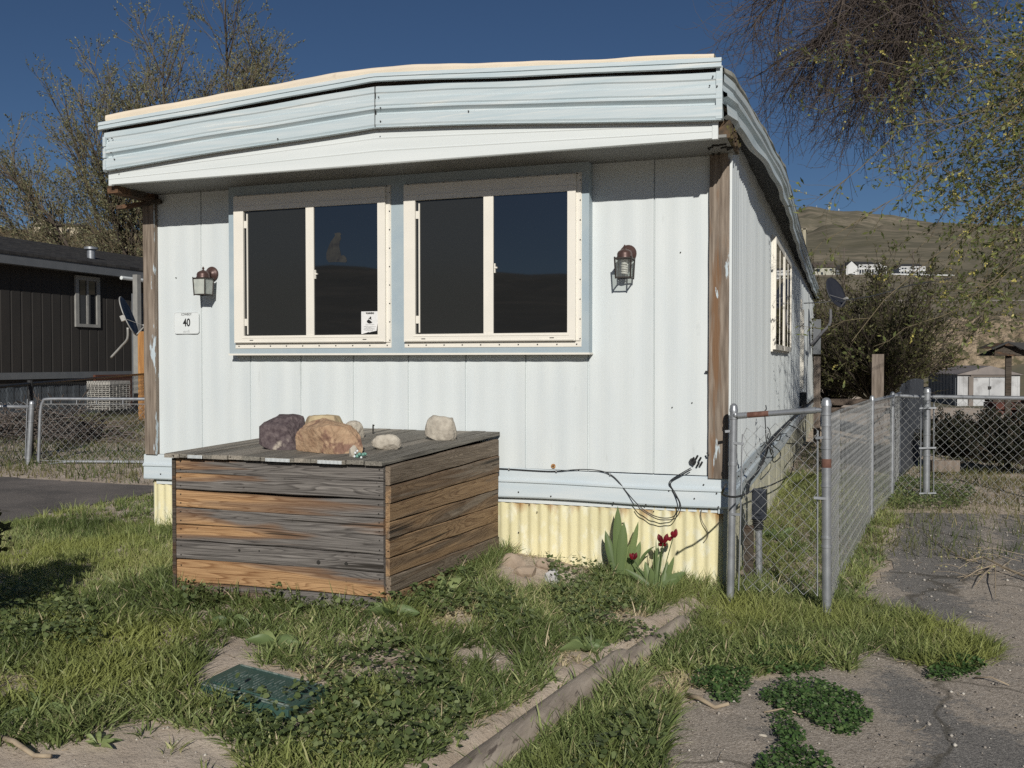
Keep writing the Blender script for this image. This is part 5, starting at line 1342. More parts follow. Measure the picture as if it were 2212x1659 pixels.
# air conditioner
aw = P(192, 885, 23.3); ae = P(240, 885, 23.0)
ac = thing("air_conditioner", P(232, 885, 23.0), "pale louvred air conditioner unit standing on grass beside the brown house", "air conditioner")
cx, cyy = (aw + ae)[0] / 2, (aw + ae)[1] / 2 + .3; sw = .34; zt = P(220, 823, 23.2)[2]; zb = P(220, 886, 23.2)[2]
b = MB(); b.box(cx - sw + .03, cx + sw - .03, cyy - sw + .03, cyy + sw - .03, zb, zt - .05); b.build("core", M['dark'], ac)
b = MB()
z = zb + .03
while z < zt - .1:
    b.box(cx - sw, cx + sw, cyy - sw, cyy - sw + .02, z, z + .022); b.box(cx - sw, cx + sw, cyy + sw - .02, cyy + sw, z, z + .022)
    b.box(cx - sw, cx - sw + .02, cyy - sw, cyy + sw, z, z + .022); b.box(cx + sw - .02, cx + sw, cyy - sw, cyy + sw, z, z + .022); z += .05
for i in np.linspace(-sw, sw, 7): b.box(cx + i - .01, cx + i + .01, cyy - sw - .006, cyy - sw, zb, zt - .08); b.box(cx + sw, cx + sw + .006, cyy + i - .01, cyy + i + .01, zb, zt - .08)
b.box(cx - sw - .01, cx + sw + .01, cyy - sw - .01, cyy + sw + .01, zt - .09, zt); b.build("louvre_cage", pm("pale_beige_metal", (.50, .49, .45), (.42, .41, .38), 5, .5), ac)

# left fences
D1 = 12.6
lg = thing("chain_link_gate", gz(P(200, 1000, D1)), "wide low chain link gate with rounded corner beside the brown house lawn", "gate")
lz = lambda py: P(200, py, D1)[2]
tpL, tpR = P(104, 860, D1), P(345, 862, D1)
b = MB(); b.tube(spline([P(83, 1000, D1), P(86, 920, D1), P(88, 885, D1), P(93, 868, D1), P(106, 862, D1), P(200, 862, D1), tpR]), .021, 10)
b.tube([P(103, 1003, D1), P(150, 997, D1), tpR * [1, 1, 0] + (0, 0, lz(999))], .016, 8)
for px_ in (111, 166, 209, 266): b.beam(P(px_, 862, D1), P(px_, 873, D1), .02, .01); b.beam(P(px_, 994, D1), P(px_, 1003, D1), .02, .01)
b.build("frame", M['galv'], lg, smooth=40)
chain("wire_mesh", lg, P(88, 900, D1), tpR, lz(995), lz(873), lz(995), lz(873), pitch=.05, r=.0024)
b = MB(); b.tube([P(92, 873, D1), tpR * [1, 1, 0] + (0, 0, lz(873))], .005, 4); b.tube([P(90, 995, D1), tpR * [1, 1, 0] + (0, 0, lz(995))], .005, 4); b.build("tension_wire", M['galv_l'], lg)
lf = thing("chain_link_fence", gz(P(65, 1000, D1)), "low galvanised chain link fence with leaning post left of the wide gate", "fence")
b = MB(); post(b, P(61, 1004, D1), P(69, 870, D1), .034); 
for f in (.1, .3, .9): band_(b, P(69, 870, D1) + (P(61, 1004, D1) - P(69, 870, D1)) * f, .034)
b.build("post", M['galv'], lf, smooth=40)
b = MB(); b.tube([P(62, 879, D1), P(-140, 876, D1)], .025, 10); b.build("top_rail", M['galv'], lf, smooth=True)
b = MB(); b.beam(P(60, 862, D1), P(55, 990, D1), .025, .01); b.build("tension_bar", M['galv'], lf)
chain("wire_mesh", lf, P(-140, 900, D1), P(60, 900, D1), lz(995), lz(872), lz(995), lz(868), pitch=.05, r=.0024)
bf = thing("chain_link_fence", gz(P(65, 900, 14)), "black chain link fence running up to the neighbouring house", "fence")
pA, pB_, pM = P(-120, 846, 11), P(335, 806, 23), P(65, 829, 13.6)
b = MB(); b.tube([pA, pM, pB_], .022, 8); b.build("top_rail", M['black'], bf, smooth=True)
for p in (pM, P(322, 808, 22)):
    b = MB(); b.tube([gz(p) * [1, 1, 1], p + (0, 0, .05)], .04, 8); b.build("post", M['black'], bf)
b = MB(); run(bf, pA, pM, pA[2], pM[2], pitch=.06, r=.0024, mat_=M['black']); run(bf, pM, pB_, pM[2], pB_[2], pitch=.06, r=.003, mat_=M['black'])
# brush pile
bp0 = P(90, 905, 16.5)
rb_ = np.random.RandomState(31)
N = 420
s_ = np.stack([bp0[0] + rb_.randn(N) * .55 * 1.3, bp0[1] + rb_.randn(N) * .4, np.zeros(N)], -1)
s_[:, 2] = gh(s_[:, 0], s_[:, 1]) + rb_.rand(N) * .5 * np.exp(-((s_[:, 0] - bp0[0]) / .8) ** 2) + .02
d_ = nrm(rb_.randn(N, 3) * [1, .7, .28]); Ls = .3 + .9 * rb_.rand(N)
pts = s_[:, None, :] + d_[:, None, :] * (Ls[:, None] * np.linspace(-.5, .5, 5)[None, :])[..., None] + np.cumsum(rb_.randn(N, 5, 3) * .03, 1)
pts[..., 2] = np.maximum(pts[..., 2], .08)
v, q = tubes(pts, np.full((N, 5), .011) * (0.4 + rb_.rand(N, 1)), 4)
M['brushw'] = pm("grey_brushwood", (.17, .14, .12), (.08, .065, .055), 9, .9)
tag(npmesh("brush_pile", v, q, M['brushw'], origin=gz(bp0)), "tangled heap of grey cut branches behind the low fence", "brush pile")
# cream house on the left hill
def simple_house(name, px0, px1, pyt, pyb, d, label, wallm, roofm, wins, roof_h=.35, group="houses on the hillside", posts=0, gable=False, depth=8, offs=0):
    a, c = P(px0, pyb, d), P(px1, pyb, d); top = P(px0, pyt, d)[2]; zb = a[2]
    o = thing(name, (a + c) / 2, label, "house", group)
    L1 = np.linalg.norm((c - a)[:2]); u = (c - a) / np.linalg.norm(c - a); u[2] = 0; n_ = np.array([-u[1], u[0], 0]); H = top - zb; hw = H * (1 - roof_h)
    mid_ = (a + c) / 2
    b = MB(); b.obox(mid_ + n_ * depth / 2 + (0, 0, hw / 2 - 1), u * L1 / 2, n_ * depth / 2, (0, 0, hw / 2 + 1)); 
    if gable: b.prism([a + (0, 0, hw), c + (0, 0, hw), mid_ + (0, 0, H)], n_ * .3)
    b.build("wall", wallm, o)
    b = MB()
    if gable:
        for s0, s1 in ((a - u * .4, mid_), (c + u * .4, mid_)): b.add([s0 + (0, 0, hw - .1) - n_ * .5, s1 + (0, 0, H + .15) - n_ * .5, s1 + (0, 0, H + .15) + n_ * depth, s0 + (0, 0, hw - .1) + n_ * depth], [(0, 1, 2, 3)])
    else:
        e0, e1 = a - u * .5 + (0, 0, hw) - n_ * .6, c + u * .5 + (0, 0, hw) - n_ * .6; r0, r1 = a + n_ * depth / 2 + (0, 0, H), c + n_ * depth / 2 + (0, 0, H)
        b0, b1 = e0 + n_ * (depth + 1.2), e1 + n_ * (depth + 1.2)
        b.add([e0, e1, r1, r0, b0, b1], [(0, 1, 2, 3), (3, 2, 5, 4), (0, 3, 4), (1, 5, 2)])
    b.build("roof", roofm, o)
    for (w0, w1, h0, h1) in wins:
        b = MB(); b.obox(a + u * L1 * (w0 + w1) / 2 + (0, 0, hw * (h0 + h1) / 2) - n_ * .06, u * L1 * (w1 - w0) / 2, n_ * .05, (0, 0, hw * (h1 - h0) / 2)); b.build("window", M['glass'], o)
    if posts:
        b = MB()
        for k in range(posts + 1): b.obox(a + u * L1 * k / posts - n_ * 1.8 + (0, 0, hw / 2), u * .12, n_ * .12, (0, 0, hw / 2))
        b.obox(mid_ - n_ * 1.8 + (0, 0, hw * .5 + .45), u * L1 / 2, n_ * .05, (0, 0, .35)); b.obox(mid_ - n_ * 1.8 + (0, 0, hw * .96), u * L1 / 2, n_ * .1, (0, 0, .2))
        b.build("balcony", M['hwhite'], o)
    return o
M['hwhite'] = pm("white_house_paint", (.62, .63, .62), (.56, .57, .57), .5, .7)
M['hcream'] = pm("cream_house_paint", (.52, .46, .34), (.44, .39, .29), .5, .8)
M['hbeige'] = pm("beige_house_paint", (.42, .42, .35), (.38, .38, .32), .5, .8)
M['hroof'] = pm("dark_grey_roof", (.035, .036, .037), (.05, .05, .05), 1.5, .9)
M['hroofb'] = pm("brown_grey_roof", (.10, .08, .065), (.08, .065, .055), 1.5, .9)
simple_house("hill_house", 106, 170, 476, 524, 178, "cream house with pale gable on the scrubby hill above the brown house", M['hcream'], M['hroofb'], [(.15, .3, .3, .7), (.62, .72, .1, .8)], roof_h=.25)
o = simple_house("hill_house", 72, 108, 468, 522, 182, "small cream gabled wing left of the cream hill house behind the branches", M['hcream'], M['hroofb'], [(.4, .6, .45, .8)], gable=True)
# right-hand houses on the bench
simple_house("hill_house", 1760, 1804, 565, 595, 395, "beige house with flat looking brown roof at the left of the hillside row", M['hbeige'], M['hroofb'], [(.08, .22, .45, .85), (.72, .86, .6, .8), (.3, .4, .1, .4)], roof_h=.42)
simple_house("hill_house", 1806, 1830, 571, 594, 398, "low grey house between the beige and the white gabled hillside houses", M['greytrim'], M['hroof'], [(.3, .5, .3, .7)], roof_h=.45)
simple_house("hill_house", 1827, 1852, 564, 594, 392, "white gabled garage of the large white hillside house", M['hwhite'], M['hroof'], [(.2, .8, .05, .12)], gable=True, roof_h=.4)
simple_house("hill_house", 1852, 1890, 563, 593, 396, "large white two-storey hillside house with balcony and dark roof", M['hwhite'], M['hroof'], [(.1, .2, .1, .4), (.3, .42, .1, .4), (.5, .62, .1, .4), (.75, .9, .1, .4), (.1, .25, .62, .9), (.35, .5, .62, .9), (.6, .8, .62, .9)], roof_h=.32, posts=7)
simple_house("hill_house", 1890, 1911, 567, 593, 394, "white gabled hillside house with balcony right of the large white one", M['hwhite'], M['hroof'], [(.15, .4, .1, .4), (.6, .85, .1, .4), (.2, .8, .6, .85)], gable=True, posts=3)
simple_house("hill_house", 1942, 1994, 568, 597, 392, "white hillside house with a long two-level balcony behind the twigs", M['hwhite'], M['hroof'], [(.1, .2, .1, .4), (.3, .42, .1, .4), (.55, .65, .1, .4), (.1, .3, .62, .9), (.5, .8, .62, .9)], roof_h=.3, posts=8)
def rowposts(name, px0, px1, py, d, n, h, mat_, label, cat, rails=1, w=.25, py1=None):
    a, c = P(px0, py, d), P(px1, py1 or py, d)
    o = thing(name, (a + c) / 2, label, cat); b = MB()
    for k in range(n): p = a + (c - a) * k / (n - 1); b.box(p[0] - w / 2, p[0] + w / 2, p[1] - w / 2, p[1] + w / 2, p[2] - 2, p[2] + h)
    b.build("post", mat_, o); b = MB()
    for k in range(rails): b.beam(a + (0, 0, h * (.85 - .4 * k)), c + (0, 0, h * (.85 - .4 * k)), .12, h * .26)
    b.build("rail", mat_, o)
rowposts("white_fence", 1925, 2062, 599, 388, 24, 1.6, M['hwhite'], "long white fence in front of the right hillside house", "fence", 2, py1=602)
rowposts("guard_rail", 1688, 2330, 656, 197, 48, .8, pm("grey_guard_rail", (.20, .185, .165), (.17, .155, .14), 2, .7), "grey guard rail along the hillside road", "guard rail", 1, .15)
for k, (px_, py_, h) in enumerate(((1790, 457, 26), (1740, 452, 12), (1752, 452, 10), (1812, 457, 12), (1764, 453, 16))):
    p = P(px_, py_, 2470); b = MB(); b.tube([p + (0, 0, -20), p + (0, 0, h * .7)], [.7, .4], 5); b.box(p[0] - 1.6, p[0] + 1.6, p[1] - .6, p[1] + .6, p[2] + h * .3, p[2] + h * .42)
    tag(b.build("radio_mast", M['hwhite'], origin=p), "tiny white mast on the crest of the far mountain", "mast", "radio masts on the mountain crest")
for px_, h, lb in ((1823, 9.5, "thin grey utility pole in front of the white hillside houses"), (1972, 9.0, "thin grey utility pole beside the balcony house")):
    p = P(px_, 600, 300); b = MB(); b.tube([p + (0, 0, -3), p + (0, 0, h)], [.22, .15], 6); b.box(p[0] - 1, p[0] + 1, p[1] - .1, p[1] + .1, p[2] + h - 1, p[2] + h - .8)
    tag(b.build("utility_pole", M['brushw'], origin=p), lb, "utility pole")

# ------------------------------------------------------------------ things behind the right fence
D = 42.0
sh = thing("garden_shed", P(2130, 882, D), "low white metal shed with double doors and grey gabled roof beyond the cross fence", "shed")
M['shedw'] = pm("dirty_white_metal", (.50, .51, .51), (.38, .39, .40), 1.0, .6, c3=(.28, .28, .28), scale3=2.2, lo3=.5, hi3=.7)
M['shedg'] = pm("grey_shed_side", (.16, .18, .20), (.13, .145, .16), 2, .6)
M['sheddk'] = pm("brown_shed_trim", (.20, .17, .15), (.16, .14, .12), 2, .6)
M['shedr'] = pm("weathered_shed_roof", (.26, .23, .21), (.19, .17, .16), 1.5, .7)
zb = P(2130, 884, D)[2] - .1; ze = P(2130, 807, D)[2]; zp = P(2130, 790, D)[2]
fa, fb = P(2068, 845, D), P(2203, 845, D); side = P(2005, 845, 45.5)
fa[2] = fb[2] = side[2] = 0
u = fb - fa; u1 = u / np.linalg.norm(u); s_v = side - fa; back = np.array([-u1[1], u1[0], 0]); 
def zz(p, z): return np.array([p[0], p[1], z])
b = MB(); b.add([zz(fa, zb), zz(fb, zb), zz(fb, ze), zz(fa, ze)], [(0, 1, 2, 3)]); b.add([zz(fb, zb), zz(fb + s_v, zb), zz(fb + s_v, ze), zz(fb, ze)], [(0, 1, 2, 3)])
for k in range(14): p = fa + u * (k + .5) / 14; b.obox(zz(p, (zb + ze) / 2), u1 * .02, back * .012, (0, 0, (ze - zb) / 2))
b.build("front_wall", M['shedw'], sh)
b = MB(); b.add([zz(fa, zb), zz(fa + s_v, zb), zz(fa + s_v, ze), zz(fa, ze)], [(0, 1, 2, 3)])
for k in range(9): p = fa + s_v * (k + .5) / 9; b.obox(zz(p, (zb + ze) / 2), nrm(s_v) * .04, u1 * .03, (0, 0, (ze - zb) / 2))
b.build("side_wall", M['shedg'], sh)
b = MB(); m1 = fa + u * .5; o1 = -back * .15
b.add([zz(fa - u1 * .1 + o1, ze - .03), zz(m1 + o1, zp), zz(m1 + s_v, zp), zz(fa + s_v - u1 * .1, ze - .03)], [(0, 1, 2, 3)]); b.add([zz(fb + u1 * .1 + o1, ze - .03), zz(m1 + o1, zp), zz(m1 + s_v, zp), zz(fb + s_v + u1 * .1, ze - .03)], [(0, 1, 2, 3)])
b.prism([zz(fa - u1 * .1 + o1, ze - .05), zz(fb + u1 * .1 + o1, ze - .05), zz(m1 + o1, zp)], back * .1)
b.build("roof", M['shedr'], sh)
b = MB()
for f in (.19, .24, .76, .81): pass
for f in (.205, .79): b.obox(zz(fa + u * f - back * .05, (zb + ze) / 2 - .05), u1 * .10, back * .04, (0, 0, (ze - zb) / 2 - .08))
b.obox(zz(m1 - back * .05, ze - .10), u * .30, back * .04, (0, 0, .04)); b.build("door_trim", M['sheddk'], sh)
for f in (.36, .64):
    b = MB(); b.obox(zz(fa + u * f - back * .03, (zb + ze) / 2 - .08), u * .135, back * .02, (0, 0, (ze - zb) / 2 - .12)); d_ = b.build("door", M['shedw'], sh)
    if f < .5: b = MB(); b.obox(zz(m1 - back * .08, ze - .62), u1 * .06, back * .04, (0, 0, .06)); b.build("handle", M['dark'], d_)
# little roofed post
gp_ = thing("roofed_post", gz(P(2178, 870, 12.5)), "dark post carrying a small dark gabled roof above the cross fence", "roofed post")
b = MB(); p = P(2178, 800, 12.5); b.box(p[0] - .035, p[0] + .035, p[1] - .035, p[1] + .035, -.1, P(2178, 768, 12.5)[2]); b.w = [.3] * 8; b.build("post", M['dark_wood'], gp_)
b = MB(); q0, q1, q2 = P(2148, 768, 12.4), P(2250, 769, 12.4), P(2178, 740, 12.4); e0 = P(2142, 752, 12.4)
b.add([q0, q1, P(2250, 752, 12.4), P(2150, 751, 12.4), q0 + FV * .5, q1 + FV * .5, P(2250, 752, 12.9), P(2150, 751, 12.9)], [(0, 1, 2, 3), (4, 5, 6, 7), (0, 4, 7, 3), (0, 1, 5, 4)])
b.prism([P(2150, 752, 12.4), P(2206, 752, 12.4), q2], FV * .5); b.w = [.3] * len(b.v); b.build("box", M['dark_wood'], gp_)
b = MB()
for s0 in (P(2143, 754, 12.3), P(2230, 762, 12.3)): b.beam(s0, P(2178, 739, 12.3), .02, .02)
b.add([P(2143, 754, 12.3), P(2178, 739, 12.3), P(2178, 739, 13.0), P(2143, 754, 13.0)], [(0, 1, 2, 3)])
b.add([P(2178, 739, 12.3), P(2260, 741, 12.3), P(2270, 757, 12.3), P(2205, 755, 12.3)], [(0, 1, 2, 3)]); b.build("roof", M['hroof'], gp_)
M['greypost'] = pm("weathered_grey_post", (.24, .20, .165), (.13, .105, .085), 7, .9, .4, 30, .003, (3, 3, .4))
# wooden post, rails and panels behind the home
wp = P(1896, 820, 17)
b = MB(); b.box(wp[0] - .10, wp[0] + .10, wp[1] - .06, wp[1] + .06, -.5, P(1896, 765, 17)[2]); tag(b.build("fence_post", M['greypost'], origin=wp * [1, 1, 0] + (0, 0, -.3)), "weathered grey timber post in front of the big bush", "post")
M['greywood'] = pm("grey_brown_boards", (.15, .115, .09), (.09, .07, .055), 6, .9, .4, 30, .003, (.4, .4, 3))
fr = thing("rail_fence", gz(P(1840, 880, 15)), "low brown board rail behind the end of the home", "fence")
for d_, y_, h_ in ((15, 868, .10), (15, 886, .09)):
    b = MB(); b.beam(P(1776, y_, d_), P(1985, y_ + 2, d_), .04, h_); b.build("rail", M['greywood'], fr)
for px_ in (1790, 1880, 1978): b = MB(); p = P(px_, 870, 15.03); b.box(p[0] - .05, p[0] + .05, p[1], p[1] + .08, -.4, p[2] + .05); b.build("post", M['greywood'], fr)
pf = thing("plank_fence", gz(P(1965, 880, 13.5)), "dark blue grey upright plank fence behind the chain link corner", "fence")
M['darkpl'] = pm("dark_blue_grey_planks", (.075, .085, .10), (.04, .045, .055), 9, .8, .3, 30, .003, (3, 3, .4))
a, c = P(1943, 900, 11.5), P(1992, 900, 14.5); b = MB(); n = 17
for k in range(n):
    s0, s1 = k / n, (k + .9) / n; p, q = a + (c - a) * s0, a + (c - a) * s1
    zt = P(1965, 828 - 8 * math.sin(k / n * 3.14), 12.5)[2] - .02 * (k % 3 == 0)
    b.prism([(p[0], p[1], -.4), (q[0], q[1], -.4), (q[0], q[1], zt), (p[0], p[1], zt)], (.02, .02, 0))
b.build("planks", M['darkpl'], pf)
fr.update_tag()
# porch at the far end of the home
po = thing("porch", (0.3, 12.4, 0.0), "weathered timber porch stub at the far end of the home", "porch")
b = MB(); p0, p1 = P(1758, 770, 16.2), P(1772, 890, 16.2); b.box(p0[0], p1[0], p0[1], p0[1] + .05, -.3, p0[2]); b.w = [.35] * 8; b.build("board", M['greypost'], po)
b = MB(); p0, p1 = P(1757, 690, 16.6), P(1773, 765, 16.6); b.box(p0[0], p1[0], p0[1], p0[1] + .04, p1[2], p0[2]); b.build("screen_panel", M['greytrim'], po)
# cooler on the roof
cc = P(1738, 540, 17.4)
co_ = thing("evaporative_cooler", (cc[0], cc[1], 3.05), "beige louvred cooler box on the far part of the bowed roof", "cooler")
zt = P(1738, 497, 17.4)[2]
b = MB(); b.box(cc[0] - .16, cc[0] + .03, cc[1] - .2, cc[1] + .4, 2.9, zt - .02)
b.build("housing", pm("pale_tan_panel", (.30, .28, .19), (.26, .24, .17), 5, .6), co_)
b = MB()
z = 3.0
while z < zt - .06: b.box(cc[0] - .16, cc[0] - .03, cc[1] - .215, cc[1] - .2, z, z + .012); z += .035
b.box(cc[0] - .02, cc[0] + .03, cc[1] - .22, cc[1] - .2, 2.9, zt); b.box(cc[0] - .17, cc[0] + .04, cc[1] - .22, cc[1] + .42, zt - .02, zt)
b.build("louvres", pm("tan_louvre", (.36, .33, .24), None, 5, .6), co_)
# dark clutter behind the cross fence
dk_ = thing("firewood_stack", gz(P(2190, 900, 13.0)), "dark reddish stack of firewood and bricks behind the cross fence", "firewood")
rq = np.random.RandomState(77); b = MB()
for k in range(60):
    px_ = 2150 + 130 * rq.rand(); d_ = 13.2 + .5 * rq.rand(); row = rq.randint(0, 11)
    p = gz(P(px_, 900, d_)); z = p[2] + .05 + row * .085
    b.obox((p[0], p[1], z), RV * (.09 + .1 * rq.rand()), FV * .12, (0, 0, .04), rq.randint(0, 2))
b.build("logs", [pm("dark_red_brown", (.10, .035, .025), (.06, .028, .02), 7, .9, .5, 30, .01), M['dark_wood']], dk_)
b = MB(); p, q = gz(P(2012, 985, 11.8), .12), gz(P(2072, 985, 11.8), .12); b.beam(p, q, .05, .14); b.w = [.4] * 8
tag(b.build("board", M['greypost'], origin=p), "pale board lying on the grass behind the cross fence", "board")
# overhead wires
b = MB(); b.tube(spline([onX(1737, 655, .12), P(1790, 652, 14), P(1880, 640, 12), P(1960, 618, 10), P(2060, 600, 9)]), .007, 5)
tag(b.build("overhead_wire", M['greyframe'], origin=P(1880, 640, 12)), "pale sagging wire running from the home to the bush twigs", "wire")
# ------------------------------------------------------------------ grass and weeds
GR = np.random.RandomState(101)
def blades(name, bx, by, L, Wd, lean_dir, lean, tint, mat_, K=4, extra=None, droop=0.5, label=None, cat=None):
    N = len(bx); z = gh(bx, by) - 0.004
    base = np.stack([bx, by, z], -1)
    ld = np.stack([np.cos(lean_dir), np.sin(lean_dir), np.zeros(N)], -1)
    s = np.linspace(0, 1, K)
    up = np.cos(lean)[:, None] * s - droop * (lean[:, None]) * 0.35 * s ** 2.2
    out = np.sin(lean)[:, None] * s * (0.45 + 0.75 * s)
    c = base[:, None, :] + ld[:, None, :] * (L[:, None] * out)[..., None] + np.array([0, 0, 1.0]) * (L[:, None] * up)[..., None]
    fa = GR.rand(N) * 2 * np.pi
    sd = np.stack([np.cos(fa), np.sin(fa), 0.15 * GR.randn(N)], -1)
    w = (Wd[:, None] * np.array([0.8, 1.0, 0.75, 0.08, 0.05])[:K][None]) if K == 4 else Wd[:, None] * np.linspace(1, .08, K)[None]
    A = c - sd[:, None, :] * w[..., None] / 2; B = c + sd[:, None, :] * w[..., None] / 2
    vs = np.stack([A, B], 2).reshape(N * K * 2, 3)
    id_ = np.arange(N * K * 2).reshape(N, K, 2)
    q = np.stack([id_[:, :-1, 0], id_[:, :-1, 1], id_[:, 1:, 1], id_[:, 1:, 0]], -1).reshape(-1, 4)
    t = np.repeat(tint, K * 2)
    o = npmesh(name, vs, q, mat_, tint=t, smooth=True)
    return tag(o, label, cat, kind="stuff")
GRASS = [(0.0, (0.085, 0.115, 0.035)), (0.35, (0.18, 0.235, 0.08)), (0.62, (0.29, 0.345, 0.13)), (0.80, (0.43, 0.445, 0.20)), (0.9, (0.48, 0.41, 0.24)), (1.0, (0.62, 0.52, 0.35))]
M['grass'] = leafmat("grass_blade", GRASS, 0.5, 0.3, 0.35, patch=(1.1, .48, .66, (0.30, 0.33, 0.10)))
M['lawn'] = leafmat("far_lawn_blade", [(0, (0.06, 0.085, 0.03)), (.5, (0.115, 0.14, 0.05)), (.8, (0.19, 0.185, 0.08)), (1, (0.34, 0.28, 0.16))], 0.6, 0.3, patch=(.6, .45, .65, (0.19, 0.165, 0.08)))
LIDP = [(440, 1472), (520, 1434), (697, 1479), (615, 1545)]
BARE = [(505, 1402, 62, 22), (830, 1420, 62, 20), (1030, 1405, 62, 14), (1085, 1428, 30, 12), (1180, 1222, 110, 22), (1145, 1245, 60, 12), (880, 1450, 40, 10)]
STRAW = [(20, 1482, 70, 22), (1225, 1425, 45, 32), (985, 1345, 60, 22), (1090, 1570, 60, 30), (1450, 1490, 70, 26), (1560, 1485, 60, 24), (1180, 1220, 90, 18), (740, 1455, 90, 16), (1240, 1420, 30, 20), (800, 1330, 40, 10), (1350, 1340, 60, 20)]
GREEN_R = [(1480, 1330), (1555, 1262), (1795, 1235), (1825, 1180), (1875, 1105), (1935, 1060), (1960, 1085), (1925, 1150), (1905, 1210), (1862, 1290), (1905, 1322), (1990, 1335), (2090, 1372), (2150, 1402), (2128, 1448), (2030, 1452), (1960, 1440), (1905, 1402), (1850, 1420), (1830, 1452), (1740, 1450), (1650, 1446), (1600, 1480), (1490, 1500), (1445, 1580), (1435, 1660), (1430, 1800), (900, 1800), (1280, 1480), (1420, 1380)]
STRIP = [(1560, 1300), (1600, 1150), (1700, 960), (1770, 885), (1920, 872), (1942, 1060), (1880, 1105), (1800, 1240)]
DIRT_BL = [(-200, 1600), (60, 1612), (170, 1605), (250, 1572), (330, 1548), (400, 1580), (470, 1605), (520, 1625), (530, 1800), (-200, 1800)]
CLOVER = [[(1645, 1492), (1700, 1470), (1770, 1476), (1850, 1508), (1895, 1545), (1850, 1590), (1790, 1568), (1740, 1548), (1690, 1540)],
          [(1655, 1556), (1712, 1552), (1745, 1590), (1730, 1620), (1790, 1640), (1800, 1720), (1620, 1720), (1640, 1650), (1672, 1620)],
          [(1500, 1462), (1560, 1440), (1640, 1450), (1600, 1510), (1540, 1520)], [(2050, 1420), (2110, 1425), (2135, 1445), (2060, 1465), (2000, 1462)], [(1620, 1400), (1750, 1405), (1790, 1440), (1700, 1455), (1620, 1440)]]
def density(x, y):
    z = gh(x, y); px, py, d = proj(x, y, z)
    w = 14 * (fbm(x * 6, y * 6, 3) - .5) * 2
    qx, qy = px + w * 1.6, py + w
    den = np.ones(len(x)); hh = np.full(len(x), 1.0); straw = np.full(len(x), 0.0)
    edge = timber_x(y)
    right = x > edge - 0.02
    inR = inpoly(qx, qy, GREEN_R)
    inB = inpoly(px, py, STRIP)
    den = np.where(right & ~inR & ~inB, 0.0, den)
    den = np.where(~right & inpoly(qx, qy, DIRT_BL), 0.03, den)
    for (cx, cyy, rx, ry) in BARE:
        e = ((qx - cx) / (rx * 1.15)) ** 2 + ((qy - cyy - 10) / (ry * 1.7)) ** 2; den = np.where((e < 1) & ~right, 0.03, den)
    for (cx, cyy, rx, ry) in STRAW:
        e = ((qx - cx) / rx) ** 2 + ((qy - cyy) / ry) ** 2; den = np.where(e < 1.2, den * 0.5, den); straw = np.where(e < 1.2, 0.75, straw); hh = np.where(e < 1.2, 0.6, hh)
    den = np.where(inpoly(qx * .3 + px * .7, qy * .3 + py * .7 - 8, [(568 + (lx - 568) * 1.30, 1490 + (ly - 1484) * 1.6) for lx, ly in LIDP]), 0, den)
    den = np.where(np.abs(x - edge + .01) < 0.07 + .03 * vnoise(y * 9 + 3, y * 2 + 1), np.where(y > -0.25, den, 0.04), den)
    den = np.where((x > bx0 - .01) & (x < bx1 + .01) & (y > by0 - .01), 0, den)
    den = np.where((x > -W + .02) & (x < -0.02) & (y > 0.0), 0, den)
    den = np.where((x < -5.9 + .1 * vnoise(y * 3, y)) & (y < 2.7), 0.0, den)
    # height: lawn on the far left is short
    lawn = sm((-x - 2.9) / .7) * sm((y + 3.2) / 1.2)
    hh = hh * (1 - 0.45 * lawn)
    hh = hh * np.where((np.abs(y - by0) < .22) & (x > bx0 - .2) & (x < bx1 + .1), 1.25, 1)
    hh = np.where(inB, hh * 1.1, hh)
    patch = fbm(x * 1.7 + 11, y * 1.7 + 7, 3)
    fore = sm((-y - .7) / .8) * (x < edge)
    hh = hh * (0.65 + 0.8 * patch) * (1 - .22 * fore)
    return den, hh, straw, lawn, right, px, py, d
def scatter(n, x0, x1, y0, y1):
    return x0 + (x1 - x0) * GR.rand(n), y0 + (y1 - y0) * GR.rand(n)
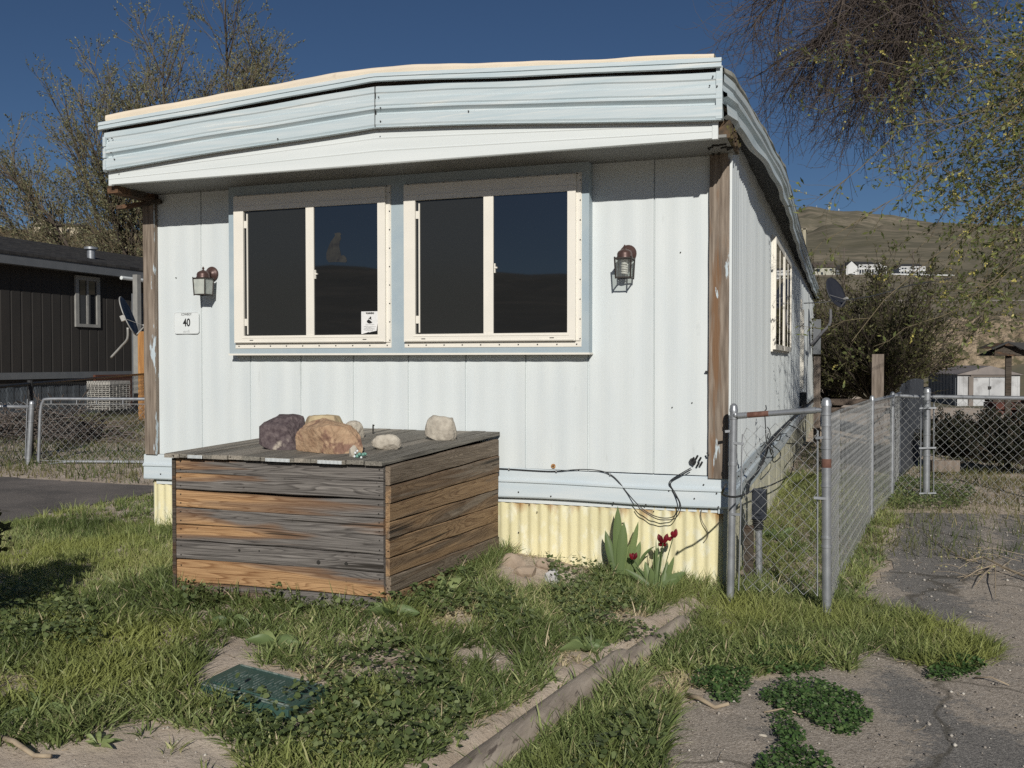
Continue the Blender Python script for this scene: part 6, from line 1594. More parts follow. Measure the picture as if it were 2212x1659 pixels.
# tufts
def tufts(n_t, x0, x1, y0, y1, per, name, label, Lb=0.115, wd=0.0042, spread=0.028):
    cx, cyy = scatter(n_t, x0, x1, y0, y1)
    den, hh, straw, lawn, right, px, py, d = density(cx, cyy)
    keep = (GR.rand(n_t) < den) & (px > -260) & (px < 2460) & (d > .8) & (py < 1850)
    cx, cyy, hh, straw, lawn = cx[keep], cyy[keep], hh[keep], straw[keep], lawn[keep]
    n = len(cx); m = per
    big = (GR.rand(n) < .10) * .45
    ctint = np.clip(0.40 - 0.13 * sm((-cyy - .6) / .9) * (cx < timber_x(cyy)) * (1 - lawn) + 0.9 * (fbm(cx * 1.2 + 70, cyy * 1.2 + 70, 3) - .5) + 0.19 * GR.randn(n) + 0.22 * lawn * (cyy < -0.35 + .1 * GR.randn(n)) - 0.22 * ((cx < -4.2) & (cyy > -.35)), 0.02, .8)  # last term: darker tint beside the home, painted in place of shade
    a = GR.rand(n, m) * 2 * np.pi; r = spread * GR.rand(n, m) ** .6
    X = cx[:, None] + r * np.cos(a); Y = cyy[:, None] + r * np.sin(a)
    L = Lb * (hh + big)[:, None] * (0.45 + 0.8 * GR.rand(n, m))
    lean = np.clip(0.12 + 0.80 * GR.rand(n, m) + r / spread * .35 - .25 * lawn[:, None], 0.02, 1.35)
    t = np.clip(ctint[:, None] + .11 * GR.randn(n, m), 0, .84)
    st = GR.rand(n, m) < (.035 + straw[:, None]); t = np.where(st, .88 + .12 * GR.rand(n, m), t)
    fo = sm((-cyy - .5) / 1.0) * (1 - lawn)
    L = L * (1 - .10 * fo)[:, None]
    W_ = wd * (1 + .55 * fo)[:, None] * (.6 + .8 * GR.rand(n, m))
    f = lambda q: q.reshape(-1)
    return blades(name, f(X), f(Y), f(L), f(W_), f(a + .5 * GR.randn(n, m)), f(lean), f(t), M['grass'], label=label, cat="grass")
tufts(21000, -5.6, 2.3, -3.4, .15, 15, "grass", "green grass tufts in front of the mobile home", Lb=.10, spread=.034)
tufts(11000, -6.1, 3.2, 0.0, 6.5, 13, "grass", "grass growing along both sides of the mobile home", Lb=.10, wd=.006)
# far lawns
def far_lawn(n, cond, name, label, Lb, wd, box):
    x, y = scatter(n, *box); k = cond(x, y); x, y = x[k], y[k]; n = len(x)
    blades(name, x, y, Lb * (.5 + GR.rand(n)), wd * (.6 + .8 * GR.rand(n)), GR.rand(n) * 6.28, .1 + .6 * GR.rand(n), np.clip(.35 + .9 * (fbm(x * .7 + 3, y * .7 + 9, 3) - .5) + .25 * GR.randn(n), 0, 1), M['lawn'], K=3, label=label, cat="grass")
far_lawn(60000, lambda x, y: (x < -W - .1) & ~((x < -5.95) & (y < 2.7)) & (x > NX), "lawn_grass", "dull lawn behind the left chain link gate", .10, .014, (-17.6, -4.4, 2.0, 22))
far_lawn(42000, lambda x, y: (x > 1.6) & (((x - CAM[0]) * -sy_ + (y - CAM[1]) * cy_) > 9.35) & (fbm(x * 1.1, y * 1.1, 3) > .42), "lawn_grass", "patchy grass behind the right cross fence", .11, .012, (1.6, 14, 2.2, 20))
far_lawn(14000, lambda x, y: (x > .05) & (x < 1.2 + .35 * y) & (fbm(x * 1.1, y * 1.1, 3) > .36), "lawn_grass", "thin grass in the strip between side wall and fence", .11, .009, (0.05, 5.5, 1.5, 12))
# small green weed clumps beside the cross fence
def leafpatch(name, polys, n, size, hgt, stops, label, cat="clover", ext=None):
    c = []
    for poly in polys:
        pw = np.array([onZ(u, v, 0.02)[:2] for u, v in poly]); x0, y0 = pw.min(0); x1, y1 = pw.max(0)
        k = int(n * (x1 - x0) * (y1 - y0)); x, y = scatter(k, x0, x1, y0, y1)
        wob = .05 * (fbm(x * 7, y * 7, 3) - .5) * 2
        m = inpoly(x + wob, y + wob, [tuple(p) for p in pw]); c.append(np.stack([x[m], y[m]], -1))
    c = np.concatenate(c); N = len(c)
    bumpy = fbm(c[:, 0] * 9, c[:, 1] * 9, 3)
    z = gh(c[:, 0], c[:, 1]) + hgt * (0.25 + bumpy) * GR.rand(N) ** .5
    base = np.stack([c[:, 0], c[:, 1], z], -1)
    d = nrm(np.stack([GR.randn(N), GR.randn(N), .25 * GR.randn(N) + .12], -1)); nv = nrm(np.stack([.5 * GR.randn(N), .5 * GR.randn(N), np.ones(N)], -1))
    sz = size * (.5 + .9 * GR.rand(N))
    # rounded five-sided leaf
    s_ = nrm(np.cross(d, nv)); ca = []
    for (al, sd) in ((0, 0.12), (.35, .5), (.85, .42), (1.0, 0.0), (.85, -.42), (.35, -.5)): ca.append(base + d * (sz * al)[:, None] + s_ * (sz * sd)[:, None] + np.array([0, 0, 1.0]) * (sz * .12 * abs(sd) * 2)[:, None])
    v = np.stack(ca, 1).reshape(-1, 3); q = np.arange(N * 6).reshape(-1, 6)
    o = npmesh(name, v, q, leafmat(name + "_leaf", stops, .5, .3), tint=np.repeat(np.clip(.5 + .25 * GR.randn(N), 0, 1), 6))
    return tag(o, label, cat, kind="stuff")
leafpatch("clover", CLOVER, 16000, .013, .055, [(0, (.045, .095, .028)), (.6, (.09, .165, .05)), (1, (.19, .26, .10))], "low dark green clover mats creeping over the parking strip")
MAL = [[(1180, 1270), (1330, 1270), (1400, 1340), (1280, 1400), (1180, 1340)], [(880, 1300), (1010, 1290), (1060, 1350), (960, 1400), (860, 1370)], [(690, 1500), (830, 1440), (930, 1460), (1010, 1530), (1000, 1640), (900, 1700), (700, 1700), (560, 1610)], [(380, 1330), (470, 1320), (560, 1350), (470, 1385), (390, 1400)], [(430, 1590), (560, 1560), (640, 1640), (560, 1700)], [(1340, 1560), (1440, 1560), (1430, 1720), (1200, 1720)],
       [(1010, 1350), (1100, 1330), (1180, 1380), (1120, 1420), (1030, 1400)], [(590, 1310), (830, 1330), (930, 1380), (780, 1420), (560, 1390)], [(1320, 1375), (1420, 1370), (1440, 1400), (1350, 1410)], [(0, 1330), (80, 1320), (220, 1400), (200, 1480), (0, 1470)], [(1880, 1060), (1960, 1035), (2110, 1060), (2090, 1100), (1940, 1100)]]
leafpatch("broadleaf_weeds", MAL, 2300, .021, .11, [(0, (.065, .095, .035)), (.5, (.13, .175, .065)), (1, (.25, .30, .13))], "dark broad-leaved weeds growing through the grass", "weeds")

M['bigleaf'] = leafmat("broad_green_leaf", [(0, (.09, .14, .055)), (.6, (.17, .235, .095)), (1, (.28, .34, .14))], .45, .3)
def strap_leaf(mb, base, d, L, w, bend, tint, K=9, fold=.25, twist=0.0, tipw=.55):
    d = np.array(d, float); d = d / np.linalg.norm(d); base = np.array(base, float)
    side = np.cross(d, (0.25, -1.0, .1)); side = side / np.linalg.norm(side); nv = np.cross(side, d)
    h = np.array([d[0], d[1], 0]); rows = []
    for i in range(K + 1):
        s = i / K
        p = base + d * L * s + (h * .6 + np.array([0, 0, -1.0])) * bend * L * s ** 2.4
        ww = w * (0.55 + .9 * s) * (1 - max(0, (s - tipw) / (1 - tipw)) ** 1.8) if s > 0 else w * .5
        ww = max(ww, .0006); a = twist * s; sd = side * math.cos(a) + nv * math.sin(a)
        rows.append([p - sd * ww / 2, p - sd * ww / 4 + nv * ww * fold * .4, p + nv * ww * fold * .5, p + sd * ww / 4 + nv * ww * fold * .4, p + sd * ww / 2])
    n0 = len(mb.v); mb.grid(rows); mb.w = mb.w[:n0] + [tint] * (len(mb.v) - n0)
iris = thing("iris_plant", gz(G(1345, 1262)), "tall iris with broad sword-shaped leaves against the yellow skirting", "plant")
ib = gz(onY(1345, 1250, -.16)); 
def zi(u, v, Y=-.16): return onY((1700 + u / 3.95) / 1.3888, (1480 + v / 3.95) / 1.3888, Y)
def leaf_to(mb, b_, t_, w, bend, tint, **k):
    v_ = np.array(t_) - np.array(b_); v_ = v_ + np.array([0, 0, 1.0]) * bend * np.linalg.norm(v_) * .8; strap_leaf(mb, b_, v_, np.linalg.norm(v_), w, bend, tint, **k)
mb = MB(); r_ = np.random.RandomState(9)
for (u, v, w, t, bd) in ((605, 150, .045, .45, .0), (680, 335, .048, .5, .0), (848, 330, .030, .7, .02), (460, 435, .040, .25, .03), (870, 560, .036, .6, .05), (1005, 548, .014, .3, .3), (500, 690, .034, .35, .1), (745, 600, .040, .8, .0), (560, 700, .03, .3, .05), (470, 560, .02, .3, .1)):
    bb = ib + np.array([.05 * (r_.rand() - .5) + (u - 650) / 9000, .04 * (r_.rand() - .5), -.01]); leaf_to(mb, bb, zi(u, v, -.18 + .04 * r_.rand()), w * 1.3, bd, t, tipw=.5)
mb.build("leaf", M['bigleaf'], iris, smooth=True)
tul = thing("tulip_plant", gz(G(1420, 1290)), "clump of tulips with red ragged flowers beside the iris", "plant")
tbp = gz(onY(1418, 1285, -.28)); mb = MB()
for (u, v, w, t, bd) in ((1040, 665, .034, .5, .0), (1130, 660, .032, .55, .0), (1270, 740, .03, .6, .05), (1390, 915, .055, .45, .1), (820, 860, .04, .5, .1), (930, 800, .04, .6, .05), (1200, 800, .035, .5, .0), (700, 880, .03, .35, .1), (1515, 1232, .055, .6, .25), (1345, 1405, .03, .65, .3), (860, 1240, .045, .45, .3), (1000, 880, .035, .6, .0), (1090, 540, .008, .5, .0), (1060, 530, .010, .5, .0), (1290, 1000, .04, .5, .1), (950, 1000, .04, .4, .1), (1080, 950, .045, .7, .02)):
    bb = tbp + np.array([.08 * (r_.rand() - .5), .06 * (r_.rand() - .5), -.01]); leaf_to(mb, bb, zi(u, v, -.30 + .08 * r_.rand()), w * 1.25, bd, t, tipw=.35)
mb.build("leaf", M['bigleaf'], tul, smooth=True)
M['tulip'] = leafmat("tulip_petal", [(0, (.10, .008, .014)), (1, (.30, .02, .035))], .5, .3)
for (u, v, s, n_) in ((1142, 555, .024, 6), (1262, 490, .022, 5), (790, 750, .018, 5), (690, 1215, .018, 4)):
    f0 = zi(u, v + 30, -.27); base_ = tbp + np.array([(u - 1100) / 12000, 0, 0])
    mb = MB(); mb.tube(spline([base_, (base_ + f0) / 2 + (0.0, 0, .01), f0]), .0028, 6); st_o = mb.build("stem", M['bigleaf'], tul, smooth=True)
    mb = MB()
    for k in range(n_):
        a = 2 * math.pi * k / n_ + r_.rand(); dd = np.array([math.cos(a) * .55, math.sin(a) * .55, 1.0 - (1.5 * (r_.rand() < .25))])
        strap_leaf(mb, f0 + np.array([math.cos(a), math.sin(a), 0]) * s * .35, dd, s * 2.0, s * 1.2, -.25 * r_.rand(), r_.rand(), K=6, fold=.5, twist=.6 * r_.randn(), tipw=.5)
    mb.build("flower", M['tulip'], tul, smooth=True)
# big-leaved weeds
def rosette(px, py, n, L, w, label, seed, up=.6, tint=.6):
    q = np.random.RandomState(seed); c = gz(G(px, py)); mb = MB()
    for k in range(n):
        a = 2 * math.pi * (k + .6 * q.rand()) / n; strap_leaf(mb, c + np.array([.012 * math.cos(a), .012 * math.sin(a), 0]), (math.cos(a), math.sin(a), up * (.5 + q.rand())), L * (.6 + .6 * q.rand()), w * (.7 + .6 * q.rand()), .25 + .2 * q.rand(), np.clip(tint + .2 * q.randn(), 0, 1), K=8, fold=.35, tipw=.45)
    tag(mb.build("broadleaf_weed", M['bigleaf'], origin=c, smooth=True), label, "weed")
rosette(1262, 1404, 9, .13, .06, "pale green broad-leaved weed beside the timber edging", 1, .5, .75)
rosette(835, 1330, 6, .15, .07, "broad-leaved weed in front of the right end of the box", 2, .9, .7)
rosette(600, 1400, 7, .13, .06, "broad-leaved weed above the green lid", 3, .8, .65)
rosette(962, 1290, 3, .15, .05, "single light green upright leaf beside the box corner", 4, 1.6, .95)
rosette(500, 1348, 6, .12, .055, "dark broad-leaved weed left of the pale soil patch", 5, .6, .35)
rosette(780, 1310, 5, .12, .04, "leafy upright weed against the front of the box", 6, 2.0, .4)
rosette(90, 1540, 7, .14, .05, "light green dock leaves at the left edge", 7, .5, .7)
rosette(1680, 1165, 8, .16, .045, "blue green weed by the side skirting behind the gate", 8, .9, .55)
rosette(215, 1610, 9, .07, .02, "yellow green sprout in the bare dirt", 9, 1.0, .95)
# tall stems by the wall
mb = MB()
x = []; 
for (px, py, h, n_) in ((1198, 1225, .14, 10), (1180, 1225, .10, 8), (372, 1150, .16, 18), (385, 1150, .22, 10), (355, 1150, .14, 12), (1300, 1262, .16, 12), (1290, 1255, .22, 4), (1490, 1290, .16, 10), (1545, 1285, .16, 14), (720, 1290, .14, 10), (800, 1300, .16, 16), (480, 1270, .16, 20), (555, 1285, .15, 18), (620, 1290, .10, 14)):
    g_ = G(px, py); x += [(g_[0] + .05 * GR.randn(), min(g_[1] + .03 * GR.randn(), by0 - .04 if -2.75 < g_[0] < -1.43 else -.03), h) for _ in range(n_)]
x = np.array(x); n = len(x)
blades("tall_grass", x[:, 0], x[:, 1], x[:, 2] * (.6 + .6 * GR.rand(n)), np.full(n, .0045), GR.rand(n) * 6.28, .1 + .5 * GR.rand(n), np.clip(.45 + .2 * GR.randn(n), 0, .8), M['grass'], label="tall grass stems against the box and skirting", cat="grass")
# dry litter
n = 5200; x, y = scatter(n, -5.6, 2.6, -3.4, 3.0)
den, hh, straw, lawn, right, px, py, d = density(x, y)
k = (GR.rand(n) < np.where(straw > 0, 1.0, np.where(right & (den == 0), .06, .22))) & (d > .8)
x, y = x[k], y[k]; n = len(x)
z = gh(x, y) + .006 + .01 * GR.rand(n); a = GR.rand(n) * 6.28; Ls = .03 + .09 * GR.rand(n)
dd = np.stack([np.cos(a), np.sin(a), .15 * GR.randn(n)], -1); c = np.stack([x, y, z], -1)
pts = c[:, None, :] + dd[:, None, :] * (Ls[:, None] * np.linspace(0, 1, 4))[..., None] + np.cumsum(GR.randn(n, 4, 3) * .003, 1)
v, q = tubes(pts, np.full((n, 4), .0011), 3)
tag(npmesh("dry_straw", v, q, pm("dry_straw_stalk", (.46, .37, .24), (.30, .22, .14), 3, .9)), "dry straw and dead stalks scattered over the soil", "straw", kind="stuff")
# gravel grains on the strip and soil
n = 9000; x, y = scatter(n, -5.0, 3.6, -3.4, 3.2); den, hh, straw, lawn, right, px, py, d = density(x, y)
k = (den < .1) & (d > .8) & (px > -100) & (px < 2300); x, y = x[k], y[k]; n = len(x)
s = .0035 + .007 * GR.rand(n) ** 3; z = gh(x, y) + .006 * right[k] + s * .2
oc = np.array([[1, 0, 0], [-1, 0, 0], [0, 1, 0], [0, -1, 0], [0, 0, .8], [0, 0, -.8]], float)
R3 = oc[None] * s[:, None, None] * (.7 + .6 * GR.rand(n, 6, 1))
v = (np.stack([x, y, z], -1)[:, None, :] + R3).reshape(-1, 3)
f = np.array([[0, 2, 4], [2, 1, 4], [1, 3, 4], [3, 0, 4], [2, 0, 5], [1, 2, 5], [3, 1, 5], [0, 3, 5]])
q = (f[None] + (np.arange(n) * 6)[:, None, None]).reshape(-1, 3)
tag(npmesh("gravel", v, q, leafmat("grit", [(0, (.12, .11, .10)), (.5, (.26, .23, .20)), (1, (.55, .52, .46))], .9, 0.0), tint=np.repeat(GR.rand(n), 6)), "small grit and gravel on the soil and parking strip", "gravel", kind="stuff")

# ------------------------------------------------------------------ trees
def T_rad(n, K, r0, r1, rnd=None):
    r = r0 * (1 - np.linspace(0, 1, K)) + r1 * np.linspace(0, 1, K); r = np.repeat(r[None], n, 0)
    return r * (.6 + .8 * (rnd if rnd is not None else GR.rand(n))[:, None])
def leafset(par, n, L, Wd, rng, t0=.2, hang=0.0):
    N, K, _ = par.shape
    t = t0 + (1 - t0) * rng.rand(N, n); f = t * (K - 1); i = np.minimum(f.astype(int), K - 2); fr = (f - i)[..., None]; ar = np.arange(N)[:, None]
    base = par[ar, i] * (1 - fr) + par[ar, i + 1] * fr; tan = nrm(par[ar, i + 1] - par[ar, i])
    d = nrm(tan * .7 + rng.randn(N, n, 3) * .6 + np.array([0, 0, -hang])); nv = nrm(rng.randn(N, n, 3))
    c = base.reshape(-1, 3); M_ = len(c)
    return leaves(c, d.reshape(-1, 3), nv.reshape(-1, 3), L * (.5 + .9 * rng.rand(M_)), Wd * (.6 + .8 * rng.rand(M_)))
M['bark'] = pm("grey_brown_bark", (.10, .078, .062), (.055, .043, .036), 6, .95, .8, 20, .02)
M['twig'] = pm("brown_twig", (.115, .092, .080), (.075, .060, .054), 3, .9)
M['twigpale'] = pm("pale_olive_twig", (.20, .165, .10), (.13, .105, .065), 3, .8)
# --- the big tree behind the home on the left
rt = np.random.RandomState(12)
d0 = 34.0
tbse = P(352, 640, d0); tbse[2] = .2
lt = thing("bare_spring_tree", tbse, "large wind-swept tree with thin new foliage behind the left side of the home", "tree")
root = tbse + (0, 0, 1.6)
targets = [(15, 335, 33), (60, 395, 36), (5, 440, 34), (150, 262, 35), (195, 300, 33), (235, 200, 34), (300, 165, 36), (300, 250, 33), (375, 118, 34), (420, 180, 36), (462, 128, 33), (528, 160, 35), (560, 190, 33), (500, 230, 36), (230, 400, 32), (340, 300, 33)]
limbs = []
for (px, py, d) in targets:
    e = P(px, py, d); v = e - root; L = np.linalg.norm(v); K = 9; s = np.linspace(0, 1, K)[:, None]
    mid = root + v * .5 + np.array([0, 0, -.10 * L if px > 250 else -.16 * L]) + rt.randn(3) * .03 * L
    pts = (1 - s) ** 2 * root + 2 * s * (1 - s) * mid + s ** 2 * e + np.cumsum(rt.randn(K, 3) * .012 * L, 0) * s
    limbs.append(pts)
limbs = np.array(limbs)
sub, _ = grow(limbs, 20, 2.3, (18, 42), .22, K=6, t0=.30, jitter=.10, rng=rt)
tw1, _ = grow(sub, 7, 1.25, (15, 45), .10, K=5, t0=.12, jitter=.12, rng=rt)
tw2, _ = grow(tw1, 3, .62, (15, 50), .0, K=4, t0=.1, jitter=.12, rng=rt)
b = MB(); b.tube([tbse + (0, 0, -.6), tbse + (0.1, 0, .8), root], [.42, .34, .30], 12); b.build("trunk", M['bark'], lt, smooth=True)
v, q = merge([tubes(limbs, T_rad(len(limbs), 9, .10, .022), 6), tubes(sub, T_rad(len(sub), 6, .026, .008), 4)]); npmesh("limbs", v, q, M['bark'], lt)
v, q = merge([tubes(tw1, T_rad(len(tw1), 5, .011, .005), 3), tubes(tw2, T_rad(len(tw2), 4, .006, .0035), 3)]); npmesh("twigs", v, q, M['twigpale'], lt)["kind"] = "stuff"
v, q = leafset(tw2, 11, .072, .044, rt)
npmesh("foliage", v, q, leafmat("thin_spring_foliage", [(0, (.13, .14, .08)), (.5, (.24, .245, .14)), (1, (.40, .39, .22))], .6, .4), lt, tint=np.repeat(rt.rand(len(v) // 4), 4))["kind"] = "stuff"

# --- the willow overhanging from the right
rw = np.random.RandomState(44)
wt = thing("willow_tree", gz(P(2620, 1000, 10.5)), "big willow with hanging twigs and first yellow green leaves over the right side", "tree")
wb = gz(P(2620, 1000, 10.5)); crown0 = P(2560, -60, 10.3)
b = MB(); b.tube(spline([wb + (0, 0, -.3), wb + (.1, .1, 2), crown0]), [.45 - .018 * k for k in range(13)], 12); b.build("trunk", M['bark'], wt, smooth=True)
def bez(a, e, dz, K=9, jit=.02, rng=rw):
    v = e - a; L = np.linalg.norm(v); s = np.linspace(0, 1, K)[:, None]; m_ = a + v * .5 + np.array([0, 0, dz * L])
    return (1 - s) ** 2 * a + 2 * s * (1 - s) * m_ + s ** 2 * e + np.cumsum(rng.randn(K, 3) * jit * L / 3, 0) * s
# tangled leafless part: limbs arching over and down
hub = P(2080, -230, 9.8)
limbA = [bez(crown0, hub, .1)]
tA = [(1990, 110, 9.6), (1870, 130, 9.2), (1800, 60, 9.8), (1740, 20, 9.3), (1690, -30, 9.6), (1890, 30, 10), (1930, 190, 9.4), (1820, 160, 9.7), (1760, 110, 9.9), (1980, 30, 9.2), (1850, 210, 9.5)]
limbA += [bez(hub + rw.randn(3) * .1, P(*t), .10, jit=.04) for t in tA]
limbA = np.array(limbA)
sA, _ = grow(limbA[1:], 12, .75, (20, 60), -.25, K=6, t0=.35, jitter=.14, rng=rw)
tA1, _ = grow(sA, 9, .62, (20, 75), -.42, K=7, t0=.15, jitter=.14, rng=rw, curl=.35)
tA2, _ = grow(tA1, 4, .38, (20, 80), .15, K=5, t0=.15, jitter=.16, rng=rw, curl=.4)
v, q = merge([tubes(limbA, T_rad(len(limbA), 9, .05, .012), 7), tubes(sA, T_rad(len(sA), 6, .012, .004), 4)]); npmesh("limbs", v, q, M['bark'], wt, smooth=True)
v, q = merge([tubes(tA1, T_rad(len(tA1), 7, .0040, .0018), 3), tubes(tA2, T_rad(len(tA2), 5, .0023, .0011), 3)]); npmesh("hanging_twigs", v, q, M['twig'], wt)["kind"] = "stuff"
# leafy shoots sweeping down to the left
tips = [(1770, 400, 8.2), (1765, 402, 7.6), (1850, 330, 8.5), (1880, 415, 7.8), (1860, 265, 8.8), (1905, 360, 8.0), (1950, 300, 8.6), (1935, 440, 7.7), (1980, 480, 8.2), (2000, 560, 7.6), (2040, 610, 8.0), (2100, 640, 7.7), (2010, 400, 8.8), (2060, 470, 8.4), (2100, 560, 8.1), (2150, 600, 8.5), (2180, 660, 7.9), (2080, 380, 8.3), (2130, 450, 8.7), (2030, 250, 9.0), (2010, 150, 8.8), (2090, 180, 8.4), (2150, 120, 9.0), (2060, 60, 8.7), (2140, 20, 8.5), (2190, 240, 8.8), (2200, 330, 8.2), (2180, 420, 8.0), (2200, 520, 8.4), (1960, 220, 8.9), (1990, 330, 8.2), (2110, 300, 8.6), (2215, 600, 8.2), (1930, 520, 8.6), (1960, 600, 8.3), (2130, 690, 8.2), (2060, 660, 8.5), (1985, 40, 8.6), (2060, 320, 8.0), (2100, 240, 8.3), (2150, 360, 7.9), (2170, 500, 8.2), (2120, 500, 7.8), (2190, 170, 8.2), (2205, 90, 8.5), (2080, 540, 8.0), (2160, 560, 7.7), (2140, 200, 9.1), (2110, 90, 8.9), (2050, 420, 8.9)]
shoots = []
for (px, py, d) in tips:
    st0 = P(2420 + 160 * rw.rand(), py * .55 - 120 + 150 * rw.randn() * .4, d + .6 * rw.rand()); shoots.append(bez(st0, P(px, py, d), .07, K=10, jit=.11))
shoots = np.array(shoots)
s1, _ = grow(shoots, 11, .62, (20, 75), -.10, K=6, t0=.30, jitter=.20, rng=rw)
s2, _ = grow(s1, 5, .26, (20, 75), -.02, K=5, t0=.1, jitter=.2, rng=rw)
v, q = merge([tubes(shoots, T_rad(len(shoots), 10, .008, .0018), 5), tubes(s1, T_rad(len(s1), 6, .0026, .0012), 3), tubes(s2, T_rad(len(s2), 5, .0015, .0009), 3)]); npmesh("leafy_shoots", v, q, M['twigpale'], wt)["kind"] = "stuff"
va, qa = leafset(s2, 3, .050, .021, rw, t0=.1); vb, qb = leafset(s1, 5, .052, .022, rw, t0=.15)
ta = np.repeat(np.clip(.35 + .18 * rw.randn(len(va) // 4), 0, .7), 4); tb_ = np.repeat(np.clip(.35 + .18 * rw.randn(len(vb) // 4), 0, .7), 4)
vc, qc = leafset(tA2[::6], 2, .020, .008, rw); tc_a = np.repeat(np.clip(.3 + .2 * rw.randn(len(vc) // 4), 0, 1), 4)
# yellow catkin clusters
sel = s2[rw.rand(len(s2)) < .16]; vd, qd = leafset(sel, 9, .022, .015, rw, t0=.5); td = np.full(len(vd), .95)
v, q = merge([(va, qa), (vb, qb), (vc, qc), (vd, qd)])
npmesh("leaves", v, q, leafmat("willow_leaf", [(0, (.08, .105, .04)), (.4, (.17, .20, .07)), (.7, (.34, .36, .12)), (.9, (.60, .53, .15)), (1, (.70, .62, .20))], .45, .4), wt, tint=np.concatenate([ta, tb_, tc_a, td]))["kind"] = "stuff"
tg = MB(); 
# --- bush behind the home on the right
rb3 = np.random.RandomState(8)
def bush(name, px, py, d, n, L, fan, label, mt, leafm, nsub=8, lw=.03, zoff=0.0, r0=.02, squash=1.0, nleaf=4):
    c = P(px, py, d); 
    o = thing(name, c, label, "bush")
    A = rb3.rand(n) * 2 * np.pi; th = np.radians(fan * rb3.rand(n) ** .8); dirs = np.stack([np.sin(th) * np.cos(A), np.sin(th) * np.sin(A), np.cos(th) * squash], -1)
    Ls = L * (.55 + .5 * rb3.rand(n)); s = np.linspace(0, 1, 8)
    pts = c[None, None] + dirs[:, None, :] * (Ls[:, None] * s)[..., None] + np.cumsum(rb3.randn(n, 8, 3) * .018 * L, 1) * s[None, :, None] + np.array([0, 0, .12])[None, None] * (Ls[:, None] * s ** 2)[..., None]
    s1_, _ = grow(pts, nsub, L * .30, (12, 40), .12, K=5, t0=.15, jitter=.12, rng=rb3); s2_, _ = grow(s1_, 4, L * .13, (15, 50), .05, K=4, t0=.1, jitter=.12, rng=rb3)
    v, q = merge([tubes(pts, T_rad(n, 8, r0, .005), 4), tubes(s1_, T_rad(len(s1_), 5, .008, .004), 3), tubes(s2_, T_rad(len(s2_), 4, .0045, .0025), 3)]); npmesh("stems", v, q, mt, o)["kind"] = "stuff"
    v, q = leafset(s2_, nleaf, lw, lw * .5, rb3); npmesh("foliage", v, q, leafm, o, tint=np.repeat(rb3.rand(len(v) // 4), 4))["kind"] = "stuff"
    return o
M['bushleaf'] = leafmat("olive_bush_leaf", [(0, (.05, .055, .022)), (.6, (.10, .105, .04)), (1, (.20, .19, .08))], .6, .35)
M['darkstem'] = pm("dark_bush_stem", (.075, .06, .042), (.045, .036, .028), 3, .9)
bush("large_bush", 1895, 880, 19.5, 120, 2.45, 60, "large dark fan-shaped bush behind the end of the home", M['darkstem'], M['bushleaf'], lw=.06, nsub=9, nleaf=6)
bush("bush", 1800, 890, 22, 60, 1.9, 60, "olive bush half hidden behind the satellite dish arm", M['darkstem'], M['bushleaf'], lw=.05, nsub=7)
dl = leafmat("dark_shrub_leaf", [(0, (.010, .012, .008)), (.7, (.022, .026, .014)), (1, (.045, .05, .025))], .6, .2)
bush("added_shade_shrub", -235, 1330, 4.3, 55, .50, 60, "small leafy shrub added out of view to shade the left lawn", M['darkstem'], M['bushleaf'], lw=.05, nsub=8, nleaf=5)  # unseen shrub, added to throw a shadow on the left grass
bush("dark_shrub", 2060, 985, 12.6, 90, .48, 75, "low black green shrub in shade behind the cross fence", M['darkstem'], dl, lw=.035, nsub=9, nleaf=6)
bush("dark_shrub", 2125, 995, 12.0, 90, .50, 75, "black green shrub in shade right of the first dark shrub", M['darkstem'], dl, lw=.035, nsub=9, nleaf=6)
bush("dark_shrub", 2205, 1000, 11.8, 90, .52, 75, "dark shrub in front of the firewood at the right edge", M['darkstem'], dl, lw=.035, nsub=9, nleaf=6)
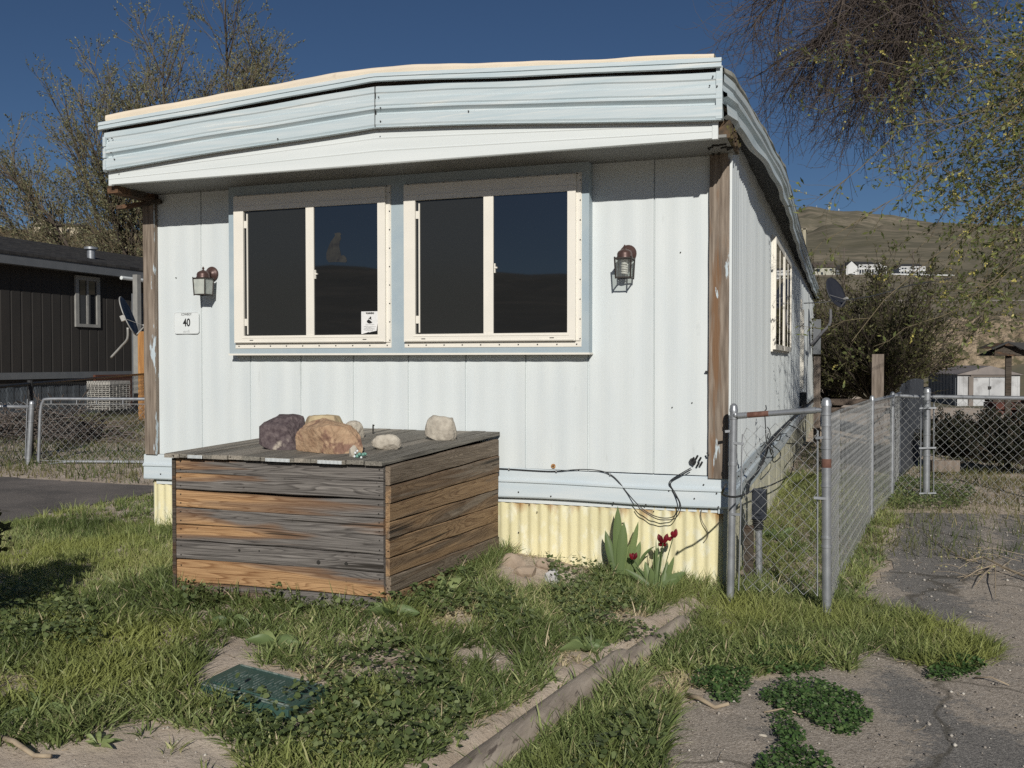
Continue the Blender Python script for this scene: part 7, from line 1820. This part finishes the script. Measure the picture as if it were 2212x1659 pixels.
# scrub on the left hill: stuff
rsb = np.random.RandomState(19)
n = 900; px = -80 + 460 * rsb.rand(n); d = 60 + 150 * rsb.rand(n) ** .7
C_ = []
for a, dd_ in zip(px, d):
    p = P(a, 600, dd_); C_.append((p[0], p[1], hz(p[0], p[1])))
C_ = np.array(C_); K = 46; S = .5 + 1.1 * rsb.rand(n)
off = rsb.randn(n, K, 3) * [.42, .42, .30] * S[:, None, None]; c = C_[:, None, :] + off + np.array([0, 0, .35]) * S[:, None, None]
c = c.reshape(-1, 3); M_ = len(c); dv = nrm(rsb.randn(M_, 3) + [0, 0, .6]); v, q = leaves(c, dv, nrm(rsb.randn(M_, 3)), .28 * (.5 + rsb.rand(M_)) * np.repeat(S, K), .13 * (.5 + rsb.rand(M_)))
tag(npmesh("hill_scrub", v, q, leafmat("dry_scrub", [(0, (.055, .045, .025)), (.5, (.12, .095, .055)), (1, (.26, .20, .12))], .9, .2), tint=np.repeat(rsb.rand(M_), 4)), "dry brown scrub covering the hillside behind the brown house", "scrub", kind="stuff")
# scrub on the right slope
n = 700; px = 1680 + 620 * rsb.rand(n); d = 68 + 280 * rsb.rand(n) ** 1.0
C_ = []
for a, dd_ in zip(px, d):
    p = P(a, 600, dd_); C_.append((p[0], p[1], hz(p[0], p[1])))
C_ = np.array(C_); K = 26; S = .35 + .8 * rsb.rand(n); off = rsb.randn(n, K, 3) * [.45, .45, .22] * S[:, None, None]; c = (C_[:, None, :] + off + np.array([0, 0, .2]) * S[:, None, None]).reshape(-1, 3); M_ = len(c)
v, q = leaves(c, nrm(rsb.randn(M_, 3) + [0, 0, .8]), nrm(rsb.randn(M_, 3)), .30 * (.5 + rsb.rand(M_)) * np.repeat(S, K), .14 * (.5 + rsb.rand(M_)))
tag(npmesh("slope_scrub", v, q, leafmat("slope_scrub_leaf", [(0, (.06, .055, .03)), (.5, (.13, .11, .06)), (1, (.26, .21, .12))], .9, .2), tint=np.repeat(rsb.rand(M_), 4)), "low dry scrub on the slope below the guard rail", "scrub", kind="stuff")
